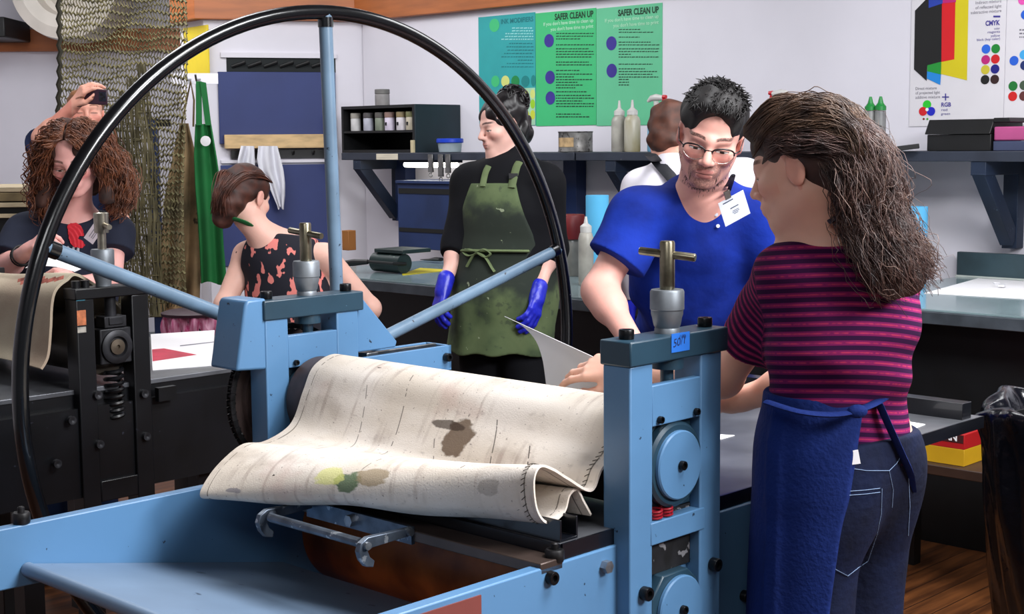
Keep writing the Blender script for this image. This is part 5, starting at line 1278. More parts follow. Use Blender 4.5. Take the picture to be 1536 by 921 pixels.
def strands(guides, n, r, seg=26, wave=.006, freq=9, curl=0., seed=0, spread=.5, taper=.4, sides=4):
    """guides: list of polylines (same length); each strand is a blend of two neighbours, waved"""
    rg = np.random.default_rng(seed); G_ = [catmull(g, seg) for g in guides]; mb = MB(); m = len(G_)
    for i in range(n):
        q = rg.uniform(0, m-1); j = min(int(q), m-2); f = q-j
        c = G_[j]*(1-f)+G_[j+1]*f
        off = rg.normal(size=3)*spread; t = np.linspace(0, 1, seg)
        env = np.minimum(1, t*3)[:, None]
        ph = rg.uniform(0, 6.28, 3); fr = freq*rg.uniform(.7, 1.35, 3); am = wave*rg.uniform(.4, 1.6)
        c = c+env*off+env*am*np.stack([np.sin(fr[k]*t*2+ph[k]) for k in range(3)], 1)
        if curl:
            T = np.gradient(c, axis=0); T /= np.linalg.norm(T, axis=1)[:, None]+1e-9; a = np.cross(T, A(.3, .5, .8)); a /= np.linalg.norm(a, axis=1)[:, None]+1e-9; bb = np.cross(T, a)
            tw = t*freq*6.28*rg.uniform(.7, 1.3)+ph[0]; cr = curl*rg.uniform(.5, 1.4)
            c = c+env*cr*(a*np.cos(tw)[:, None]+bb*np.sin(tw)[:, None])
        e = max(6, int(seg*rg.uniform(.8, 1.0)))
        rr = r*rg.uniform(.6, 1.3)*(1-taper*t[:e]**2)
        mb.tube(c[:e], rr, sides)
    return mb
def hair_mat(name, c1, c2, rough=.42, scale=30):
    m = M(name, c1, rough, var=.1, scale=scale, rgb2=c2, spec=.5); m.node_tree.nodes['Principled BSDF'].inputs['Sheen Weight'].default_value = .0; return m
def person(name_label, O):
    return thing('person', name_label, 'person', O, rm=False)
FAST = .88
m_eyedk = None
def cloth(name, rgb, var=.12, scale=6, bump=.25, bscale=14, rough=.85, **k): return M(name, rgb, rough, var=var, scale=scale, bump=bump, bscale=bscale, spec=.2, **k)
def tubeobj(name, pts, r, m, parent, n=8, flat=1., **k): return obj(name, MB().tube(pts, r, n, flat=flat), m, parent, smooth=60, **k)
def ground(pt): return A(pt[0], pt[1], 0)
# ================================================================== woman in the striped top
def woman_striped():
    fw, rt = VV, UU
    pel, wai, che, nb = P(1263, 662, 2.665), P(1252, 590, 2.640), P(1266, 488, 2.605), P(1240, 352, 2.585)
    sc = P(1252, 420, 2.595); shL, shR = P(1192, 408, 2.575), sc+rt*.155
    elL, wrL = P(1087, 566, 2.82), P(938, 557, 2.885)
    hc = P(1202, 252, 2.555); R = frame_of((-.80, .50, -.27)); s = .92
    wid, dep = (.151, .114, .136), (.110, .092, .106)
    bz = BZ+.012
    wrR = P(1098, 602, 2.880); elR = P(1205, 572, 2.780)
    hipL, hipR = pel-rt*.088-ZZ*.03, pel+rt*.088-ZZ*.03
    knL, knR = A(*(hipL+fw*.03)[:2], .49), A(*(hipR+fw*.03)[:2], .49)
    anL, anR = A(*(hipL-fw*.02)[:2], .09), A(*(hipR-fw*.02)[:2], .09)
    root = person('woman in a maroon striped top and blue denim apron, seen from behind', ground(pel))
    f = F(); T = head(f, hc, R, s)
    f.cap(T(0, -.028, -.055), nb, .048, .056, .03)
    torso(f, pel, wai, che, nb, shL, shR, fw, wid, dep)
    arm(f, shL, elL, wrL); arm(f, shR, elR, wrR)
    leg(f, hipL, knL, anL); leg(f, hipR, knR, anR)
    dL = P(866, 549, 2.95)-wrL
    hand(f, wrL, dL, (-.1, -.75, .65), -1, (.25, .35, .5, .6), .94, .5)
    hand(f, wrR, P(1050, 606, 2.910)-wrR, ZZ+.2*unit(fw), 1, (.3, .35, .4, .42), .94, .3)
    sk = skin_mat('skin_striped_woman', (226, 176, 156), hc, R, s, eye='down', brow=(70, 52, 40))
    sdf_obj('body', f, .0036*FAST, sk, root, attrs={'hp': hp_fn(hc, R, s)})
    # striped top
    g = F(); torso(g, pel-ZZ*.02, wai, che, nb-ZZ*.005, shL, shR, fw, (wid[0]-.006, wid[1]+.002, wid[2]), dep, .014)
    hemz = pel[2]-.030; g.plane((0, 0, hemz), (0, 0, -1)); g.plane(nb+ZZ*.012-fw*.02, unit(ZZ*.9+fw*.42), .01)
    hem = shL*.40+elL*.60
    ax = unit(elL-shL)
    g.cap(shL, elL, .062, .056, .035, cut=[(hem, ax)]); gt_ = F(); torso(gt_, pel-ZZ*.02, wai, che, nb-ZZ*.005, sc-rt*.09, shR, fw, wid, dep, .014)
    hemR = shR*.3+elR*.7; g.cap(shR, elR, .062, .062, .04, cut=[(hemR, elR-shR)])
    def st(V):
        h = np.clip(((V-shL)@(elL-shL))/((elL-shL)@(elL-shL)), 0, 1); dA = np.linalg.norm(V-shL-h[:, None]*(elL-shL), axis=1)
        lat = (V-sc)@rt
        onarm = (dA-.062 < gt_.ev(V)-.004) & ((V-shL)@ax > .012)
        tors = V[:, 2]+.10*((V-che)@fw)+.02*np.sin(lat*9)
        return np.where(onarm, (V-shL)@ax+7.0, tors)
    m, nt, b = newmat('striped_jersey'); _, _, _, vec, q = xattr(nt, 'st'); X.nt = nt
    tc = nt.nodes.new('ShaderNodeTexCoord'); nz = xnoise(nt, tc.outputs['Object'], 90, 3); n2 = xnoise(nt, tc.outputs['Object'], 7, 3)
    ph = (q/.0168).mod(1)
    c = mixc(nt, ph.soft(.46, .50)*(1-ph.soft(.94, .98)), lin((122, 28, 86)), lin((46, 14, 54)))
    c = mixc(nt, (ph-.22).abs().soft(.12, .04)*nz.soft(.3, .6)*.8, c, lin((190, 56, 92)))
    c = mixc(nt, n2.soft(.3, .7)*.25, c, lin((60, 14, 52)))
    nt.links.new(c, b.inputs['Base Color']); b.inputs['Roughness'].default_value = .9; b.inputs['Specular IOR Level'].default_value = .15
    wr_ = wob(.0035, 26, 4); wz = lambda V: wr_(V*A(1, 1, 1.9))+.0045*np.sin((V[:, 2]+.35*((V-che)@rt))*58)*np.exp(-((V[:, 2]-wai[2]-.035)/.07)**2)
    sdf_obj('striped_top', g, .0042*FAST, m, root, disp=wz, attrs={'st': st})
    # jeans
    g = F(); torso(g, pel-ZZ*.03, pel+ZZ*.02, pel+ZZ*.04, pel+ZZ*.05, pel, pel, fw, (wid[0], wid[0]-.01, wid[0]-.02), dep, .006)
    for h_, k_, a_ in ((hipL, knL, anL), (hipR, knR, anR)): g.cap(h_, k_, .092, .088, .03); g.cap(k_, a_, .090, .082, .03)
    for e in (-1, 1): g.ell(pel-fw*.040+rt*e*.070-ZZ*.075, (.076, .070, .11), k=.06)
    g.plane((0, 0, pel[2]+.020), (0, 0, 1)); g.plane((0, 0, .04), (0, 0, -1))
    m_jean = cloth('dark_denim', (16, 26, 56), .2, 8, .3, 60, rgb2=(10, 15, 34))
    dj = wob(.004, 22, 9)
    je = sdf_obj('jeans', g, .0046*FAST, m_jean, root, disp=dj)
    def on_surf(px, py, fld, d0=2.25, d1=2.9, off=.0015):
        t = np.linspace(d0, d1, 260); pts = np.array([P(px, py, q) for q in t]); v = fld.ev(pts, None, dj); i = int(np.argmax(v < .0))
        return pts[max(i-1, 0)] - unit(ray(px, py))*off
    m_stitch = M('pale_stitching', (120, 142, 176), .8)
    for k_, line in enumerate(([(1274, 737), (1300, 735), (1323, 732)], [(1274, 743), (1300, 741), (1323, 738)], [(1323, 733), (1322, 770), (1316, 800), (1302, 842), (1290, 850), (1272, 864), (1250, 852)],
                 [(1272, 702), (1300, 706), (1334, 706), (1345, 695), (1352, 683)], [(1334, 706), (1340, 735), (1338, 765)], [(1363, 715), (1365, 760), (1362, 810)])):
        dense = []
        for i in range(len(line)-1):
            for q in range(8): dense.append((line[i][0]+(line[i+1][0]-line[i][0])*q/8, line[i][1]+(line[i+1][1]-line[i][1])*q/8))
        pts = [on_surf(x, y, g) for x, y in dense]
        if len(pts) > 2: tubeobj('pocket_stitching', pts, .0007, m_stitch, je, 4)
    t0 = on_surf(1281, 686, g, off=.012)
    obj('care_tag', MB().obox(t0, (1, .1, .1), (-.2, 0, 1), (.1, -1, 0), .0095, .0125, .0008), m_white, root)
    # apron: wraps the front and the left side, open at the back right
    g = F(); n_back = unit(np.cross(ray(1283, 640)-0, P(1245, 921, 2.545)-P(1283, 640, 2.545)));  n_back = n_back if n_back[0] > 0 else -n_back
    qa = P(1282, 640, 2.545); cutA = [(qa, n_back), (pel+fw*.03, fw)]; cutB = [(pel+fw*.02, -fw)]
    low = A(pel[0]-.005, pel[1], .45)
    for cut in (cutA, cutB):
        g.cap(wai-ZZ*.002, pel-ZZ*.02, wid[1]+.044, wid[0]+.034, .0 if cut is cutA else .004, fl=(fw, 1.38), cut=cut)
        g.cap(pel-ZZ*.02, low, wid[0]+.034, .196, .03, fl=(fw, 1.20), cut=cut)
    ctop = P(1200, 520, 2.710)
    g.cap(wai, che, wid[1]+.024, wid[2]+.021, .004, fl=(fw, 1.28), cut=[(che-ZZ*.02, unit(ZZ-.45*fw)), (wai+fw*.055-rt*.02, -unit(fw-.55*ZZ))])
    g.plane((0, 0, wai[2]+.012), unit(ZZ-.0*fw));  g.plane((0, 0, .47), (0, 0, -1))
    m_ap = cloth('blue_denim_apron', (18, 40, 104), .16, 5, .25, 120, speck=(120, 140, 175), spamt=.765, spscale=26)
    apn = sdf_obj('apron', g, .0046*FAST, m_ap, root, disp=wob(.003, 15, 5))
    tie = [P(1150, 603, 2.505), P(1200, 618, 2.450), P(1250, 622, 2.460), P(1284, 616, 2.475), P(1310, 606, 2.505), P(1333, 592, 2.575)]
    tubeobj('apron_tie', catmull(tie, 30), .0095, m_ap, root, 8, .45)
    tie = [P(1318, 604, 2.520), P(1334, 640, 2.535), P(1352, 680, 2.560), P(1364, 708, 2.595), P(1368, 735, 2.625)]
    tubeobj('apron_tie', catmull(tie, 24), .010, m_ap, root, 8, .4)
    obj('tie_knot', MB().ell(P(1286, 617, 2.468), (.018, .010, .012)), m_ap, root)
    tubeobj('neck_strap', catmull([T(-.05, -.045, -.115), T(-.025, -.075, -.105), T(.02, -.08, -.105), T(.05, -.05, -.115)], 20), .011, M('dark_strap', (24, 30, 52), .8), root, 8, .4)
    # hair
    c_hi, c_lo = (120, 90, 82), (52, 34, 32)
    m_h = hair_mat('brown_hair', (84, 60, 54), (46, 30, 28)); m_h2 = hair_mat('lighter_brown_hair', (114, 88, 76), (74, 54, 48)); m_h3 = hair_mat('top_brown_hair', (98, 74, 58), (54, 38, 32)); m_hd = hair_mat('hair_mass', (62, 42, 38), (38, 24, 22), .6)  # brown tones differ between the strand sets and the mass
    g = F(); g.ell(T(0, -.020, .046), A(.080, .099, .082)*s, R, .0); g.ell(T(0, -.05, .01), A(.070, .075, .085)*s, R, .03)
    g.ell(T(-.06, .085, -.045), A(.07, .062, .085)*s, R, .02, 's'); g.ell(T(.06, .085, -.045), A(.07, .062, .085)*s, R, .02, 's'); g.ell(T(0, .12, .0), A(.08, .048, .066)*s, R, .02, 's')
    g.ell(T(-.085, -.010, -.022), A(.030, .026, .040)*s, R, .015, 's')
    B = [P(1290, 235, 2.520), P(1300, 300, 2.505), P(1334, 362, 2.475), P(1362, 415, 2.465)]
    g.cap(T(0, -.075, .03), B[0], .058, .050, .04); g.cap(B[0], B[1], .050, .046, .03); g.cap(B[1], B[2], .046, .040, .03); g.cap(B[2], B[3], .040, .030, .03)
    g.cap(B[1], P(1335, 435, 2.450), .04, .022, .03)
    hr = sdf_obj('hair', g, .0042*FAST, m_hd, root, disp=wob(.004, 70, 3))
    def up(x, y, z, j=1.0): return T(x*j, y*j, z*j)
    clip = T(-.006, -.082, .092)
    ends = [P(1330, 447, 2.440), P(1345, 440, 2.440), P(1362, 432, 2.445), P(1385, 428, 2.455), P(1396, 418, 2.475), P(1392, 395, 2.495)]
    mids = [P(1268, 330, 2.470), P(1290, 325, 2.460), P(1302, 318, 2.455), P(1316, 310, 2.465), P(1328, 303, 2.495), P(1336, 318, 2.525)]
    m2 = [P(1300, 395, 2.445), P(1318, 388, 2.435), P(1340, 382, 2.435), P(1354, 378, 2.445), P(1366, 376, 2.475), P(1372, 370, 2.505)]
    tops = [T(-.070, -.055, .0), T(-.070, -.075, .03), T(-.05, -.10, .05), T(-.02, -.118, .055), T(.02, -.115, .05), T(.05, -.095, .05)]
    gl = [[tops[i], tops[i]*.5+mids[i]*.5-VV*.018+ZZ*.012, mids[i], m2[i], ends[i]] for i in range(6)]
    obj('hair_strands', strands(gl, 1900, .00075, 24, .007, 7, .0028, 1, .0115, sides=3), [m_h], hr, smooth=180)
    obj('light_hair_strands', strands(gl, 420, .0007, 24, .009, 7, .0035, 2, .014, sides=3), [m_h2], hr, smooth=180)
    # swept up from forehead and temple to the clip, then falling
    gl = []
    for (x, y, z) in ((-.060, .066, .040), (-.066, .055, .062), (-.055, .075, .085), (-.035, .078, .105), (-.010, .082, .112), (.02, .078, .112), (.05, .065, .095)):
        a = T(x, y, z); gl.append([a, T(x*1.18, y*.2-.01, max(z, .07)*1.16+.008), T(x*.7-.004, -.055, .104), clip*.5+T(x*.6, -.09, .095)*.5, T(x*.7, -.125, .055), T(x*.5-.01, -.135, .0)])
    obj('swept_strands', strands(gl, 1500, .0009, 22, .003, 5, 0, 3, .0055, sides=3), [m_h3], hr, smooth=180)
    gl = []
    for (x, y, z) in ((-.071, .046, .022), (-.074, .035, .040), (-.074, .03, .060), (-.07, .025, .08), (-.06, .03, .10)):
        gl.append([T(x, y, z), T(-.083, -.01, .045), T(-.085, -.045, .035), T(-.078, -.085, .02), T(-.05, -.115, -.005), T(-.03, -.125, -.05)])
    obj('side_strands', strands(gl, 1000, .0009, 22, .004, 5, 0, 4, .0075, sides=3), [m_h], hr, smooth=180)
    gl = []
    for i in range(6): gl.append([T(-.05+.02*i, -.118, .06), T(-.055+.02*i, -.135, .02), B[0]*.4+mids[i]*.6-VV*.03, mids[i]-VV*.012, m2[i]-VV*.006])
    obj('crown_strands', strands(gl, 1100, .0008, 24, .006, 6, .003, 6, .012, sides=3), [m_h], hr, smooth=180)
    obj('flyaway_strands', strands(gl[2:], 90, .0004, 24, .012, 6, .004, 8, .018, sides=3), [m_h2], hr, smooth=180)
    gl = []
    for (x, y, z) in ((-.072, .035, .050), (-.068, .03, .075), (-.056, .035, .098), (-.036, .04, .110), (-.01, .045, .114), (.02, .04, .112), (.05, .02, .100)):
        gl.append([T(x, y, z), T(x*1.10-.004, -.02, z+.003), T(x*1.06-.004, -.065, z*.93+.002), T(x*.95-.004, -.105, z*.62+.014), T(x*.75-.008, -.125, z*.25+.006), T(x*.65-.012, -.135, -.035)])
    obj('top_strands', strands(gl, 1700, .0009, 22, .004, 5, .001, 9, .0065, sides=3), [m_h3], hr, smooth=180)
    obj('hair_clip', MB().tube(catmull([clip+(R@A(-.022, 0, .002)), clip+(R@A(-.008, -.004, .009)), clip+(R@A(.012, -.006, .008)), clip+(R@A(.026, -.004, .0))], 12), .0038, 8), M('gold_clip', (206, 168, 90), .25, .9), hr)
    return root
# ================================================================== man in blue
def man_blue():
    fw = unit(A(-.16, -1, 0)); rt = A(fw[1], -fw[0], 0)
    pel, wai, che, nb = P(1032, 585, 4.50), P(1042, 500, 4.36), P(1050, 405, 4.03), P(1052, 292, 3.86)
    sc = P(1048, 322, 3.89); shR, shL = P(958, 326, 3.86), P(1146, 328, 3.88)
    elR, wrR = P(898, 434, 3.80), P(954, 522, 3.62); elL, wrL = P(1190, 446, 3.86), P(1200, 530, 3.66)
    hc = P(1066, 206, 3.78); R = frame_of((-.19, -1, -.40), roll=.20); s = 1.06
    wid, dep = (.160, .152, .168), (.13, .130, .130)
    root = person('man with glasses and a goatee in a royal blue shirt leaning on the press bed', ground(pel))
    f = F(); T = head(f, hc, R, s, True)
    f.cap(T(0, -.03, -.05), nb+ZZ*.0, .060, .068, .03)
    torso(f, pel, wai, che, nb, shL, shR, fw, wid, dep); arm(f, shL, elL, wrL, 1, 0, False); arm(f, shR, elR, wrR, 1, 0, False)
    hz = BZ+.02
    tR = P(992, 566, 3.54); tL = P(1206, 555, 3.58)
    hand(f, wrR, tR-wrR, ZZ-.3*fw, -1, (.2, .25, .3, .3), 1.06, .1); hand(f, wrL, tL-wrL, ZZ-.3*fw, 1, (.2, .25, .3, .3), 1.06, .1)
    hipL, hipR = pel-rt*.09, pel+rt*.09
    feet = [A(*(h-fw*.0+.0*rt)[:2], .09) for h in (hipL, hipR)]; kn = [A(*(h+fw*.02)[:2], .5) for h in (hipL, hipR)]
    for h, k_, a in zip((hipL, hipR), kn, feet): leg(f, h, k_, a)
    sk = skin_mat('skin_man', (224, 166, 152), hc, R, s, eye='down', brow=(44, 30, 26), beard=((86, 60, 54), 0, 0, .72), browz=.025, blush=(206, 108, 100), lip=(158, 88, 84))
    sdf_obj('body', f, .0031*FAST, sk, root, attrs={'hp': hp_fn(hc, R, s)})
    # shirt
    g = F(); torso(g, pel+ZZ*.02, wai, che, nb+ZZ*.006, shL, shR, fw, wid, dep, .017)
    g.plane((0, 0, pel[2]-.02), (0, 0, -1))
    g.ell(T(0, -.02, -.10)+ZZ*.0, (.066, .066, .07), k=.01, op='s')
    vtop, vbot = nb+fw*.10+ZZ*.01, P(1076, 326, 3.70)
    vx = unit(rt); d_ = unit(vbot-vtop)
    g.cap(nb+fw*.09+ZZ*.015, vbot, .040, .004, .006, op='s')
    for sh, el, t_ in ((shR, elR, .60), (shL, elL, .60)):
        hem = sh*(1-t_)+el*t_; g.cap(sh, el, .077, .086, .05, cut=[(hem, el-sh)])
    m_s = cloth('royal_blue_jersey', (16, 46, 148), .16, 7, .35, 22, rgb2=(12, 32, 110))
    w1 = wob(.0045, 22, 14); w2 = lambda V: w1(V*A(1, 1, 1.4))+.005*np.sin(((V-che)@rt*.8+V[:, 2])*52+np.sin(V[:, 0]*18))*np.clip((che[2]-V[:, 2])/.12+.2, 0, 1)*.8
    sh_ = sdf_obj('shirt', g, .0042*FAST, m_s, root, disp=w2)
    def surf(px, py, off=.002, fld=g, disp=w2):
        t = np.linspace(3.5, 4.1, 240); pts = np.array([P(px, py, q) for q in t]); v = fld.ev(pts, None, disp); i = int(np.argmax(v < 0)); return pts[max(i-1, 0)]-unit(ray(px, py))*off
    m_btn = M('pearl_button', (214, 216, 226), .4)
    for (x, y) in ((1074, 335), (1077, 338)): pass
    for (x, y) in ((1074.5, 322), (1077, 339)): p = surf(x, y, .003); obj('button', MB().lathe([(.0050, 0), (.0050, .0025), (0, .003)], p, -ray(x, y), 14), m_btn, sh_)
    # badge on a dark lanyard
    bd = [P(1077, 305, 3.672), P(1114.5, 284.5, 3.672), P(1126, 321, 3.70), P(1088, 339.5, 3.70)]
    n_ = unit(np.cross(bd[1]-bd[0], bd[3]-bd[0])); n_ = n_ if n_[1] < 0 else -n_
    ex, ey = unit(bd[1]-bd[0]), unit(bd[3]-bd[0]); hx, hy = np.linalg.norm(bd[1]-bd[0])/2, np.linalg.norm(bd[3]-bd[0])/2; bc = (bd[0]+bd[1]+bd[2]+bd[3])/4
    bg = obj('name_badge', MB().obox(bc, ex, ey, n_, hx, hy, .0012), M('badge_card', (222, 228, 238), .4, var=.01), root, label='white name badge hanging from a dark lanyard')
    b = MB()
    for (x, y, w, h) in ((-.7, -.78, .75, .045), (-.28, -.15, .6, .04), (-.18, .12, .45, .022), (-.22, .24, .5, .022), (-.15, .36, .35, .022)):
        rr = random.Random(int(x*100+y*77)); cx_ = x
        while cx_ < x+w:
            ww = rr.uniform(.05, .13); b.obox(bc+ex*hx*(cx_+ww/2)+ey*hy*y+n_*.0014, ex, ey, n_, ww/2*hx*.9, h*hy, .0002); cx_ += ww
    obj('print', b, M('badge_ink', (70, 80, 100), .7), bg)
    m_lan = M('dark_lanyard', (20, 24, 34), .7)
    lan = catmull([T(-.055, -.055, -.105), T(-.062, .0, -.118), surf(1100, 262, .004), surf(1094, 284, .005), P(1090, 294, 3.675)], 24)
    tubeobj('lanyard', lan, .0055, m_lan, root, 6, .4); obj('badge_clip', MB().obox(P(1091, 292, 3.668), ex, ey, n_, .008, .011, .003), m_steel, root, bevel=.001)
    # trousers
    g = F(); torso(g, pel-ZZ*.02, pel+ZZ*.04, pel+ZZ*.06, pel+ZZ*.08, pel, pel, fw, (wid[0], wid[0], wid[0]-.02), dep, .010)
    for h, k_, a in zip((hipL, hipR), kn, feet): g.cap(h, k_, .095, .08, .03); g.cap(k_, a, .08, .07, .02)
    g.plane((0, 0, pel[2]+.06), (0, 0, 1)); sdf_obj('trousers', g, .008, cloth('dark_trousers', (26, 28, 40)), root, disp=wob(.004, 20, 2))
    g = F(); [shoe(g, a, fw) for a in feet]; sdf_obj('shoes', g, .008, m_black, root)
    # hair
    m_h = hair_mat('black_brown_hair', (20, 15, 15), (11, 8, 9), .62); g = F()
    g.ell(T(0, -.018, .050), A(.081, .101, .080)*s, R, 0); g.ell(T(0, .02, .090), A(.064, .062, .045)*s, R, .02)
    g.ell(T(0, .118, .024), A(.070, .070, .076)*s, R, .016, 's'); g.ell(T(-.07, .078, -.04), A(.03, .066, .068)*s, R, .016, 's'); g.ell(T(.07, .078, -.04), A(.03, .066, .068)*s, R, .016, 's')
    for e in (-1, 1): g.ell(T(e*.09, -.006, -.022), A(.026, .030, .042)*s, R, .01, 's')
    g.plane(T(0, -.05, -.075), R@A(0, .35, -1))
    hr = sdf_obj('hair', g, .0034*FAST, m_h, root, disp=wob(.004, 110, 5))
    rg = np.random.default_rng(5); b = MB()
    for i in range(620):
        th = rg.uniform(0, 2*math.pi); ph = rg.uniform(0, 1.15)
        n = A(math.sin(ph)*math.cos(th), math.sin(ph)*math.sin(th), math.cos(ph)); r = A(.080, .100, .083)*n
        if n[1] > .60 and n[2] < .74: continue
        p = A(0, -.012, .052)+r; up = unit(n*.55+A(rg.normal()*.45, .55+rg.normal()*.4, .15)); L_ = rg.uniform(.010, .024)
        b.tube([T(*p), T(*(p+up*L_*.5)), T(*(p+up*L_+A(rg.normal()*.004, .006, -.004)))], [.0022, .0017, .0005], 4)
    for i in range(260):
        x = rg.uniform(-.06, .06); p = A(x, .060-abs(x)*.35+rg.normal()*.006, .098-abs(x)*.20+rg.normal()*.006); b.tube([T(*p), T(*(p+A(rg.normal()*.004, .014, .012))), T(*(p+A(rg.normal()*.008, .022, -.002)))], [.0022, .0016, .0006], 4)
    obj('hair_tufts', b, m_h, hr, smooth=180)
    b = MB()
    for i in range(1500):
        x = rg.normal()*.024; u = rg.uniform()
        if u < .45: p = A(x, .083-x*x*16, -.046+rg.normal()*.0035)
        elif u < .85: p = A(x*.8, .083-x*x*14, -.086+rg.normal()*.010)
        else: p = A(math.copysign(.031, x), .071, rg.uniform(-.085, -.046))
        dn = unit(A(x*6, .45, -1)); b.tube([T(*p), T(*(p+dn*.006))], [.0009, .0004], 3)
    obj('goatee', b, hair_mat('beard_hair', (72, 52, 44), (34, 24, 22), .5), root, smooth=180)
    # glasses
    b = MB(); b2 = MB()
    for e in (-1, 1):
        cx_, cz_ = e*.0345, -.0055; up_, lo_ = [], []
        for t in np.linspace(0, math.pi, 15): up_.append(T(cx_+.0270*math.cos(t), .0945-abs(cx_+.0270*math.cos(t))**2*4.2, cz_+.0165*math.sin(t)**.7))
        for t in np.linspace(math.pi, 2*math.pi, 19): lo_.append(T(cx_+.0270*math.cos(t), .0945-abs(cx_+.0270*math.cos(t))**2*4.2, cz_+.021*math.sin(t)))
        b.tube(up_, .0023, 6); b2.tube(lo_, .0010, 6); x0 = e*.0612
        b.tube([T(x0, .0795, cz_+.006), T(e*.074, .06, cz_+.008), T(e*.080, -.010, .010), T(e*.080, -.03, -.006)], .0017, 6)
    b.tube([T(-.0085, .0930, .0015), T(0, .0965, .004), T(.0085, .0930, .0015)], .0016, 6)
    gl = obj('glasses', b, M('black_frames', (16, 14, 16), .25), root, smooth=180); obj('lower_rims', b2, M('silver_rims', (200, 190, 180), .25, .9), gl, smooth=180)
    return root
# ================================================================== woman in the olive apron
def woman_apron():
    fw = unit(A(-.42, -.90, 0)); rt = A(fw[1], -fw[0], 0); d = 5.5
    pel, wai, che, nb = P(757, 440, d), P(757, 385, d), P(760, 325, d), P(768, 250, d+.02)
    sc = P(762, 274, d); shR, shL = sc+rt*.158, sc-rt*.158
    elR, wrR = P(688, 368, 5.50), P(667, 426, 5.40); elL, wrL = P(826, 372, 5.44), P(807, 438, 5.34)
    hc = P(753, 189, d); R = frame_of((-.92, -.40, -.24)); s = .93
    wid, dep = (.175, .165, .168), (.145, .14, .138)
    root = person('woman with a dark top knot in a stained olive apron and blue gloves', ground(pel))
    f = F(); T = head(f, hc, R, s); f.cap(T(0, -.028, -.055), nb, .047, .055, .03)
    torso(f, pel, wai, che, nb, shL, shR, fw, wid, dep); arm(f, shL, elL, wrL); arm(f, shR, elR, wrR)
    dR, dL = P(655, 470, 5.36)-wrR, P(797, 490, 5.28)-wrL
    cur = (.35, .4, .42, .45)
    hand(f, wrR, dR, (-.8, -.5, 0), 1, cur, .94, .4); hand(f, wrL, dL, (.75, -.6, 0), -1, cur, .94, .4)
    hipL, hipR = pel-rt*.09, pel+rt*.09; an = [A(*h[:2], .09) for h in (hipL, hipR)]; kn = [A(*(h+fw*.02)[:2], .5) for h in (hipL, hipR)]
    for h, k_, a in zip((hipL, hipR), kn, an): leg(f, h, k_, a)
    sk = skin_mat('skin_apron_woman', (232, 184, 170), hc, R, s, eye='down', brow=(34, 24, 24), lip=(206, 130, 124), browz=.024)
    sdf_obj('body', f, .004*FAST, sk, root, attrs={'hp': hp_fn(hc, R, s)})
    m_k = cloth('black_knit', (11, 12, 18), .2)
    g = F(); torso(g, pel, wai, che, nb, shL, shR, fw, wid, dep, .014); g.cap(nb-ZZ*.02, T(0, -.018, -.100), .064, .058, .02)
    g.plane((0, 0, pel[2]-.06), (0, 0, -1)); g.plane(T(0, 0, -.086), R@A(0, .30, 1), .004)
    for sh, el, wr in ((shR, elR, wrR), (shL, elL, wrL)):
        hem = el*.72+wr*.28; g.cap(sh, el, .070, .066, .04); g.cap(el, wr, .064, .046, .02, cut=[(hem, wr-el)])
    sdf_obj('jumper', g, .006*FAST, m_k, root, disp=wob(.004, 24, 6))
    g = F(); torso(g, pel, pel+ZZ*.04, pel+ZZ*.06, pel+ZZ*.08, pel, pel, fw, (wid[0],)*3, dep, .006)
    for h, k_, a in zip((hipL, hipR), kn, an): g.cap(h, k_, .098, .085, .03); g.cap(k_, a, .085, .08, .02)
    sdf_obj('trousers', g, .008, m_k, root); g = F(); [shoe(g, a, fw) for a in an]; sdf_obj('shoes', g, .008, m_black, root)
    # gloves
    m_g = M('blue_nitrile', (36, 44, 190), .35, var=.12, scale=20, bump=.2, bscale=60)
    for wr, dd, bk, th in ((wrR, dR, (-.8, -.5, 0), 1), (wrL, dL, (.75, -.6, 0), -1)):
        g = F(); hand(g, wr, dd, bk, th, cur, .94, .4, infl=.003); g.cap(wr-unit(dd)*.022, wr+unit(dd)*.03, .032, .030, .01)
        sdf_obj('glove', g, .0036*FAST, m_g, root)
    # apron
    g = F(); bib = [(che+rt*.150+fw*.0, unit(rt+.0*ZZ)), (che-rt*.150, -rt), (che+fw*.035, -fw)]
    slR = unit(rt+ZZ*.36); slL = unit(-rt+ZZ*.36)
    topz = P(748, 279, d-.14)[2]
    bibc = [(wai+rt*.185, slR), (wai-rt*.185, slL), (che+fw*.02, -fw), (A(0, 0, topz), ZZ)]
    g.cap(wai, che, wid[1]+.024, wid[2]+.022, 0, fl=(fw, 1.17), cut=bibc); g.cap(che, che+(nb-che)*.55, wid[2]+.022, wid[2]*.84+.024, .03, fl=(fw, 1.20), cut=bibc)
    cutS = [(pel+fw*.0-fw*.02, -fw)]
    g.cap(wai, pel, wid[1]+.026, wid[0]+.034, .02, fl=(fw, 1.15), cut=[(wai-fw*.02, -fw)]); low = A(pel[0]-.03, pel[1], .70); g.cap(pel, low, wid[0]+.034, .205, .03, fl=(fw, 1.15), cut=cutS)
    g.plane((0, 0, P(750, 537, d-.2)[2]), (0, 0, -1))
    m, nt, b = newmat('olive_apron'); tc = nt.nodes.new('ShaderNodeTexCoord'); X.nt = nt
    sp = nt.nodes.new('ShaderNodeSeparateXYZ'); nt.links.new(tc.outputs['Object'], sp.inputs[0]); zz = X(sp.outputs[2])
    n1 = xnoise(nt, tc.outputs['Object'], 7, 5); n2 = xnoise(nt, tc.outputs['Object'], 34, 4)
    wa = (zz-wai[2]-.03).abs().soft(.26, .02); c = mixc(nt, n1.soft(.3, .7), lin((90, 104, 68)), lin((64, 80, 50)))
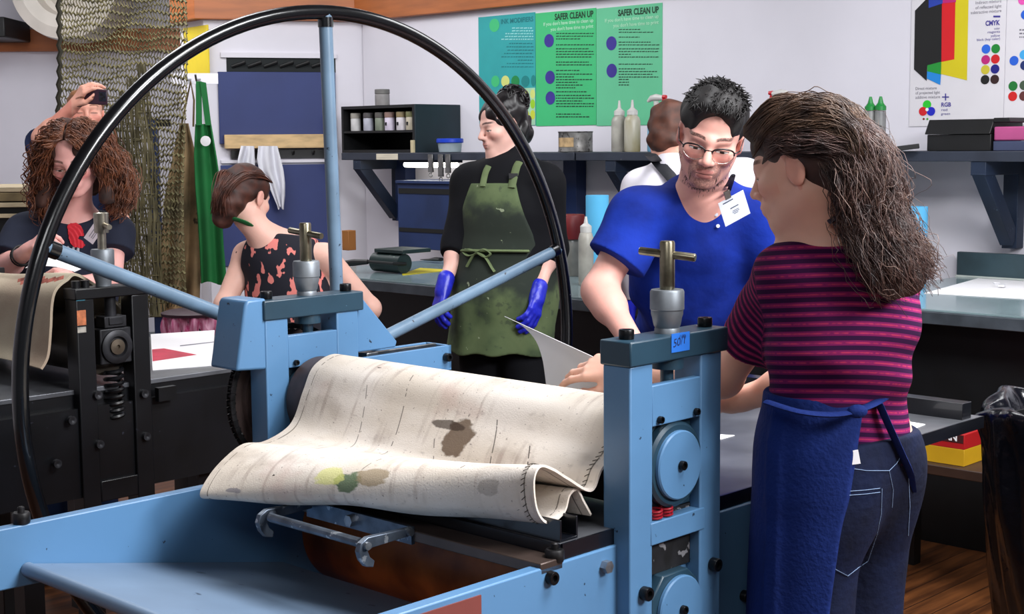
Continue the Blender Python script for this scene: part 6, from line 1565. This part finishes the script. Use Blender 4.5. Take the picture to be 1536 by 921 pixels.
    c = mixc(nt, (n1*1.0+wa*.50).soft(.54, .82)*.93, c, lin((26, 34, 30))); c = mixc(nt, n2.soft(.60, .70)*.5, c, lin((40, 48, 40))); c = mixc(nt, n2.lt(.30)*.7, c, lin((150, 160, 130)))
    nt.links.new(c, b.inputs['Base Color']); b.inputs['Roughness'].default_value = .9
    wv = wob(.004, 18, 21)
    ap = sdf_obj('apron', g, .005*FAST, m, root, disp=lambda V: wv(V)+.005*np.sin(((V-pel)@rt)*46)*np.clip((pel[2]-V[:, 2]+.05)/.3, 0, 1))
    m_o = cloth('olive_strap', (104, 118, 82))
    def srf(px, py, off=.004):
        t = np.linspace(5.1, 5.8, 240); pts = np.array([P(px, py, q) for q in t]); v = np.minimum(g.ev(pts), jf.ev(pts)); i = int(np.argmax(v < 0)); return pts[max(i-1, 0)]-unit(ray(px, py))*off
    jf = F(); torso(jf, pel, wai, che, nb, shL, shR, fw, wid, dep, .018); jf.cap(nb-ZZ*.02, T(0, -.022, -.125), .064, .055, .02)
    for ln, w in (([(724, 280), (726, 268), (729, 257), (733, 249)], .012), ([(767, 282), (771, 264), (775, 250), (779, 243)], .016)):
        tubeobj('neck_strap', catmull([srf(x, y) for x, y in ln], 16), w, m_o, root, 8, .35)
    obj('strap_buckle', MB().box(-.016, .016, -.003, .003, -.012, .012) if 0 else MB().obox(srf(770, 264, .010), (1, .1, 0), ZZ, (0, -1, 0), .017, .010, .004), m_black, root, bevel=.001)
    ty = []
    for x in np.linspace(694, 793, 26): ty.append(srf(x, 376+ (x-694)*.01, .006))
    tubeobj('waist_tie', ty, .012, m_o, root, 8, .5)
    for ln in ([(716, 378), (708, 386), (700, 400)], [(716, 378), (728, 386), (738, 402), (742, 408)], [(716, 378), (702, 374), (696, 378), (704, 384), (716, 380)], [(716, 378), (726, 374), (736, 380), (728, 386), (717, 380)]):
        tubeobj('tie_bow', catmull([srf(x, y, .010) for x, y in ln], 14), .009, m_o, root, 6, .45)
    # hair and top knot
    m_h = hair_mat('black_hair', (20, 15, 17), (9, 7, 9), .4); g = F()
    g.ell(T(0, -.022, .046), A(.080, .100, .081)*s, R, 0); g.ell(T(0, -.07, -.03), A(.058, .050, .070)*s, R, .03)
    g.ell(T(0, .115, -.005), A(.078, .066, .072)*s, R, .012, 's'); g.ell(T(-.075, .07, -.06), A(.03, .075, .085)*s, R, .012, 's'); g.ell(T(.075, .07, -.06), A(.03, .075, .085)*s, R, .012, 's')
    for e in (-1, 1): g.ell(T(e*.09, -.012, -.020), A(.026, .026, .036)*s, R, .01, 's')
    kn_ = P(769, 152, d+.02); g.ell(kn_, (.056, .056, .052), k=.012); g.cap(T(0, -.075, .085), kn_, .035, .035, .02)
    hr = sdf_obj('hair', g, .0045*FAST, m_h, root, disp=wob(.006, 110, 8))
    rg = np.random.default_rng(3); b = MB()
    for i in range(70):
        n = unit(rg.normal(size=3)); p = kn_+n*.050; ax_ = unit(np.cross(n, rg.normal(size=3))); b.tube([p+ax_*.02*math.cos(t)*1.2+n*.014*math.sin(t) for t in np.linspace(0, math.pi, 8)], .0035, 4)
    obj('top_knot_curls', b, m_h, hr, smooth=180)
    obj('earring', MB().ell(T(-.082, -.010, -.042), .005, 10, 6), m_steel, root)
    return root
# ================================================================== woman with the bun, from behind
def woman_bun():
    d = 5.55; fw = unit(A(.28, .95, 0)); rt = A(fw[1], -fw[0], 0)
    nb = P(393, 352, d-.04); sc = P(428, 384, d); che = P(438, 440, d+.02); wai = P(446, 520, d+.03); pel = P(448, 570, d+.03)
    nb2 = P(404, 356, d-.02)
    shL, shR = sc-rt*.165, sc+rt*.165
    elL, wrL = P(338, 455, d-.02), P(362, 535, d+.10); elR, wrR = P(556, 462, d+.02), P(500, 520, d+.25)
    hc = P(371, 297, d-.02); R = frame_of((.45, .82, -.34)); s = 1.0
    wid, dep = (.175, .155, .158), (.14, .125, .125)
    root = person('woman with auburn hair tied back, in a dark flowered sleeveless top, seen from behind', ground(pel))
    f = F(); T = head(f, hc, R, s); f.cap(T(0, -.03, -.05), nb, .047, .056, .03)
    torso(f, pel, wai, che, nb2, shL, shR, fw, wid, dep); arm(f, shL, elL, wrL, 1.12); arm(f, shR, elR, wrR, 1.12)
    hand(f, wrL, fw*.9-ZZ*.3, ZZ, 1, (.3,)*4, .95); hand(f, wrR, fw*.9-rt*.4-ZZ*.2, ZZ, -1, (.3,)*4, .95)
    zs = pel[2]-.10; hips = [pel-rt*.09-ZZ*.03, pel+rt*.09-ZZ*.03]; kn = [h+fw*.40-ZZ*.02 for h in hips]; an = [A(*(k_+fw*.02)[:2], .09) for k_ in kn]
    for h, k_, a in zip(hips, kn, an): leg(f, h, k_, a)
    sk = skin_mat('skin_bun_woman', (230, 182, 166), hc, R, s); sdf_obj('body', f, .0045*FAST, sk, root, attrs={'hp': hp_fn(hc, R, s)})
    g = F(); torso(g, pel, wai, che, nb2, shL*.92+sc*.08, shR*.92+sc*.08, fw, wid, dep, .014)
    g.plane(nb2+ZZ*.012, unit(ZZ*1+fw*.2), .01)
    for sh, e in ((shL, -1), (shR, 1)): g.plane(sc+rt*e*.150, unit(rt*e+ZZ*.25), .01)
    m, nt, b = newmat('flowered_navy'); tc = nt.nodes.new('ShaderNodeTexCoord'); X.nt = nt; n1 = xnoise(nt, tc.outputs['Object'], 22, 2, (1, 1, .6)); n2 = xnoise(nt, tc.outputs['Object'], 40, 3)
    c = mixc(nt, (n1+n2*.18).soft(.685, .70), lin((15, 15, 30)), lin((222, 128, 120))); nt.links.new(c, b.inputs['Base Color']); b.inputs['Roughness'].default_value = .85
    sdf_obj('sleeveless_top', g, .005*FAST, m, root, disp=wob(.003, 22, 9))
    g = F(); torso(g, pel, pel+ZZ*.05, pel+ZZ*.06, pel+ZZ*.08, pel, pel, fw, (wid[0],)*3, dep, .012)
    for h, k_, a in zip(hips, kn, an): g.cap(h, k_, .09, .075, .03); g.cap(k_, a, .075, .06, .02)
    sdf_obj('trousers', g, .009, cloth('dark_trousers', (22, 24, 36)), root); g = F(); [shoe(g, a, fw) for a in an]; sdf_obj('shoes', g, .009, m_black, root)
    tubeobj('apron_neck_strap', catmull([T(.052, .0, -.115), T(.045, -.045, -.108), T(.0, -.082, -.105), T(-.04, -.06, -.115)], 16), .018, M('green_strap', (10, 104, 50), .8), root, 8, .35)
    m_h = hair_mat('auburn_hair', (74, 36, 24), (40, 18, 13), .62); g = F()
    g.ell(T(0, -.022, .040), A(.081, .101, .085)*s, R, 0); g.ell(T(-.01, -.085, -.035), A(.062, .058, .075)*s, R, .03); g.ell(T(-.03, -.075, -.085), A(.045, .045, .055)*s, R, .03)
    g.ell(T(0, .115, -.01), A(.078, .066, .08)*s, R, .012, 's'); g.ell(T(.085, .005, -.045), A(.034, .065, .062)*s, R, .012, 's')
    hr = sdf_obj('hair', g, .0045*FAST, m_h, root, disp=wob(.004, 80, 10))
    gl = [[T(x, .05, .07+.02*(1-abs(x)*10)), T(x*1.35, -.03, .105-abs(x)*.5), T(x*1.1, -.10, .06), T(x*.6-.005, -.135, .0), T(x*.4-.012, -.135, -.05), T(x*.6-.02, -.115, -.11)] for x in (-.065, -.04, -.015, .015, .04, .065)]
    obj('hair_strands', strands(gl, 340, .0018, 20, .003, 5, 0, 12, .006), [hair_mat('auburn_strands', (92, 48, 32), (56, 28, 20), .5)], hr, smooth=180)
    st = thing('stool', 'plain dark stool under the woman in the flowered top', 'stool', ground(pel), rm=False); zt = pel[2]-.215
    obj('seat', MB().lathe([(.15, zt-.03), (.16, zt-.025), (.16, zt-.005), (.15, zt), (0, zt)], ground(pel), n=32), m_black, st)
    for k_ in range(4):
        a = k_*math.pi/2+.5; e = A(math.cos(a), math.sin(a), 0); obj('leg', MB().tube([ground(pel)+e*.11+ZZ*(zt-.03), ground(pel)+e*.19], .014, 8), m_black, st)
    return root
# ================================================================== curly-haired woman
def woman_curly():
    d = 5.15; fw = unit(A(.05, -1, 0)); rt = A(fw[1], -fw[0], 0)
    hc = P(112, 240, 5.02); R = frame_of((.02, -.9, -.40), roll=-.06); s = 1.0
    nb, sc, che, wai, pel = P(112, 322, d-.02), P(106, 352, d), P(104, 410, d+.04), P(104, 500, d+.10), P(104, 545, d+.14)
    shR, shL = P(38, 352, d), P(170, 350, d); elR, wrR = P(8, 402, d-.12), P(42, 376, d-.32); elL, wrL = P(168, 420, d-.1), P(120, 425, d-.32)
    wid, dep = (.17, .15, .16), (.13, .125, .125)
    root = person('woman with long curly brown hair and glasses bent over the black press', ground(pel))
    f = F(); T = head(f, hc, R, s); f.cap(T(0, -.028, -.055), nb, .047, .055, .03)
    torso(f, pel, wai, che, nb, shL, shR, fw, wid, dep); arm(f, shL, elL, wrL, 1.05); arm(f, shR, elR, wrR, 1.05)
    hand(f, wrR, P(68, 352, d-.40)-wrR, (-.3, -.6, .7), -1, (.7, .8, .85, .9), .96, .6); hand(f, wrL, P(96, 408, d-.42)-wrL, (.3, -.6, .7), 1, (.6, .7, .8, .8), .96, .5)
    hips = [pel-rt*.09, pel+rt*.09]; kn = [A(*h[:2], .5) for h in hips]; an = [A(*h[:2], .09) for h in hips]
    for h, k_, a in zip(hips, kn, an): leg(f, h, k_, a)
    sk = skin_mat('skin_curly_woman', (232, 172, 164), hc, R, s, eye='down', brow=(84, 52, 40), lip=(196, 110, 110), blush=(226, 110, 110)); sdf_obj('body', f, .0042*FAST, sk, root, attrs={'hp': hp_fn(hc, R, s)})
    g = F(); torso(g, pel, wai, che, nb, shL, shR, fw, wid, dep, .015); g.plane(nb-ZZ*.005+fw*.02, unit(ZZ+fw*.42), .008); g.plane((0, 0, pel[2]-.08), (0, 0, -1))
    for sh, el, t_ in ((shR, elR, .80), (shL, elL, .45)): g.cap(sh, el, .070, .078, .04, cut=[(sh*(1-t_)+el*t_, el-sh)])
    m_t = cloth('charcoal_tshirt', (38, 42, 58), .12); w_ = wob(.004, 22, 12); ts = sdf_obj('t_shirt', g, .005*FAST, m_t, root, disp=w_)
    def srf(px, py, off=.002):
        t = np.linspace(4.6, 5.5, 240); pts = np.array([P(px, py, q) for q in t]); v = g.ev(pts, None, w_); i = int(np.argmax(v < 0)); return pts[max(i-1, 0)]-unit(ray(px, py))*off
    def decal(name, poly, m, off=.003):
        x0, x1 = min(p[0] for p in poly), max(p[0] for p in poly); y0, y1 = min(p[1] for p in poly), max(p[1] for p in poly)
        def ins(x, y):
            r = False
            for i in range(len(poly)):
                (a, b_), (c, e) = poly[i], poly[i-1]
                if (b_ > y) != (e > y) and x < (c-a)*(y-b_)/(e-b_)+a: r = not r
            return r
        b = MB(); st_ = 1.0; nx, ny = int((x1-x0)/st_)+1, int((y1-y0)/st_)+1; idx = {}
        for i in range(nx):
            for j in range(ny):
                if ins(x0+(i+.5)*st_, y0+(j+.5)*st_):
                    q = []
                    for (u, v) in ((0, 0), (0, 1), (1, 1), (1, 0)):
                        kk = (i+u, j+v)
                        if kk not in idx: idx[kk] = len(b.v); b.v.append(tuple(srf(x0+(i+u)*st_, y0+(j+v)*st_, off)))
                        q.append(idx[kk])
                    b.f.append(tuple(q)); b.m.append(0)
        obj(name, b, m, ts, smooth=180)
    m_rd = M('red_print', (208, 36, 52), .7, var=.05)
    decal('red_graphic', [(101, 338), (107, 334), (114, 334), (121, 338), (125, 346), (126, 354), (119, 354), (117, 358), (123, 360), (128, 368), (124, 372), (112, 371), (106, 366), (103, 356)], m_rd)
    decal('white_graphic', [(100, 370), (103, 369), (107, 380), (109, 370), (112, 371), (113, 381), (116, 371), (119, 372), (119, 382), (100, 380)], M('pale_print', (190, 190, 200), .7))
    bq = [P(148, 324, 4.90), P(161.5, 334, 4.90), P(138.5, 368, 4.905), P(126, 356, 4.905)]
    n_ = unit(np.cross(bq[1]-bq[0], bq[3]-bq[0])); n_ = n_ if n_[1] < 0 else -n_; ex, ey = unit(bq[1]-bq[0]), unit(bq[3]-bq[0])
    bc = sum(bq)/4; nt_ = obj('name_tag', MB().obox(bc, ex, ey, n_, np.linalg.norm(bq[1]-bq[0])/2, np.linalg.norm(bq[3]-bq[0])/2, .0012), M('badge_card', (216, 206, 216), .5), root, label='white name tag pinned at an angle')
    b = MB(); [b.obox(bc+ex*q+n_*.0015, ey, ex, n_, .03, .0012, .0002) for q in (-.006, .002, .008)]; obj('print', b, m_gt, nt_)
    for o_ in (.0, .012): q = wrR*(1-.25-o_*6)+elR*(.25+o_*6); a_ = unit(elR-wrR); x_ = unit(np.cross(a_, ZZ)); y_ = np.cross(a_, x_); obj('wristband', MB().tube([q+(x_*math.cos(t)+y_*math.sin(t))*.0335 for t in np.linspace(0, 2*math.pi, 20)[:-1]], .003, 6, closed=True), m_black, root)
    g = F(); torso(g, pel, pel+ZZ*.05, pel+ZZ*.06, pel+ZZ*.08, pel, pel, fw, (wid[0],)*3, dep, .006)
    for h, k_, a in zip(hips, kn, an): g.cap(h, k_, .09, .075, .03); g.cap(k_, a, .075, .06, .02)
    sdf_obj('jeans', g, .009, cloth('blue_jeans', (40, 60, 100)), root); g = F(); [shoe(g, a, fw) for a in an]; sdf_obj('shoes', g, .009, m_black, root)
    m_h = hair_mat('chestnut_hair', (66, 38, 28), (34, 18, 15), .75); m_h2 = hair_mat('copper_curls', (122, 72, 46), (70, 38, 26), .4); g = F()
    g.ell(T(0, -.022, .046), A(.082, .100, .083)*s, R, 0); g.ell(T(0, .120, .0), A(.066, .078, .084)*s, R, .012, 's'); g.ell(T(0, .09, -.08), A(.060, .085, .07)*s, R, .012, 's')
    for e in (-1, 1):
        p0 = T(e*.070, -.01, .035); p1 = T(e*.100, -.015, -.05); g.cap(p0, p1, .028, .034, .03)
        p2 = p1-ZZ*.10+A(-e*.012, -.045, 0); g.cap(p1, p2, .030, .018, .03)
    g.cap(T(0, -.08, .0), T(0, -.10, -.12), .06, .06, .03)
    hr = sdf_obj('hair', g, .0048*FAST, m_h, root, disp=wob(.011, 85, 13))
    for e in (-1, 1):
        gl = []
        for k_ in range(5):
            t = k_/4; y = .055-.14*t; gl.append([T(e*.012, y*.9, .120-abs(y)*.25), T(e*.075, y*.9, .085), T(e*.108, y*.8, .0), T(e*(.130+.015*t), y*.6-.01, -.075), T(e*(.135+.01*t), y*.5+.012, -.145), T(e*.115, y*.4+.03, -.20)])
        g2 = []
        for k_ in range(4):
            t = k_/3; g2.append([T(e*.008, .07-.05*t, .108), T(e*.058, .076-.05*t, .086), T(e*.090, .054-.04*t, .03), T(e*(.104+.01*t), .046-.05*t, -.05), T(e*(.112+.01*t), .046-.05*t, -.13), T(e*.098, .05-.03*t, -.19)])
        obj('curls', strands(g2, 360, .0017, 34, .006, 5, .0085, 40+e, .011), [m_h2], hr, smooth=180)
        g3 = [[T(e*.004, y_, z_), T(e*.035, y_-.004, z_+.002), T(e*.066, y_*.95, z_-.030), T(e*.088, y_*.9, z_-.075), T(e*.10, y_*.85, -.02), T(e*.11, y_*.8, -.07)] for y_, z_ in ((.066, .106), (.04, .120), (.01, .130), (-.03, .130), (-.07, .115), (-.1, .08))]
        obj('crown_curls', strands(g3, 420, .0016, 30, .005, 5, .005, 60+e, .006), [m_h2], hr, smooth=180)
        obj('curls', strands(gl, 620, .0017, 34, .006, 5, .0095, 20+e, .017), [m_h2], hr, smooth=180)
    b = MB()
    for e in (-1, 1):
        b.tube([T(e*.033+.024*math.cos(t), .094-abs(e*.033+.024*math.cos(t))**2*4, -.006+.018*math.sin(t)) for t in np.linspace(0, 2*math.pi, 22)[:-1]], .0012, 5, closed=True); b.tube([T(e*.056, .082, 0), T(e*.078, .04, .004), T(e*.08, -.01, .004)], .0012, 5)
    b.tube([T(-.009, .094, 0), T(0, .097, .003), T(.009, .094, 0)], .0012, 5); obj('glasses', b, M('thin_brass_frames', (150, 110, 90), .3, .8), root, smooth=180)
    return root
# ================================================================== person with the phone
def person_phone():
    d = 6.6; fw = unit(A(.3, -.95, 0)); rt = A(fw[1], -fw[0], 0)
    hc = P(129, 172, d); R = frame_of((.32, -.95, .12)); s = 1.0
    nb, sc, che, wai, pel = P(112, 232, d+.03), P(108, 255, d+.04), P(106, 300, d+.05), P(106, 370, d+.05), P(106, 410, d+.05)
    shR, shL = P(66, 240, d+.02), P(162, 258, d+.05); elR, wrR = P(62, 208, d-.16), P(112, 157, d-.24); elL, wrL = P(180, 330, d), P(170, 390, d-.1)
    wid, dep = (.16, .15, .16), (.13, .125, .125)
    root = person('person in navy behind the curly-haired woman, raising a phone to take a picture', ground(pel))
    f = F(); T = head(f, hc, R, s); f.cap(T(0, -.028, -.055), nb, .048, .056, .03)
    torso(f, pel, wai, che, nb, shL, shR, fw, wid, dep); arm(f, shL, elL, wrL, 1.05); arm(f, shR, elR, wrR, 1.12)
    ph = P(137, 145, d-.30)
    hand(f, wrR, P(126, 133, d-.27)-wrR, (-.75, -.55, .25), 1, (.55, .6, .65, .7), 1.0, .5)
    hand(f, wrL, -ZZ, (1, 0, 0), -1, (.3,)*4)
    hips = [pel-rt*.09, pel+rt*.09]; kn = [A(*h[:2], .5) for h in hips]; an = [A(*h[:2], .09) for h in hips]
    for h, k_, a in zip(hips, kn, an): leg(f, h, k_, a)
    sk = skin_mat('skin_phone_person', (228, 166, 146), hc, R, s, eye='closed', brow=(110, 70, 50), lip=(190, 96, 92), blush=(220, 112, 100)); sdf_obj('body', f, .0048*FAST, sk, root, attrs={'hp': hp_fn(hc, R, s)})
    g = F(); torso(g, pel, wai, che, nb, shL, shR, fw, wid, dep, .015); g.plane(nb, ZZ, .008); g.plane((0, 0, pel[2]-.08), (0, 0, -1))
    for sh, el, t_ in ((shR, elR, .92), (shL, elL, .6)): g.cap(sh, el, .070, .072, .04, cut=[(sh*(1-t_)+el*t_, el-sh)])
    sdf_obj('t_shirt', g, .006*FAST, cloth('navy_tshirt', (26, 34, 62)), root, disp=wob(.004, 22, 15))
    g = F(); torso(g, pel, pel+ZZ*.05, pel+ZZ*.06, pel+ZZ*.08, pel, pel, fw, (wid[0],)*3, dep, .006)
    for h, k_, a in zip(hips, kn, an): g.cap(h, k_, .09, .075, .03); g.cap(k_, a, .075, .06, .02)
    sdf_obj('trousers', g, .01, cloth('dark_trousers', (24, 26, 36)), root); g = F(); [shoe(g, a, fw) for a in an]; sdf_obj('shoes', g, .01, m_black, root)
    g = F(); g.ell(T(0, -.022, .046), A(.081, .100, .081)*s, R, 0); g.ell(T(0, .115, -.02), A(.075, .066, .085)*s, R, .012, 's')
    for e in (-1, 1): g.ell(T(e*.085, .0, -.03), A(.03, .05, .045)*s, R, .01, 's')
    g.plane(T(0, -.05, -.06), R@A(0, .3, -1)); sdf_obj('hair', g, .005*FAST, hair_mat('light_brown_hair', (150, 104, 70), (100, 66, 44)), root, disp=wob(.004, 90, 16))
    po = thing('phone', 'dark phone held up in a raised hand at the left', 'phone', ph, rm=False)
    ax = unit(P(161, 148, d-.30)-P(124, 146, d-.26)); ay = unit(ZZ-.15*ax); az = np.cross(ax, ay)
    ay = unit(np.cross(az, ax)); pc = (P(161, 146, d-.30)+P(122, 144, d-.265))/2
    obj('case', MB().obox(pc, ax, ay, az, .066, .033, .0045), M('plum_case', (54, 26, 44), .4), po, bevel=.004)
    fa = az if az[1] < 0 else -az
    obj('camera_plate', MB().obox(pc+ax*.045+fa*.0052+ay*.002, ax, ay, az, .018, .020, .0008), M('dark_camera_glass', (18, 22, 40), .2), po, bevel=.0006)
    for (u, v) in ((-.006, .009), (.006, -.0), (-.006, -.009)): obj('lens', MB().lathe([(.0055, 0), (.0055, .002), (.003, .002), (0, .001)], pc+ax*(.045+u)+ay*(v+.002)+fa*.006, fa, 14), m_black, po)
    return root
# ================================================================== person in white behind the man
def person_white():
    d = 5.2; fw = unit(A(.30, .95, 0)); rt = A(fw[1], -fw[0], 0)
    hc = P(1008, 206, d+.06); R = frame_of((.45, .85, -.45)); s = 1.0
    nb, sc, che, wai, pel = P(1024, 240, d+.0), P(1042, 268, d), P(1044, 330, d), P(1042, 400, d), P(1040, 440, d)
    shL, shR = P(962, 282, d-.02), P(1118, 270, d); elL, wrL = P(941, 368, d-.06), P(946, 444, d+.06); elR, wrR = P(1150, 360, d), P(1120, 430, d+.2)
    wid, dep = (.165, .155, .17), (.13, .125, .13)
    root = person('person in a white shirt with crossed black apron straps, mostly hidden behind the man', ground(pel))
    f = F(); T = head(f, hc, R, s); f.cap(T(0, -.028, -.055), nb, .048, .058, .03)
    torso(f, pel, wai, che, nb, shL, shR, fw, wid, dep); arm(f, shL, elL, wrL, 1.05); arm(f, shR, elR, wrR, 1.05)
    dl = P(943, 482, d+.08)-wrL
    hand(f, wrL, dl, (-.9, -.3, 0), 1, (.4,)*4); hand(f, wrR, fw*.8-ZZ*.4, ZZ, -1, (.4,)*4)
    hips = [pel-rt*.09, pel+rt*.09]; kn = [A(*h[:2], .5) for h in hips]; an = [A(*h[:2], .09) for h in hips]
    for h, k_, a in zip(hips, kn, an): leg(f, h, k_, a)
    sk = skin_mat('skin_white_shirt', (228, 170, 150), hc, R, s); sdf_obj('body', f, .0052*FAST, sk, root, attrs={'hp': hp_fn(hc, R, s)})
    g = F(); torso(g, pel, wai, che, nb-ZZ*.01, shL, shR, fw, wid, dep, .018); g.cap(nb-ZZ*.02, nb+(T(0, -.03, -.10)-nb)*.5, .068, .064, .02); g.plane((0, 0, pel[2]-.08), (0, 0, -1)); g.plane(nb+ZZ*.03, unit(ZZ), .008)
    for sh, el, wr in ((shR, elR, wrR), (shL, elL, wrL)): g.cap(sh, el, .074, .064, .04); g.cap(el, wr, .062, .040, .02, cut=[(wr, wr-el)])
    wv = wob(.005, 22, 17)
    sdf_obj('shirt', g, .006*FAST, cloth('white_cotton_shirt', (226, 222, 230), .03), root, disp=wv)
    def srf(px, py, off=.006):
        t = np.linspace(4.8, 5.7, 240); pts = np.array([P(px, py, q) for q in t]); v = g.ev(pts, None, wv); i = int(np.argmax(v < 0)); return pts[max(i-1, 0)]-unit(ray(px, py))*off
    m_b = M('black_strap', (16, 18, 28), .7)
    tubeobj('apron_strap', [srf(x, y) for x, y in ((976, 232), (984, 241), (994, 251), (1004, 262), (1016, 276), (1030, 292), (1046, 310))], .022, m_b, root, 8, .25)
    tubeobj('apron_strap', [srf(x, y) for x, y in ((1088, 246), (1078, 262), (1066, 280), (1050, 300), (1034, 318))], .022, m_b, root, 8, .25)
    g = F(); hand(g, wrL, dl, (-.9, -.3, 0), 1, (.4,)*4, 1, .3, infl=.003); g.cap(wrL-unit(dl)*.01, wrL+unit(dl)*.03, .032, .030, .01); sdf_obj('glove', g, .005, M('blue_nitrile', (36, 44, 190), .35, var=.12), root)
    g = F(); torso(g, pel, pel+ZZ*.05, pel+ZZ*.06, pel+ZZ*.08, pel, pel, fw, (wid[0],)*3, dep, .006)
    for h, k_, a in zip(hips, kn, an): g.cap(h, k_, .09, .075, .03); g.cap(k_, a, .075, .06, .02)
    sdf_obj('trousers', g, .01, cloth('dark_trousers', (24, 26, 36)), root); g = F(); [shoe(g, a, fw) for a in an]; sdf_obj('shoes', g, .01, m_black, root)
    g = F(); g.ell(T(0, -.022, .040), A(.082, .101, .085)*s, R, 0); g.ell(T(0, -.05, -.03), A(.068, .06, .06)*s, R, .03); g.ell(T(0, .115, -.01), A(.078, .066, .08)*s, R, .012, 's')
    for e in (-1, 1): g.ell(T(e*.09, .0, -.03), A(.026, .03, .04)*s, R, .01, 's')
    sdf_obj('hair', g, .005*FAST, hair_mat('reddish_brown_hair', (84, 44, 28), (60, 32, 22), .65), root, disp=wob(.004, 90, 18))
    return root
import time as _t
for fn_ in (woman_striped, man_blue, woman_apron, woman_bun, woman_curly, person_phone, person_white):
    t_0 = _t.time(); fn_(); print('PEOPLE', fn_.__name__, round(_t.time()-t_0, 1))
